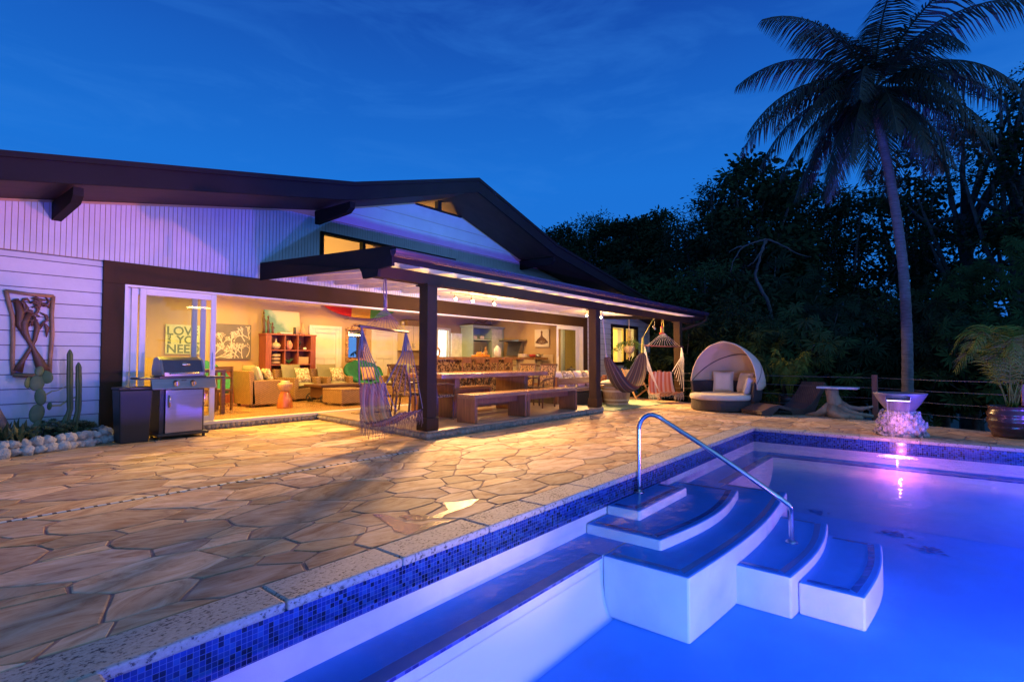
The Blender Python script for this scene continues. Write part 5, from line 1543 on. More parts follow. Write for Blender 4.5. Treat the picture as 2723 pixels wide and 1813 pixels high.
# cacti
m_cac = mat('cactus_green', (0.050, 0.085, 0.028), rough=.65, var=.25, scale=8)
m_cacd = mat('cactus_spine_rib', (0.20, 0.20, 0.08), rough=.6)
def column(label, base, pts, r0):
    t = thing('column_cactus', label, 'cactus', base, group='column cacti in the planter')
    def ribbed(pts, rad, n=24):
        mb = MB(); mb.tube(pts, rad, n, cap=True)
        k0 = 0
        P = [Vector(p) for p in pts]
        for i in range(len(pts)):
            for k in range(n):
                v = Vector(mb.v[i * n + k]); d = v - P[i]
                mb.v[i * n + k] = tuple(P[i] + d * (1.0 if k % 3 == 0 else .82))
        return mb
    h = Vector(pts[-1])
    dense = []; rads = []
    for i in range(len(pts) - 1):
        for j in range(6):
            f = j / 6
            dense.append(Vector(pts[i]).lerp(Vector(pts[i + 1]), f)); rads.append(r0 * (1 + .05 * math.sin(i * 6 + j)))
    top = Vector(pts[-1]); dirn = (top - Vector(pts[-2])).normalized()
    for j, rr in enumerate((1, .92, .75, .5, .2)):
        dense.append(top + dirn * (.02 * j)); rads.append(r0 * rr)
    ribbed(dense, rads).build('stem', m_cac, t)
    return t
c1 = column('tallest straight column cactus, left of the cactus pair', (1.74, 9.50, .17), [(0, 0, 0), (.02, 0, .18), (.06, 0, .36), (.05, 0, .60), (.04, 0, 1.12)], .037)
MB().tube([(-.04, 0, .02), (-.02, -.02, .12), (.03, 0, .28)], [.03, .036, .03], 12).build('side_stem', m_cac, c1)
column('shorter column cactus standing to the right of the tallest one', (1.86, 9.50, .17), [(0, 0, 0), (.0, 0, .15), (.03, 0, .34), (.03, 0, .60), (.02, 0, .94)], .037)
t = thing('prickly_pear', 'prickly pear cactus with flat pads in front of the carving', 'cactus', (1.46, 9.5, .17))
pads = [((0, 0, .12), .05, .13, 0), ((-.01, 0, .33), .085, .13, 8), ((.02, -.01, .55), .062, .12, -5), ((-.02, 0, .74), .085, .11, 5), ((-.10, .01, .75), .075, .085, 50), ((.07, 0, .82), .08, .095, -25), ((.12, .01, .42), .06, .045, -70), ((.0, -.01, .90), .05, .07, 10)]
for c, w_, h_, rz_ in pads:
    mb = MB().sphere((0, 0, 0), 1.0, 14, 9, (w_, .018, h_))
    o = mb.build('pad', mat('pad_green', (.06, .11, .04), rough=.65, var=.2, scale=10), t, smooth=True); o.location = c; o.rotation_euler = (0, R(rz_), R(rz_))
MB().tube([(.04, 0, .55), (.14, .02, .62), (.2, .02, .63), (.33, .02, .70)], [.012, .010, .008, .004], 6).tube([(.12, 0, .42), (.24, .02, .42), (.33, .02, .5), (.42, .02, .53)], [.014, .014, .012, .010], 6).build('dry_arm', m_cacd, t)
t = thing('dry_trunk', 'weathered dry trunk leaning at the far left of the planter', 'tree trunk', (1.02, 9.45, .15))
MB().tube([(.12, 0, 0), (.08, 0, .2), (.0, 0, .42), (-.05, 0, .62), (-.06, 0, .78)], [.10, .085, .07, .06, .035], 12).build('trunk', mat('bark_grey', (.12, .10, .09), rough=.9, var=.4, scale=9, bump=1, bscale=20), t, smooth=True)
m_succ = mat('succulent', (0.09, 0.14, 0.075), rough=.45, var=.3, scale=12)
def rosette(mb, c, r_, rr, n=14):
    for k in range(n):
        a = k * 2.39996; el = R(20 + 55 * k / n); L_ = r_ * (1 - .45 * k / n)
        d = Vector((math.cos(a) * math.cos(el), math.sin(a) * math.cos(el), math.sin(el)))
        s_ = Vector((-math.sin(a), math.cos(a), 0)); c_ = Vector(c)
        w_ = L_ * .26
        mb.add([c_, c_ + d * L_ * .55 + s_ * w_, c_ + d * L_, c_ + d * L_ * .55 - s_ * w_, c_ + d * L_ * .5 + Vector((0, 0, -.012))], [(0, 1, 2, 3), (0, 4, 1), (1, 4, 2), (2, 4, 3), (3, 4, 0)])
rr_ = random.Random(21)
mb = MB()
for k in range(170):
    x_ = rr_.uniform(1.15, 2.12); y0_ = 9.02 + (x_ - 1.0) * .40
    y_ = rr_.uniform(y0_ + .03, min(9.85, y0_ + .55)); rosette(mb, (x_, y_, .19 + rr_.uniform(0, .17) * (1 - abs(x_ - 1.65))), rr_.uniform(.06, .10), rr_)
tag(mb.build('succulent_cover', m_succ), 'grey green succulents covering the planter soil', 'succulents', kind='stuff')
mb = MB()
for k in range(160):
    x_ = rr_.uniform(.2, 1.35); y_ = rr_.uniform(9.0, 9.7); a = rr_.uniform(0, 6.3); h_ = rr_.uniform(.1, .3)
    mb.add([(x_, y_, .16), (x_ + .05 * math.cos(a) - .03 * math.sin(a), y_ + .05 * math.sin(a), .16 + h_ * .6), (x_ + .09 * math.cos(a), y_ + .09 * math.sin(a), .16 + h_), (x_ + .05 * math.cos(a) + .03 * math.sin(a), y_ + .05 * math.sin(a) + .02, .16 + h_ * .6)], [(0, 1, 2, 3)])
tag(mb.build('leafy_weeds', mat('weed_green', (.05, .07, .02), rough=.6, var=.5, scale=8)), 'dark leafy weeds around the dry trunk', 'weeds', kind='stuff')
# carved wall panel
t = thing('wall_carving', 'carved wooden wall panel with crossed stems and an irregular frame', 'wall carving', (1.41, 9.95, 1.59))
m_carv = mat('carved_wood', (0.11, 0.045, 0.025), rough=.55, var=.35, scale=6, bump=.4, bscale=22, stretch=(1, 1, .3))
m_carv2 = mat('carved_edge', (0.26, 0.14, 0.07), rough=.55, var=.3, scale=6, bump=.3, bscale=22)
def ribbon(mb, pts, w, th=.035):
    for p, q in zip(pts, pts[1:]): mb.bar((p[0], 0, p[1]), (q[0], 0, q[1]), th, w, up=(-(q[1] - p[1]), 0, q[0] - p[0]))
fr = MB()
fr.tube([(-.255, 0, .59), (-.225, 0, .45), (-.175, 0, .22), (-.165, 0, -.1), (-.165, 0, -.35), (-.15, 0, -.58)], .026, 8)
fr.tube([(.245, 0, .56), (.235, 0, .3), (.25, 0, .0), (.235, 0, -.3), (.232, 0, -.56)], .026, 8)
fr.tube([(-.26, 0, .585), (0, 0, .56), (.25, 0, .555)], .024, 8); fr.tube([(-.155, 0, -.575), (.05, 0, -.59), (.235, 0, -.56)], .03, 8)
fr.build('frame', m_carv2, t, smooth=True)
cv = MB()
cv.tube([(-.11, 0, -.53), (-.06, 0, -.38), (.02, 0, -.2), (.06, 0, -.08), (.085, 0, .1), (.04, 0, .25)], [.06, .03, .024, .026, .036, .02], 9)
cv.tube([(.17, 0, -.53), (.12, 0, -.40), (.06, 0, -.24), (.0, 0, -.10), (-.05, 0, .02), (-.06, 0, .15), (.0, 0, .3)], [.075, .06, .032, .03, .045, .05, .03], 9)
cv.tube([(.10, 0, .08), (.15, 0, .17), (.19, 0, .10), (.185, 0, -.04)], [.022, .026, .028, .006], 8)
rr_ = random.Random(8)
for k in range(24):
    a0 = rr_.uniform(0, PI); x_, z_ = rr_.uniform(-.16, .2), rr_.uniform(.16, .5)
    if x_ < -.24 + (.55 - z_) * .25: continue
    L_ = rr_.uniform(.08, .16)
    p = [(x_ + L_ * (q - 1) * math.cos(a0 + q * .5) * .5, rr_.uniform(-.01, .01), z_ + L_ * (q - 1) * math.sin(a0 + q * .5) * .5) for q in range(4)]
    p = [(max(-.2, min(.22, a_)), b_, max(.08, min(.54, c_))) for a_, b_, c_ in p]
    cv.tube(p, [.008, .022, .022, .006], 6)
cv.tube([(-.15, 0, .48), (-.10, 0, .3), (-.11, 0, .12), (-.06, 0, .0)], [.03, .05, .04, .02], 8)
cv.build('carved_figures', m_carv, t, smooth=True)

# bin
t = thing('waste_bin', 'plain black square waste bin beside the grill', 'waste bin', (2.50, 9.37, 0))
m_bin = mat('black_plastic', (0.012, 0.011, 0.013), rough=.45, var=.1)
MB().add([(-.18, -.15, .0), (.18, -.15, .0), (.18, .16, .0), (-.18, .16, .0), (-.21, -.18, .78), (.21, -.18, .78), (.21, .19, .78), (-.21, .19, .78)], [(3, 2, 1, 0), (4, 5, 6, 7), (0, 1, 5, 4), (1, 2, 6, 5), (2, 3, 7, 6), (3, 0, 4, 7)]).build('body', m_bin, t, bevel=.015)
MB().box(-.22, .22, -.19, .20, .782, .82).build('lid', m_bin, t, bevel=.012)
MB().box(-.08, .08, -.205, -.19, .79, .812).build('handle', m_black, t)
# grill
t = thing('gas_grill', 'stainless steel gas grill with closed hood and side shelves', 'grill', (3.13, 9.42, 0))
m_hood = mat('dark_hood', (0.10, 0.10, 0.12), rough=.30, metal=.7, var=.1)
hp = [(-.20, .97), (-.22, 1.00), (-.10, 1.22), (.02, 1.27), (.16, 1.25), (.24, 1.10), (.24, .97)]
MB().prism_x(hp, -.275, .275).build('hood', m_hood, t, bevel=.01)
for s in (-1, 1): MB().prism_x([(y_ * 1.04, z_ + .003) for y_, z_ in hp], s * .29 - .018, s * .29 + .018).build('hood_end', m_steel, t, bevel=.008)
MB().box(-.275, .275, -.235, -.222, .975, 1.03).build('hood_lip', m_steel, t)
MB().tube([(-.20, -.225, 1.01), (-.20, -.27, 1.015), (.20, -.27, 1.015), (.20, -.225, 1.01)], .014, 10).build('handle', m_chrome, t, smooth=True)
g_ = MB().sphere((0, 0, 0), .045, 16, 6, (1.4, .3, .6)).build('thermometer', m_chrome, t, smooth=True); g_.location = (.04, -.165, 1.15)
MB().box(-.33, .33, -.20, .24, .90, .968).build('firebox', m_black, t)
cp_ = MB().add([(-.45, -.23, .935), (.45, -.23, .935), (.45, -.30, .78), (-.45, -.30, .78), (-.45, -.18, .935), (.45, -.18, .935), (.45, -.24, .765), (-.45, -.24, .765)], [(3, 2, 1, 0), (4, 5, 6, 7), (0, 1, 5, 4), (1, 2, 6, 5), (2, 3, 7, 6), (3, 0, 4, 7)])
cp_.build('control_panel', m_steel, t, bevel=.006)
for x_ in (-.13, .11):
    kn = MB().tube([(x_, -.25, .868), (x_, -.305, .855)], [.042, .036], 18).box(x_ - .006, x_ + .006, -.322, -.30, .83, .885).build('knob', m_chrome, t)
MB().box(-.05, .02, -.262, -.255, .905, .915).build('badge', m_black, t)
for s, nm in ((-1, 'side_shelf'), (1, 'side_shelf')):
    MB().box(min(s * .34, s * .60), max(s * .34, s * .60), -.22, .20, .925, .955).build(nm, m_black, t, bevel=.006)
MB().box(-.25, .27, -.235, -.20, .10, .76).build('front_door', m_steel, t, bevel=.006)
MB().box(-.253, -.17, -.24, -.236, .10, .76).build('door_strip', m_steel, t)
MB().tube([(-.21, -.24, .50), (-.21, -.275, .51), (-.21, -.275, .66), (-.21, -.24, .67)], .012, 8).build('door_handle', m_chrome, t, smooth=True)
cb = MB(); cb.box(-.32, -.26, -.2, .24, .09, .899); cb.box(.26, .30, -.2, .24, .09, .899); cb.box(-.32, .30, .22, .24, .09, .899)
cb.build('cabinet', m_black, t)
MB().box(-.36, .36, -.26, .26, .05, .095).build('base', m_black, t, bevel=.01)
for x_ in (-.3, .3):
    for y_ in (-.2, .2):
        MB().tube([(x_ - .015, y_, .027), (x_ + .015, y_, .027)], .027, 12).build('wheel', m_black, t)

# ================================================================== HAMMOCKS
m_rope = mat('pale_rope', (.42, .34, .26), rough=.85, var=.2, scale=30)
m_yrope = mat('yellow_rope', (.62, .50, .05), rough=.7)
def striped(name, cols, scale, axis='X'):
    m = bpy.data.materials.new(name); m.use_nodes = True
    t = m.node_tree; b = t.nodes['Principled BSDF']; b.inputs['Roughness'].default_value = .9
    uvn = t.nodes.new('ShaderNodeUVMap'); uvn.uv_map = 'uv'
    sp = t.nodes.new('ShaderNodeSeparateXYZ'); t.links.new(uvn.outputs[0], sp.inputs[0])
    ml = t.nodes.new('ShaderNodeMath'); ml.operation = 'MULTIPLY'; ml.inputs[1].default_value = scale; t.links.new(sp.outputs[0], ml.inputs[0])
    f = t.nodes.new('ShaderNodeMath'); f.operation = 'FRACT'; t.links.new(ml.outputs[0], f.inputs[0])
    r = t.nodes.new('ShaderNodeValToRGB'); r.color_ramp.interpolation = 'CONSTANT'
    r.color_ramp.elements[0].color = (*cols[0], 1); r.color_ramp.elements[1].position = 1 / len(cols); r.color_ramp.elements[1].color = (*cols[1], 1)
    for i, c in enumerate(cols[2:]):
        e = r.color_ramp.elements.new((i + 2) / len(cols)); e.color = (*c, 1)
    t.links.new(f.outputs[0], r.inputs[0]); t.links.new(r.outputs[0], b.inputs['Base Color'])
    return m
def cloth(fn, nu, nv, name, m, parent, thick=.008):
    mb = MB().grid(fn, nu, nv)
    o = mb.build(name, m, parent, smooth=True, solid=thick)
    uvl = o.data.uv_layers.new(name='uv')
    W = nu + 1
    for p in o.data.polygons:
        for li in p.loop_indices:
            vi = o.data.loops[li].vertex_index
            uvl.data[li].uv = ((vi % W) / nu, (vi // W) / nv)
    return o
def hammock_chair(label, loc, rz, ztop, zknot, zbar, barw, zb, zs, m_cloth, m_bar, rope, seatw=.62, yrope=None, fringe=True, drop=.35):
    """local: origin under the hook; bar along x; faces -y"""
    t = thing('hammock_chair', label, 'hammock chair', loc, rz)
    mb = MB().tube([(0, 0, ztop), (.02, 0, (ztop + zknot) / 2), (0, 0, zknot)], .012, 6)
    mb.tube([(-.03, 0, ztop), (-.05, .0, (ztop + zknot) / 2 + .05), (0, 0, zknot + .02)], .009, 6)
    mb.tube([(0, 0, zknot + .16), (0, 0, zknot)], [.022, .028], 8)
    mb.build('hanging_rope', yrope or rope, t, smooth=True)
    fn_ = MB(); n = 12
    for k in range(n):
        x_ = -barw / 2 + barw * (k + .5) / n
        fn_.tube([(0, 0, zknot), (x_, 0, zbar)], .0026, 4)
    fn_.build('fan_cords', rope, t)
    br = MB().tube([(-barw / 2 - .05, 0, zbar + .02), (0, .0, zbar), (barw / 2 + .05, 0, zbar - .01)], .02, 8)
    br.build('spreader_bar', m_bar, t, smooth=True)
    yb, ys = .20, -.45
    sd = MB()
    for s in (-1, 1):
        sd = MB()
        bx = s * barw / 2
        for k in range(7):
            f = k / 6
            y_ = yb + (ys - yb) * f
            z_ = zb + (zs - zb) * f
            sd.tube([(bx, 0, zbar), (bx * .98, y_ * .3, zbar - .35), (s * seatw / 2, y_, z_)], .006 if k else .012, 4)
        sd.tube([(bx, 0, zbar), (bx, 0, zbar - .3)], [.012, .02], 6)
        sd.build('side_cords', rope, t)
    zlow = zs - drop
    def sf(u, v):
        w_ = seatw * (.96 + .08 * math.sin(PI * v))
        x_ = (u - .5) * w_
        if v < .5:
            f = v / .5; y_ = yb - .10 * f ** 2; z_ = zb + (zlow + .04 - zb) * (f ** .85)
        else:
            f = (v - .5) / .5; y_ = yb - .10 + (ys - yb + .10) * f; z_ = zlow + .04 * (1 - f) + (zs - zlow - .02) * f ** 1.6
        sag = .11 * (1 - (2 * u - 1) ** 2) * math.sin(PI * min(1, v * 1.05))
        return (x_, y_ + (sag * .7 if v < .5 else 0), z_ - sag * (.3 if v < .5 else .8) + .012 * math.sin(u * 30 + v * 5))
    cloth(sf, 30, 26, 'seat_cloth', m_cloth, t)
    if fringe:
        fg = MB(); rr = random.Random(3)
        for s in (-1, 1):
            for k in range(26):
                v = .30 + .7 * k / 25
                p = Vector(sf(0 if s < 0 else 1, v)); L_ = rr.uniform(.16, .26)
                fg.tube([p, p + Vector((s * .02, rr.uniform(-.02, .02), -L_ * .5)), p + Vector((s * .015, rr.uniform(-.03, .03), -L_))], .0035, 3)
                if k % 2 == 0:
                    q = Vector(sf(0 if s < 0 else 1, min(1, v + .06))) + Vector((s * .02, 0, -.12)); fg.tube([p, q], .004, 3)
        for k in range(16):
            p = Vector(sf(k / 15, 1)); fg.tube([p, p + Vector((0, -.01, -.16))], .0035, 3)
        fg.build('fringe', rope, t)
    return t
m_str1 = striped('brown_stripe_cloth', [(.22, .09, .07), (.30, .15, .10), (.20, .20, .18), (.42, .30, .24), (.25, .10, .09), (.13, .10, .13)], 3.0)
m_str2 = striped('orange_cloth', [(.55, .16, .06), (.60, .30, .18), (.50, .12, .05), (.58, .40, .28)], 3.0)
m_str3 = striped('hammock_stripe', [(.10, .03, .015), (.035, .03, .035), (.16, .10, .07), (.06, .03, .02), (.03, .035, .06)], 4.0)
_t = m_str1.node_tree; _b = _t.nodes['Principled BSDF']; _tp = _t.nodes.new('ShaderNodeBsdfTransparent'); _mx = _t.nodes.new('ShaderNodeMixShader'); _mx.inputs[0].default_value = .35
_o = [n for n in _t.nodes if n.bl_idname == 'ShaderNodeOutputMaterial'][0]; _t.links.new(_b.outputs[0], _mx.inputs[1]); _t.links.new(_tp.outputs[0], _mx.inputs[2]); _t.links.new(_mx.outputs[0], _o.inputs[0])
hc = hammock_chair('brown striped hammock chair with fringe hanging beside the front post', (4.68, 6.17, 0), R(14), 2.395, 1.98, 1.66, .98, .88, .52, m_str1, m_dkwood, mat('brown_cord', (.20, .14, .13), rough=.9), seatw=.60, drop=.20)
hammock_chair('orange and white hammock chair hanging at the last porch post', (14.55, 6.17, 0), R(-40), 2.395, 2.03, 1.62, 1.15, .88, .34, m_str2, mat('red_brown_bar', (.20, .06, .03), rough=.5), mat('white_cord', (.62, .56, .50), rough=.9), seatw=.75, yrope=m_yrope, drop=.12)
# loop of rope over the beam for each
t = thing('hammock', 'brown striped cloth hammock slung between the porch beam and a rope', 'hammock', (12.4, 6.3, 0))
A_, B_ = Vector((-1.42, -.13, 2.39)), Vector((1.50, -.13, 2.39))
E1, E2, LW = Vector((-.98, 0, 1.30)), Vector((1.03, 0, 1.42)), Vector((.12, 0, .38))
rp_ = MB().tube([A_, E1 + Vector((-.02, 0, .06))], .013, 6).tube([E1 + Vector((-.02, 0, .06)), E1], [.02, .035], 8); rp_.build('left_rope', m_rope, t)
rp_ = MB().tube([B_, E2 + Vector((.04, 0, .42)), ], .012, 6); rp_.tube([E2 + Vector((.04, 0, .42)), E2 + Vector((.0, 0, .0))], [.03, .045], 8); rp_.build('right_rope', m_yrope, t)
def hf(u, v):
    s_ = v
    p = E1 * ((1 - s_) ** 2) + E2 * (s_ ** 2) + (LW * 2 - (E1 + E2) * .5) * (2 * s_ * (1 - s_))
    spread = math.sin(PI * s_) ** .6
    w_ = .06 + .26 * spread
    a = (u - .5) * 2
    return (p.x + .05 * a * spread * math.cos(PI * s_) , p.y + w_ * a, p.z + .16 * spread * a * a + .012 * math.sin(u * 25 + v * 4))
cloth(hf, 24, 40, 'cloth', m_str3, t)
# feeder, spinner
t = thing('bird_feeder', 'small red and yellow bird feeder hanging from the porch beam', 'bird feeder', (14.45, 6.17, 1.98))
m_red = mat('red_plastic', (.55, .03, .02), rough=.35)
MB().lathe([(.075, 0), (.08, .015), (.06, .03)], 16).build('tray', m_red, t); MB().lathe([(.035, .031), (.04, .06), (.04, .15), (.035, .17)], 16).build('bottle', mat('amber_nectar', (.7, .35, .05), rough=.1), t)
MB().lathe([(.05, .171), (.05, .195), (.02, .215)], 16).tube([(0, 0, .21), (0, 0, .41)], .003, 4).build('cap', m_red, t)
t = thing('wind_spinner', 'small silver wind ornament hanging from the porch beam', 'wind ornament', (13.95, 6.17, 2.12))
MB().tube([(0, 0, .27), (0, 0, 0)], .003, 4).build('wire', m_chrome, t); MB().sphere((0, 0, .0), .035, 8, 6).sphere((.05, 0, -.03), .02, 6, 5).sphere((-.05, .02, .05), .02, 6, 5).build('ornament', m_chrome, t)
# hanging plant
t = thing('hanging_basket', 'woven hanging basket with trailing green plant in front of the bedroom window', 'hanging plant', (16.05, 8.0, 1.43))
MB().tube([(0, 0, 1.15), (0, 0, .9), (-.14, 0, .28)], .007, 5).tube([(0, 0, .9), (.14, 0, .28)], .007, 5).tube([(0, 0, .9), (0, -.14, .28)], .007, 5).tube([(0, 0, 0), (0, 0, -.22)], [.03, .012], 6).build('hanger', m_rope, t)
MB().lathe([(.05, 0), (.13, .05), (.18, .17), (.17, .26)], 18).build('basket', m_cer, t, smooth=True)
lf = MB(); rr_ = random.Random(6)
for k in range(420):
    a = rr_.uniform(0, 2 * PI); rr0 = rr_.uniform(0, 1) ** .6 * .55; z_ = .30 + .28 * (1 - rr0 / .55) * rr_.random() - .25 * (rr0 / .55) ** 2 + rr_.uniform(-.06, .06)
    c_ = Vector((rr0 * math.cos(a), rr0 * math.sin(a), z_)); d = Vector((math.cos(a), math.sin(a), rr_.uniform(-.6, .5))).normalized(); s_ = d.orthogonal().normalized()
    lf.add([c_, c_ + d * .05 + s_ * .012, c_ + d * .10, c_ + d * .05 - s_ * .012], [(0, 1, 2, 3)])
for k in range(22):
    a = rr_.uniform(0, 2 * PI); lf.tube([(0, 0, .25), (.2 * math.cos(a), .2 * math.sin(a), .42), (.45 * math.cos(a), .45 * math.sin(a), .30)], .004, 3)
lf.build('foliage', mat('fern_green', (.05, .12, .02), rough=.6, var=.4, scale=8), t)

# ================================================================== PORCH FURNITURE
t = thing('outdoor_sofa', 'wooden framed outdoor sofa with light cushions seen from behind', 'sofa', (12.0, 7.75, 0))
fm = MB(); fm.box(-1.25, 1.25, -.42, -.36, .60, .76); fm.box(-1.25, 1.25, -.42, -.36, .40, .48)
fm.build('back_rail', m_slab, t, bevel=.005)
for x_ in (-1.22, 1.22):
    MB().box(x_ - .04, x_ + .04, -.44, -.34, 0, .80).build('rear_leg', m_slabz, t); MB().box(x_ - .04, x_ + .04, .42, .52, 0, .62).build('leg', m_slabz, t)
    MB().box(x_ - .04, x_ + .04, -.34, .42, .58, .64).build('arm', m_slabz, t)
MB().box(-1.18, 1.18, -.34, .46, .02, .36).build('wicker_base', m_wickd, t)
MB().cushion((0, .05, .44), 2.3, .78, .16).build('seat_cushion', m_cream, t, smooth=True)
for i, (x_, m_) in enumerate(((-.85, m_cream), (-.3, m_coralpat), (.2, m_cream), (.62, m_coralpat))):
    pillow(['white pillow at the left end of the outdoor sofa', 'patterned pillow left of centre on the outdoor sofa', 'plain pale pillow near the middle of the outdoor sofa', 'patterned pillow right of centre on the outdoor sofa'][i], (12.0 + x_, 7.58, .72), .5, .46, R(5 * i), m_, group='pillows on the outdoor sofa')
pillow('large white pillow leaning at the right end of the sofa', (13.0, 7.62, .66), .55, .55, R(30), m_cream)
t = thing('backpack', 'small black bag on the far side of the outdoor sofa', 'bag', (12.85, 8.25, 0))
MB().box(-.15, .15, -.09, .09, .64, .98).build('body', m_black, t, bevel=.05); MB().tube([(-.06, 0, .98), (0, 0, 1.04), (.06, 0, .98)], .012, 6).build('handle', m_black, t)
MB().box(-.32, .32, -.2, .2, .0, .639).build('side_table', m_dkwood, None).location = (12.85, 8.25, 0)
tag(bpy.data.objects['side_table'], 'dark side table under the black bag', 'side table')
t = thing('barrel_table', 'half barrel table with pale metal hoops and a cushion lid', 'barrel table', (12.95, 6.85, 0))
m_stave = wood('barrel_staves', (.20, .12, .07), (.36, .24, .15), axis=2, scale=3)
MB().lathe([(.30, .0), (.335, .12), (.36, .24), (.37, .34), (.36, .46), (.34, .50)], 40).build('staves', m_stave, t)
for z_, r_ in ((.02, .315), (.12, .343), (.36, .377), (.46, .366)):
    MB().lathe([(r_, z_), (r_ + .006, z_ + .005), (r_ + .006, z_ + .045), (r_, z_ + .05)], 40).build('hoop', mat('pale_hoop', (.5, .42, .33), rough=.5, var=.1), t)
MB().lathe([(.42, .505), (.43, .52), (.42, .54), (.0, .545)], 36).build('lid', m_stave, t)
o = MB().cushion((0, 0, 0), .62, .62, .16, p=2.4).build('round_cushion', m_cream, smooth=True); o.location = (12.75, 6.82, .61)
tag(o, 'pale round cushion lying on the barrel table', 'cushion')
m_rug = bpy.data.materials.new('striped_rug'); m_rug.use_nodes = True
_t = m_rug.node_tree; _b = _t.nodes['Principled BSDF']; _b.inputs['Roughness'].default_value = .9
_tc = _t.nodes.new('ShaderNodeTexCoord'); _mp = _t.nodes.new('ShaderNodeMapping'); _mp.inputs['Rotation'].default_value = (0, 0, R(20)); _w = _t.nodes.new('ShaderNodeTexWave'); _w.bands_direction = 'X'; _w.inputs['Scale'].default_value = 1.0
_r = _t.nodes.new('ShaderNodeValToRGB'); _r.color_ramp.interpolation = 'CONSTANT'; _r.color_ramp.elements[0].color = (.17, .30, .20, 1); _r.color_ramp.elements[1].color = (.42, .42, .27, 1); _r.color_ramp.elements[1].position = .8
_t.links.new(_tc.outputs['Object'], _mp.inputs[0]); _t.links.new(_mp.outputs[0], _w.inputs[0]); _t.links.new(_w.outputs[0], _r.inputs[0]); _t.links.new(_r.outputs[0], _b.inputs['Base Color'])
tag(MB().prism([(11.2, 6.0), (14.3, 5.92), (14.9, 7.4), (11.3, 7.7)], .004, .014).build('outdoor_rug', m_rug), 'pale green striped outdoor rug under the barrel table', 'rug')
t = thing('sling_chair', 'folding wooden chair with tan sling beside the hammock', 'chair', (15.3, 7.4, 0), R(-20))
MB().add([(-.28, .25, .92), (.28, .25, .92), (.28, -.05, .42), (-.28, -.05, .42), (.28, -.42, .46), (-.28, -.42, .46)], [(0, 1, 2, 3), (3, 2, 4, 5)]).build('sling', mat('tan_canvas', (.42, .30, .14), rough=.85), t, solid=.01)
for s in (-1, 1):
    MB().bar((s * .32, .3, .95), (s * .32, -.35, 0), .035, .035).build('leg', m_tanpil, t); MB().bar((s * .30, -.45, .48), (s * .30, .35, 0), .035, .035).build('leg', m_tanpil, t)

# ================================================================== HANDRAIL, FOUNTAIN
t = thing('handrail', 'curved stainless steel handrail over the pool steps', 'handrail', (5.35, 2.55, -.222))
m_rail = mat('polished_steel', (0.55, 0.56, 0.60), rough=.16, metal=1.0, var=.03)
ctrl = [(5.33, 2.555, -.222), (5.335, 2.555, .40), (5.335, 2.55, .49), (5.345, 2.52, .57), (5.37, 2.45, .625), (5.40, 2.36, .61), (5.43, 2.26, .545), (5.50, 1.80, .27), (5.62, 1.30, -.07), (5.655, 1.20, -.145), (5.68, 1.145, -.20), (5.70, 1.14, -.28), (5.70, 1.14, -.548)]
pts = []
for i in range(len(ctrl) - 1):
    p0, p1, p2, p3 = [Vector(ctrl[max(0, min(len(ctrl) - 1, i + k))]) for k in (-1, 0, 1, 2)]
    for j in range(6):
        f = j / 6
        pts.append(.5 * ((2 * p1) + (p2 - p0) * f + (2 * p0 - 5 * p1 + 4 * p2 - p3) * f * f + (3 * p1 - p0 - 3 * p2 + p3) * f ** 3))
pts.append(Vector(ctrl[-1]))
MB().tube(pts, .024, 16).build('rail', m_rail, t, world=True, smooth=True)
for c_ in ((5.33, 2.555, -.222), (5.70, 1.14, -.549)):
    MB().lathe([(.055, .0), (.055, .012), (.03, .03)], 20, c_).build('foot_flange', m_rail, t, world=True, smooth=True)
# fountain
t = thing('fountain_bowl', 'round metal fountain bowl spilling a sheet of water into the pool', 'fountain', (10.62, .49, 0))
m_bowl = mat('bowl_metal', (.20, .17, .20), rough=.38, metal=.4, var=.2, scale=4)
MB().lathe([(.17, .38), (.185, .395), (.28, .53), (.362, .675), (.362, .69), (.345, .69), (.26, .55), (.16, .42), (.0, .41)], 36).build('bowl', m_bowl, t, smooth=True)
lip = MB(); lip.box(-.47, -.30, -.15, .15, .572, .580); lip.box(-.47, -.30, -.158, -.15, .572, .645); lip.box(-.47, -.30, .15, .158, .572, .645)
lip.build('spout_lip', m_chrome, t)
MB().box(-.472, -.462, -.145, .145, .5805, .590).build('spout_light', mat('spout_glow', (.7, .6, 1), emis=(.75, .55, 1.0), estr=5), t)
MB().lathe([(.33, .0), (.33, .64)], 30).build('bowl_water', m_water, t) if False else None
# coral base: lumpy rock
t = thing('coral_pedestal', 'rough coral rock pedestal under the fountain bowl', 'rock', (10.64, .49, 0))
cb = MB(); rr_ = random.Random(14)
for k in range(420):
    a = rr_.uniform(0, 2 * PI); z_ = rr_.uniform(.0, .37); r_ = (.33 - .10 * (z_ / .37) ** 2) * rr_.uniform(.86, 1.06)
    cb.sphere((r_ * math.cos(a), r_ * math.sin(a), z_), rr_.uniform(.016, .042), 6, 5, (1, 1, rr_.uniform(.7, 1.5)), .35, k)
cb.lathe([(.31, 0), (.32, .1), (.28, .25), (.2, .40)], 24)
cb.build('coral_rock', mat('coral_lumps', (.42, .34, .32), rough=.9, var=.5, scale=16, bump=1, bscale=30), t)
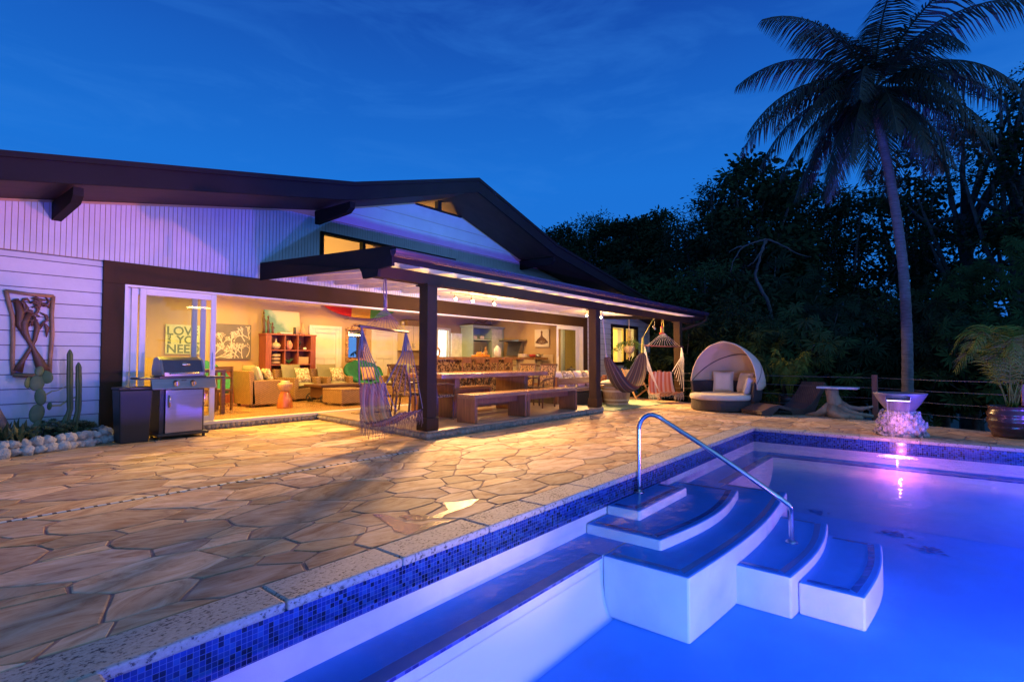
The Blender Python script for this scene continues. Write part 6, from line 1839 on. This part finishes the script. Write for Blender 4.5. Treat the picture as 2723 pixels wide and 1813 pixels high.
# falling water sheet
m_fall = bpy.data.materials.new('falling_water'); m_fall.use_nodes = True
_t = m_fall.node_tree; _t.nodes.clear()
_o = _t.nodes.new('ShaderNodeOutputMaterial'); _ms = _t.nodes.new('ShaderNodeMixShader'); _tp = _t.nodes.new('ShaderNodeBsdfTransparent'); _df = _t.nodes.new('ShaderNodeBsdfDiffuse'); _df.inputs[0].default_value = (.75, .72, .8, 1)
_ad = _t.nodes.new('ShaderNodeBsdfTranslucent'); _ad.inputs[0].default_value = (.75, .72, .8, 1); _m2 = _t.nodes.new('ShaderNodeMixShader'); _m2.inputs[0].default_value = .5
_tc = _t.nodes.new('ShaderNodeTexCoord'); _mp = _t.nodes.new('ShaderNodeMapping'); _mp.inputs['Scale'].default_value = (1, 26, 2.2); _n = _t.nodes.new('ShaderNodeTexNoise'); _n.inputs['Scale'].default_value = 1.5; _n.inputs['Detail'].default_value = 4
_r = _t.nodes.new('ShaderNodeMapRange'); _r.inputs[1].default_value = .45; _r.inputs[2].default_value = .72; _r.inputs[3].default_value = .03; _r.inputs[4].default_value = .22
_t.links.new(_tc.outputs['Object'], _mp.inputs[0]); _t.links.new(_mp.outputs[0], _n.inputs[0]); _t.links.new(_n.outputs[0], _r.inputs[0]); _t.links.new(_r.outputs[0], _ms.inputs[0])
_t.links.new(_tp.outputs[0], _ms.inputs[1]); _t.links.new(_df.outputs[0], _m2.inputs[1]); _t.links.new(_ad.outputs[0], _m2.inputs[2]); _t.links.new(_m2.outputs[0], _ms.inputs[2]); _t.links.new(_ms.outputs[0], _o.inputs[0])
def wf(u, v):
    z_ = .578 - v * (.578 - WATER_Z - .004)
    x_ = -.47 - .30 * math.sqrt(v)
    w_ = .145 * (1 - .35 * v)
    return (x_, (u * 2 - 1) * w_, z_)
_wm = MB().grid(wf, 12, 20)
for _u in (0.0, 1.0, .03, .96):
    _wm.tube([wf(_u, k / 14) for k in range(15)], [.005 if k < 9 else .003 for k in range(15)], 5)
o = _wm.build('water_sheet', m_fall, smooth=True); o.location = (10.62, .49, 0)
tag(o, 'thin sheet of water falling from the bowl spout', 'waterfall', kind='stuff')
m_foam = mat('foam', (.85, .8, .85), rough=.6, var=.1, scale=20, bump=1, bscale=40)  # foam beads stand in for the white-hot glint beside the waterfall
fo = MB(); rr_ = random.Random(2)
for k in range(800):
    a = rr_.uniform(0, 2 * PI); r_ = rr_.random() ** .7
    fo.sphere((.24 * r_ * math.cos(a) - .10, .25 * r_ * math.sin(a), .0), rr_.uniform(.004, .016) * (1.2 - r_ * .7), 6, 4, (1, 1, .45), .2, k)
o = fo.build('glint_foam', m_foam, smooth=True); o.location = (9.60, .49, WATER_Z)
tag(o, 'bright foam patch standing in for the white hot glint on the pool', 'foam', kind='stuff')
lamp('POINT', 'splash_lamp', (9.50, .49, WATER_Z - .06), 20, (1.0, .16, .60), .008)
lamp('POINT', 'splash_lamp', (9.52, .49, WATER_Z + .07), 13, (1.0, .3, .72), .008)  # added above the water to brighten the foam
lamp('POINT', 'spout_lamp', (10.06, .49, .30), 4, (1.0, .34, .72), .01)

# ================================================================== FAR DECK
# canopy daybed
t = thing('canopy_daybed', 'round dark wicker daybed with cream canopy and cushions', 'daybed', (13.55, 4.05, 0), R(165))
# local: faces +x
def arcpoly(r_, a0, a1, n=24): return [(r_ * math.cos(R(a0 + (a1 - a0) * k / n)), r_ * math.sin(R(a0 + (a1 - a0) * k / n))) for k in range(n + 1)]
MB().prism([(x_ + .28, y_) for x_, y_ in arcpoly(.74, -90, 90)], .03, .27).build('ottoman_base', m_wickd, t)
MB().prism([(x_ + .20, y_) for x_, y_ in arcpoly(.78, 90, 270)] , .03, .27).build('base', m_wickd, t)
bw = MB()
def shellw(u, v):
    a = R(80 + 200 * u); r_ = .80 + .05 * v
    h_ = .27 + (.42 + .0 * math.cos(a)) * v
    return (.20 + r_ * math.cos(a), r_ * math.sin(a), h_)
bw.grid(shellw, 36, 4); bw.build('wicker_wall', m_wickd, t, solid=.05)
MB().prism([(x_ + .30, y_) for x_, y_ in arcpoly(.76, -90, 90)], .27, .40).build('front_cushion', m_cream, t, bevel=.05)
MB().prism([(x_ + .22, y_) for x_, y_ in arcpoly(.70, 90, 270)], .28, .41).build('rear_cushion', m_cream, t, bevel=.05)
MB().cushion((-.28, -.33, .66), .55, .50, .20, rx=R(0), ry=R(75), rz=R(25)).build('back_pillow', m_cream, t, smooth=True)
MB().cushion((-.30, .26, .66), .52, .46, .20, ry=R(75), rz=R(-20)).build('back_pillow', m_cream, t, smooth=True)
MB().cushion((.10, .60, .60), .48, .42, .18, rx=R(75), rz=R(10)).build('side_pillow', m_cream, t, smooth=True)
m_can_o = mat('canopy_cloth', (.60, .42, .22), rough=.85, var=.05, scale=3)
def hoop(phi, s, k=1.0):
    a = PI * s
    return Vector((.30 - math.sin(a) * math.sin(phi) * 1.22 * k, .88 * math.cos(a), .66 + 1.02 * math.sin(a) * math.cos(phi) * k))
def cano(u, v):
    phi = R(4 + 82 * v)
    seam = abs(((v * 2) % 1) - .5) * 2
    k = 1.0 - .035 * (1 - seam ** 2) * math.sin(PI * u) + .008 * math.sin(u * 40 + v * 9)
    p = hoop(phi, u, k)
    return (p.x, p.y, p.z)
MB().grid(cano, 48, 24).build('canopy', m_can_o, t, smooth=True, solid=.012)
for ph in (4, 45):
    MB().tube([hoop(R(ph), k / 32, .985) for k in range(33)], .015, 8).build('hoop', m_can_o if ph == 4 else m_dkwood, t, smooth=True)
def skirt(u, v):
    p = hoop(R(86), u, 1.0)
    return (p.x - .01 * v, p.y, p.z + .05 - v * (.18 + .03 * math.sin(u * 30)))
MB().grid(skirt, 40, 3).build('canopy_skirt', m_can_o, t, smooth=True, solid=.01)

# wave lounger
t = thing('wave_lounger', 'dark brown wicker wave shaped sun lounger', 'sun lounger', (12.52, 3.27, 0), R(-38))
pro = [(0, .10), (.25, .20), (.45, .235), (.68, .18), (.92, .13), (1.12, .14), (1.3, .25), (1.48, .46), (1.66, .72)]
up_ = pro; lo_ = [(x_ + (.05 if i > 5 else .0), z_ - .07) for i, (x_, z_) in enumerate(pro)]
poly = up_ + lo_[::-1]
mb = MB(); n = len(poly)
vs = [(x_, -.34, z_) for x_, z_ in poly] + [(x_, .34, z_) for x_, z_ in poly]
m_ = len(pro)
fs = []
for i in range(m_ - 1):
    fs += [(i, i + 1, n + i + 1, n + i), (n - 1 - i, 2 * n - 1 - i, 2 * n - 2 - i, n - 2 - i), (i, n - 1 - i, n - 2 - i, i + 1), (n + i, n + i + 1, 2 * n - 2 - i, 2 * n - 1 - i)]
fs += [(0, n, 2 * n - 1, n - 1), (m_ - 1, m_, n + m_, n + m_ - 1)]
mb.add(vs, fs); m_lo = wicker('brown_wicker', (0.035, 0.018, 0.014), (0.11, 0.060, 0.045), 60)
mb.build('wicker_body', m_lo, t)
for s in (-1, 1):
    MB().add([(.0, s * .33, .0), (.25, s * .33, .0), (.45, s * .33, .165), (.2, s * .33, .13), (0, s * .33, .03)], [(0, 1, 2, 3, 4)]).build('side_skirt', m_lo, t, solid=.02)
    MB().add([(.75, s * .33, .10), (.80, s * .33, .0), (1.35, s * .33, .0), (1.62, s * .33, .60), (1.3, s * .33, .18), (1.1, s * .33, .07), (.92, s * .33, .06)], [(0, 1, 2, 3, 4, 5, 6)]).build('side_skirt', m_lo, t, solid=.02)

# driftwood table
t = thing('driftwood_table', 'driftwood stump table with spreading roots and thin stone top', 'side table', (13.2, 1.68, 0))
m_drift = mat('driftwood', (.36, .25, .16), rough=.7, var=.35, scale=5, bump=.6, bscale=14, stretch=(1, 1, .4))
MB().prism([(-.20, -.37), (.18, -.38), (.22, .0), (.18, .37), (-.18, .38), (-.22, .0)], .605, .645).build('top', mat('slab_stone', (.50, .50, .48), rough=.4, var=.2, scale=8), t, bevel=.006)
st = MB()
st.tube([(0, .12, .60), (0, .10, .45), (.0, .06, .30), (.0, .04, .14), (-.02, .02, .05)], [.13, .12, .15, .19, .21], 14)
for pts_, r_ in (([(0, .1, .25), (-.05, .25, .12), (-.1, .40, .04), (-.05, .62, .02)], (.12, .10, .06, .015)),
                 ([(0, 0, .28), (.02, -.2, .2), (.0, -.42, .19), (.02, -.62, .26)], (.11, .06, .045, .02)),
                 ([(-.03, 0, .2), (-.12, -.15, .12), (-.15, -.38, .08), (-.05, -.62, .06)], (.14, .09, .06, .03)),
                 ([(-.05, .08, .18), (-.22, .05, .08), (-.35, -.05, .04), (-.38, -.22, .03)], (.15, .11, .08, .05)),
                 ([(-.1, .0, .14), (-.28, -.12, .06), (-.32, -.32, .03), (-.2, -.45, .03)], (.12, .08, .07, .03)),
                 ([(.05, 0, .2), (.25, -.1, .1), (.4, -.3, .04)], (.12, .08, .03)),
                 ([(.05, .1, .2), (.25, .25, .08), (.4, .35, .03)], (.12, .07, .02)),
                 ([(.02, -.3, .19), (.1, -.45, .22), (.12, -.6, .14)], (.04, .03, .01))):
    st.tube(pts_, r_, 10)
st.build('stump', m_drift, t, smooth=True)

# pot and small palms
def frond(mb, base, az, L_, rise, droop, nleaf=26, lw=.022, ll=.32):
    pts = []
    for k in range(9):
        f = k / 8
        pts.append(Vector(base) + Vector((math.cos(az) * L_ * (f * .85), math.sin(az) * L_ * (f * .85), rise * math.sin(f * PI * .62) - droop * f * f)))
    mb.tube(pts, [.010 * (1 - .8 * k / 8) * (L_ / 1.0) ** .5 for k in range(9)], 4)
    for k in range(nleaf):
        f = .18 + .82 * k / (nleaf - 1)
        i = min(7, int(f * 8)); p = pts[i].lerp(pts[i + 1], f * 8 - i)
        d = (pts[i + 1] - pts[i]).normalized(); sdv = d.cross(Vector((0, 0, 1)))
        if sdv.length < .01: sdv = Vector((1, 0, 0))
        sdv.normalize(); upv = sdv.cross(d)
        ln = ll * math.sin(PI * min(.97, .18 + .78 * (k / nleaf))) + .04
        for s in (-1, 1):
            e = (d * .65 + sdv * s * .75 - Vector((0, 0, .28)) + Vector((0, 0, .02 * rnd.uniform(-1, 1)))).normalized()
            e = (e + Vector((rnd.uniform(-.08, .08), rnd.uniform(-.08, .08), rnd.uniform(-.08, .08)))).normalized()
            w_ = lw * d
            mid = p + e * ln * .5; tip = p + e * ln + Vector((0, 0, -.28 * ln))
            mb.add([p - w_ * .5, p + w_ * .5, mid + w_ * .45, mid - w_ * .45, tip], [(0, 1, 2, 3), (3, 2, 4)])
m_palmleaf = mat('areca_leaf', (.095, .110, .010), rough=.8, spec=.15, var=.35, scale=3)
def potted_palm(label, loc, pot_r, pot_h, n, L_, rise, seed, m_pot):
    global rnd
    rnd = random.Random(seed)
    t = thing('potted_palm', label, 'potted palm', loc)
    rings = []
    for k in range(15):
        f = k / 14
        rings.append((pot_r * (.62 + .38 * math.sin(PI * (.12 + .6 * f))) * (1 + .035 * math.sin(k * 1.9)), pot_h * f))
    rings += [(rings[-1][0] * 1.06, pot_h + .01), (rings[-1][0] * .9, pot_h + .01), (rings[-1][0] * .85, pot_h - .04), (0, pot_h - .04)]
    MB().lathe(rings, 28).build('pot', m_pot, t, smooth=True)
    fo = MB()
    for k in range(n):
        az = k * 2.39996 + rnd.uniform(-.3, .3); f = k / n
        frond(fo, (rnd.uniform(-.06, .06), rnd.uniform(-.06, .06), pot_h - .02), az, L_ * rnd.uniform(.75, 1.1), rise * rnd.uniform(.8, 1.15), rise * (.12 + .3 * rnd.random()), 26, .022, .26)
    fo.build('fronds', m_palmleaf, t)
    return t
m_potd = mat('brown_glaze', (.06, .028, .022), rough=.25, var=.4, scale=4)
potted_palm('feathery palm in a ribbed brown pot at the right edge of the deck', (11.45, -.90, 0), .31, .48, 24, .85, 1.35, 3, m_potd)
potted_palm('small palm in a dark pot behind the lounger', (14.3, 2.85, 0), .25, .34, 14, .50, 1.1, 8, m_potd)
# red and green plant behind daybed edge
t = thing('potted_plant', 'small plant in a lime green pot left of the canopy daybed', 'potted plant', (14.45, 4.98, 0))
MB().lathe([(.08, 0), (.12, .2), (.13, .24), (.0, .22)], 18).build('pot', mat('lime_pot', (.35, .45, .03), rough=.4), t, smooth=True)
fo = MB()
for k in range(9):
    frond(fo, (0, 0, .2), k * 2.4, .4, .38, .2, 10, .03, .12)
fo.build('leaves', m_palmleaf, t)
# railing posts and cables
m_post = mat('cedar_post', (.20, .085, .045), rough=.6, var=.2, scale=4, stretch=(4, 4, 1))
P_ = [(15.12, 6.55), (14.62, 5.15), (13.30, 1.03 + .0), (11.90, -1.10), (10.9, -3.35)]
rail = thing('cable_railing', 'wooden posts with thin steel cables along the deck edge', 'railing', (13.3, 1.03, 0))
for (x_, y_) in P_:
    MB().box(x_ - .05, x_ + .05, y_ - .05, y_ + .05, -.3, .91).build('post', m_post, rail, world=True, bevel=.005)
for z_ in (.20, .42, .64, .85):
    for a, b_ in zip(P_, P_[1:]):
        MB().tube([(a[0], a[1], z_), ((a[0] + b_[0]) / 2, (a[1] + b_[1]) / 2, z_ - .012), (b_[0], b_[1], z_)], .005, 5).build('cable', mat('dull_cable', (.12, .10, .10), rough=.6), rail, world=True)
# stair light style leaves on the pool floor
lfm = mat('wet_leaf', (.04, .03, .05), rough=.6)
rr_ = random.Random(12)
for i, (x_, y_, s_) in enumerate(((8.35, 1.35, .13), (8.9, 1.45, .07), (7.9, .45, .12), (7.5, .12, .11), (3.0, 1.25, .06), (8.6, 1.0, .06))):
    mb = MB()
    for k in range(26):
        a = rr_.uniform(0, 6.28); cx_, cy_ = rr_.gauss(0, s_ * .45), rr_.gauss(0, s_ * .45)
        mb.add([(cx_, cy_, 0), (cx_ + .05 * math.cos(a) - .02 * math.sin(a), cy_ + .05 * math.sin(a) + .02 * math.cos(a), .01), (cx_ + .10 * math.cos(a), cy_ + .10 * math.sin(a), .004), (cx_ + .05 * math.cos(a) + .02 * math.sin(a), cy_ + .05 * math.sin(a) - .02 * math.cos(a), .006)], [(0, 1, 2, 3)])
    o = mb.build('sunken_leaves', lfm); o.location = (x_, y_, FZ + .006)
    tag(o, ['largest patch of leaves on the pool floor near the waterfall side', 'small leaf patch beyond the largest one', 'leaf patch on the pool floor below the fountain', 'leaf patch farthest right on the pool floor', 'single dark leaf patch near the front steps', 'tiny leaf patch beside the largest one'][i], 'leaves', 'leaf patches on the pool floor')
# ================================================================== TREES
m_bark = mat('dark_bark', (.06, .05, .045), rough=.9, var=.4, scale=5, bump=.8, bscale=15)
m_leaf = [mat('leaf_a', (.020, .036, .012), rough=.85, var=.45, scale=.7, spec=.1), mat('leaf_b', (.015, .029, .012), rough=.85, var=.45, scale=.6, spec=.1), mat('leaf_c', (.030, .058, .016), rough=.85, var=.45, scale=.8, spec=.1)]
def make_tree(name, label, cat, loc, h, rx, rz_, seed, ncl=70, per=80, leaf=.20, zc=None, m=0, group=None, lean=(0, 0), narrow=.35, fan=False):
    rr = random.Random(seed)
    t = thing(name, label, cat, loc, 0, group)
    zc = zc if zc is not None else h - rz_
    tk = MB(); top = Vector((lean[0], lean[1], zc))
    tk.tube([(0, 0, -1.0), Vector((lean[0] * .2, lean[1] * .2, zc * .35)), Vector((lean[0] * .6, lean[1] * .6, zc * .7)), top], [h * .030, h * .022, h * .017, h * .010], 9)
    cl = []
    for k in range(ncl):
        a = rr.uniform(0, 2 * PI); b_ = math.asin(rr.uniform(-.75, 1)); q = rr.uniform(.35, 1.0) ** .5
        lump = 1 + .28 * noise.noise(Vector((math.cos(a) * 1.7 + seed, math.sin(a) * 1.7, b_ * 1.5)))
        c = top + Vector((rx * q * lump * math.cos(a) * math.cos(b_), rx * q * lump * math.sin(a) * math.cos(b_), rz_ * q * lump * math.sin(b_)))
        cl.append((c, rr.uniform(.13, .24) * rx))
    for c, r_ in cl[:: max(1, ncl // 16)]:
        s_ = top * rr.uniform(.45, .95)
        tk.tube([s_, s_.lerp(c, .5) + Vector((rr.uniform(-.3, .3), rr.uniform(-.3, .3), -.2)), c], [h * .009, h * .006, h * .003], 5)
    tk.build('trunk', m_bark, t, smooth=True)
    V = []; F = []
    for c, r_ in cl:
        ax = Vector((rr.gauss(0, 1), rr.gauss(0, 1), rr.gauss(0, .6))).normalized()
        if fan:
            for g_ in range(max(3, per // 14)):
                ctr = c + Vector((rr.gauss(0, 1), rr.gauss(0, 1), rr.gauss(0, .6))) * r_ * .8
                nrm = Vector((rr.gauss(0, .6) - .5, rr.gauss(0, .6), rr.uniform(.2, 1))).normalized(); u_ = nrm.orthogonal().normalized(); v_ = nrm.cross(u_)
                L0_ = leaf * rr.uniform(1.1, 2.2)
                for q in range(11):
                    a = q * 2 * PI / 11 + rr.uniform(-.15, .15)
                    e = (u_ * math.cos(a) + v_ * math.sin(a) - Vector((0, 0, .25))).normalized(); s_ = e.cross(nrm).normalized(); L_ = L0_ * rr.uniform(.75, 1.1); w_ = L_ * .24
                    o = len(V); V += [ctr, ctr + e * L_ * .6 + s_ * w_ * .5, ctr + e * L_ - nrm * L_ * .15, ctr + e * L_ * .6 - s_ * w_ * .5]; F.append((o, o + 1, o + 2, o + 3))
            continue
        for j in range(per):
            d = Vector((rr.gauss(0, 1), rr.gauss(0, 1), rr.gauss(0, .55)))
            p = c + d * r_ * .62
            e = (d.normalized() + Vector((rr.uniform(-1, 1), rr.uniform(-1, 1), rr.uniform(-1.1, .5))) * .9).normalized()
            s_ = e.orthogonal().normalized(); s_.rotate(Matrix.Rotation(rr.uniform(0, 6.28), 3, e))
            L_ = leaf * rr.uniform(.6, 1.35); w_ = L_ * narrow
            o = len(V)
            V += [p, p + e * L_ * .5 + s_ * w_ * .5, p + e * L_, p + e * L_ * .5 - s_ * w_ * .5]
            F.append((o, o + 1, o + 2, o + 3))
    me = bpy.data.meshes.new('crown'); me.from_pydata([tuple(v) for v in V], [], F); me.update(); me.materials.append(m_leaf[m])
    o = bpy.data.objects.new('crown', me); COL.objects.link(o); o.parent = t
    return t
G = 'dark trees behind the deck'
def pol(px, d):                       # direction seen from the deck, azimuth by bearing
    az = R(39.15) - math.atan((px - 1177.5) / 1201.0)
    return (d / math.cos(math.atan((px - 1177.5) / 1201.0)) * math.cos(az), d / math.cos(math.atan((px - 1177.5) / 1201.0)) * math.sin(az))
def tz(top_px, d, base): return 1.22 + (828 - top_px) / 1201.0 * d - base
spec = [ # px, dist, top px, rx, rz, mat, label
    (1290, 46, 520, 3.6, 4.4, 1, 'low round tree just right of the roof slope'),
    (1370, 44, 490, 3.6, 5.0, 0, 'bushy tree rising beside the roof end'),
    (1450, 44, 498, 3.4, 5.0, 1, 'rounded tree between two taller ones above the porch end'),
    (1530, 42, 492, 3.4, 5.2, 0, 'tree just left of the big dark tree'),
    (1640, 34, 425, 3.6, 5.2, 1, 'big dark tree with a domed left shoulder'),
    (1735, 33, 375, 3.6, 6.0, 0, 'tallest tree left of the palm'),
    (1850, 36, 400, 4.0, 6.0, 1, 'broad dark tree behind the palm fronds'),
    (1960, 34, 430, 3.8, 6.0, 0, 'dark tree directly left of the palm trunk'),
    (2110, 34, 350, 4.2, 6.0, 1, 'dark tree right behind the palm trunk'),
    (2230, 30, 190, 3.9, 6.5, 0, 'tall thin crowned tree right of the palm'),
    (2350, 27, 110, 3.7, 6.5, 1, 'tallest tree at the right edge of the photo'),
    (2450, 26, 150, 4.0, 6.5, 0, 'tree mostly outside the right edge'),
    (1500, 27, 640, 2.6, 3.2, 2, 'mid green tree low beyond the porch corner'),
    (1620, 25, 600, 2.7, 3.4, 2, 'leafy green tree above the canopy daybed'),
    (1700, 24, 640, 2.5, 3.2, 0, 'shadowy tree between the daybed and the palm'),
    (2170, 22, 640, 2.4, 3.0, 0, 'shadowy tree right of the palm trunk at mid height'),
    (2320, 20, 540, 2.5, 3.8, 2, 'leafy tree above the potted palm'),
]
protos = {}
for i, (px_, d, tp_, rx_, rz_, mi, lb) in enumerate(spec):
    x_, y_ = pol(px_, d)
    base = max(-3.4, gz(x_, y_))
    h = tz(tp_, d, base)
    thin = px_ >= 2060 and d > 25
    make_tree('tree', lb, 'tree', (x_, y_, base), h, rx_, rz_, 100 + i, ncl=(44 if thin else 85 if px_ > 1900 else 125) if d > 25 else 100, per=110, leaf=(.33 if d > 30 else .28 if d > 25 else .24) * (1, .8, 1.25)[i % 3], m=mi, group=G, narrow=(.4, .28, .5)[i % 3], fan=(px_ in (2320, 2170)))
# lower growth between trunks
for i, (px_, d, tp_, rx_, rz_, mi, lb) in enumerate((
    (1585, 19, 730, 1.7, 2.0, 1, 'dark shrub just outside the last porch post'),
    (1700, 19, 690, 1.8, 2.2, 0, 'dark shrub behind the canopy daybed'),
    (1800, 18, 720, 1.7, 2.0, 2, 'leafy shrub behind the lounger'),
    (1900, 19, 700, 1.8, 2.1, 1, 'dark shrub behind the driftwood table'),
    (2010, 20, 680, 1.8, 2.3, 0, 'shrub just left of the palm trunk'),
    (2150, 18, 700, 1.7, 2.1, 1, 'shrub just right of the palm trunk'),
    (2240, 17, 720, 1.6, 2.0, 2, 'leafy shrub left of the big potted palm'),
    (2350, 17, 700, 1.7, 2.1, 0, 'shrub behind the big potted palm'),
    (1400, 30, 600, 2.6, 3.4, 1, 'dark bush low behind the roof end'),
    (1790, 26, 600, 3.0, 4.2, 1, 'dense bush behind the lounger'),
    (1900, 27, 700, 2.8, 3.0, 0, 'dense bush left of the palm at mid height'),
    (2030, 27, 710, 2.8, 3.0, 1, 'dense bush right behind the palm trunk'))):
    x_, y_ = pol(px_, d); base = max(-3.4, gz(x_, y_)); h = tz(tp_, d, base)
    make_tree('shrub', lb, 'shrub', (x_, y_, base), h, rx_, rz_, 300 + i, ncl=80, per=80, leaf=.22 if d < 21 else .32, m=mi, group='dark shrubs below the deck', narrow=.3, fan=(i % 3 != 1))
# hanging bare branches left of the palm
t = thing('bare_branch_tree', 'pale forked branches hanging over dark leaves left of the palm', 'tree', (*pol(1775, 22), gz(*pol(1775, 22))))
b0 = t.location
def sm(P):
    out = []
    for i in range(len(P) - 1):
        p0, p1, p2, p3 = [P[max(0, min(len(P) - 1, i + k))] for k in (-1, 0, 1, 2)]
        for j in range(5):
            f = j / 5; q = .5 * ((2 * p1) + (p2 - p0) * f + (2 * p0 - 5 * p1 + 4 * p2 - p3) * f * f + (3 * p1 - p0 - 3 * p2 + p3) * f ** 3)
            out.append(q + Vector((rnd.uniform(-.03, .03), rnd.uniform(-.03, .03), rnd.uniform(-.02, .02))))
    return out + [P[-1]]
def ta(r0, r1, n): return [r0 + (r1 - r0) * k / (n - 1) for k in range(n)]
def wp(px_, py_, d): x_, y_ = pol(px_, d); return Vector((x_, y_, 1.22 + (828 - py_) / 1201 * d)) - b0
m_pale = mat('pale_bark', (.05, .05, .045), rough=.8, var=.3, scale=4)
P1 = sm([wp(1775, 890, 22), wp(1782, 800, 22), wp(1770, 700, 22), wp(1742, 640, 22), wp(1752, 590, 22), wp(1768, 550, 22)])
MB().tube(P1, ta(.10, .035, len(P1)), 8).build('trunk', m_pale, t, smooth=True)
bm_ = MB()
for P in ([wp(1766, 548, 22), wp(1740, 556, 21.9), wp(1712, 568, 21.8), wp(1690, 600, 21.6), wp(1684, 625, 21.6)], [wp(1764, 552, 22), wp(1755, 575, 21.8), wp(1738, 600, 21.6), wp(1722, 612, 21.6)], [wp(1768, 548, 22), wp(1800, 560, 22), wp(1838, 582, 22), wp(1870, 590, 22.2)], [wp(1712, 568, 21.8), wp(1700, 566, 21.7), wp(1680, 580, 21.6)]):
    q = sm(P); bm_.tube(q, ta(.045, .012, len(q)), 6)
bm_.build('branches', m_pale, t, smooth=True)

# ---- coconut palm ---------------------------------------------------
rnd = random.Random(5)
t = thing('palm_tree', 'tall coconut palm with curved ringed trunk and drooping fronds', 'palm tree', (17.58, .64, -.8))
L0 = Vector((17.58, .64, -.8))
ctrl = [Vector(p) - L0 for p in ((17.60, .64, -.9), (17.58, .64, .32), (17.52, .62, 2.01), (17.39, .67, 3.88), (17.03, .84, 5.82), (16.64, 1.07, 7.51), (16.45, 1.15, 8.3))]
pts = []; rad = []
for i in range(len(ctrl) - 1):
    p0, p1, p2, p3 = [ctrl[max(0, min(len(ctrl) - 1, i + k))] for k in (-1, 0, 1, 2)]
    for j in range(14):
        f = j / 14
        pts.append(.5 * ((2 * p1) + (p2 - p0) * f + (2 * p0 - 5 * p1 + 4 * p2 - p3) * f * f + (3 * p1 - p0 - 3 * p2 + p3) * f ** 3))
        g = (i * 14 + j) / (14 * (len(ctrl) - 1))
        rad.append((.14 - .045 * g) * (1.05 if (i * 14 + j) % 2 else .98))
MB().tube(pts, rad, 14).build('trunk', mat('palm_bark', (.12, .10, .095), rough=.85, var=.45, scale=5, stretch=(1, 1, 7), bump=.8, bscale=5), t, smooth=True)
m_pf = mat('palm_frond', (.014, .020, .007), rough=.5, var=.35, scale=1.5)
hd = ctrl[-1] + Vector((0, 0, -.02))
def bigfrond(az, L_, el, curve, tw):
    mb = MB(); n = 14
    pts = []; d = Vector((math.cos(az) * math.cos(el), math.sin(az) * math.cos(el), math.sin(el))); p = hd.copy()
    for k in range(n + 1):
        pts.append(p.copy()); p = p + d * (L_ / n)
        d = (d + Vector((0, 0, -curve / n))).normalized()
    mb.tube(pts, [.030 * (1 - .85 * k / n) for k in range(n + 1)], 5)
    for k in range(74):
        f = .12 + .88 * k / 73; x_ = f * n; i = min(n - 1, int(x_)); q = pts[i].lerp(pts[i + 1], x_ - i)
        dd = (pts[i + 1] - pts[i]).normalized(); sd = dd.cross(Vector((0, 0, 1)))
        if sd.length < .05: sd = Vector((math.sin(az), -math.cos(az), 0))
        sd.normalize()
        ln = 1.0 * math.sin(PI * min(.96, .22 + .74 * f)) ** .7
        for s in (-1, 1):
            e = (dd * .55 + sd * s * .72 + Vector((0, 0, -.38 - tw * f))).normalized()
            e = (e + Vector((rnd.uniform(-.1, .1), rnd.uniform(-.1, .1), rnd.uniform(-.12, .08)))).normalized()
            w_ = dd * .036
            m1 = q + e * ln * .45; e2 = (e + Vector((0, 0, -.55))).normalized(); tip = m1 + e2 * ln * .55
            mb.add([q - w_ * .5, q + w_ * .5, m1 + w_ * .5, m1 - w_ * .5, tip], [(0, 1, 2, 3), (3, 2, 4)])
    return mb
for k in range(38):
    az = k * 2.39996 + rnd.uniform(-.15, .15); f = k / 37
    el = R(74 - 112 * f + rnd.uniform(-8, 8))
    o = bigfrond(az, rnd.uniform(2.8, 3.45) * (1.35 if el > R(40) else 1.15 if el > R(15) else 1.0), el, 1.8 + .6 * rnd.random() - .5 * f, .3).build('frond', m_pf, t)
for k in range(7):
    a = k * .9; MB().sphere(hd + Vector((.22 * math.cos(a), .22 * math.sin(a), -.22 - .06 * (k % 2))), .12, 10, 7, (1, 1, 1.15)).build('coconut', mat('coconut_husk', (.06, .06, .02), rough=.6), t, smooth=True)
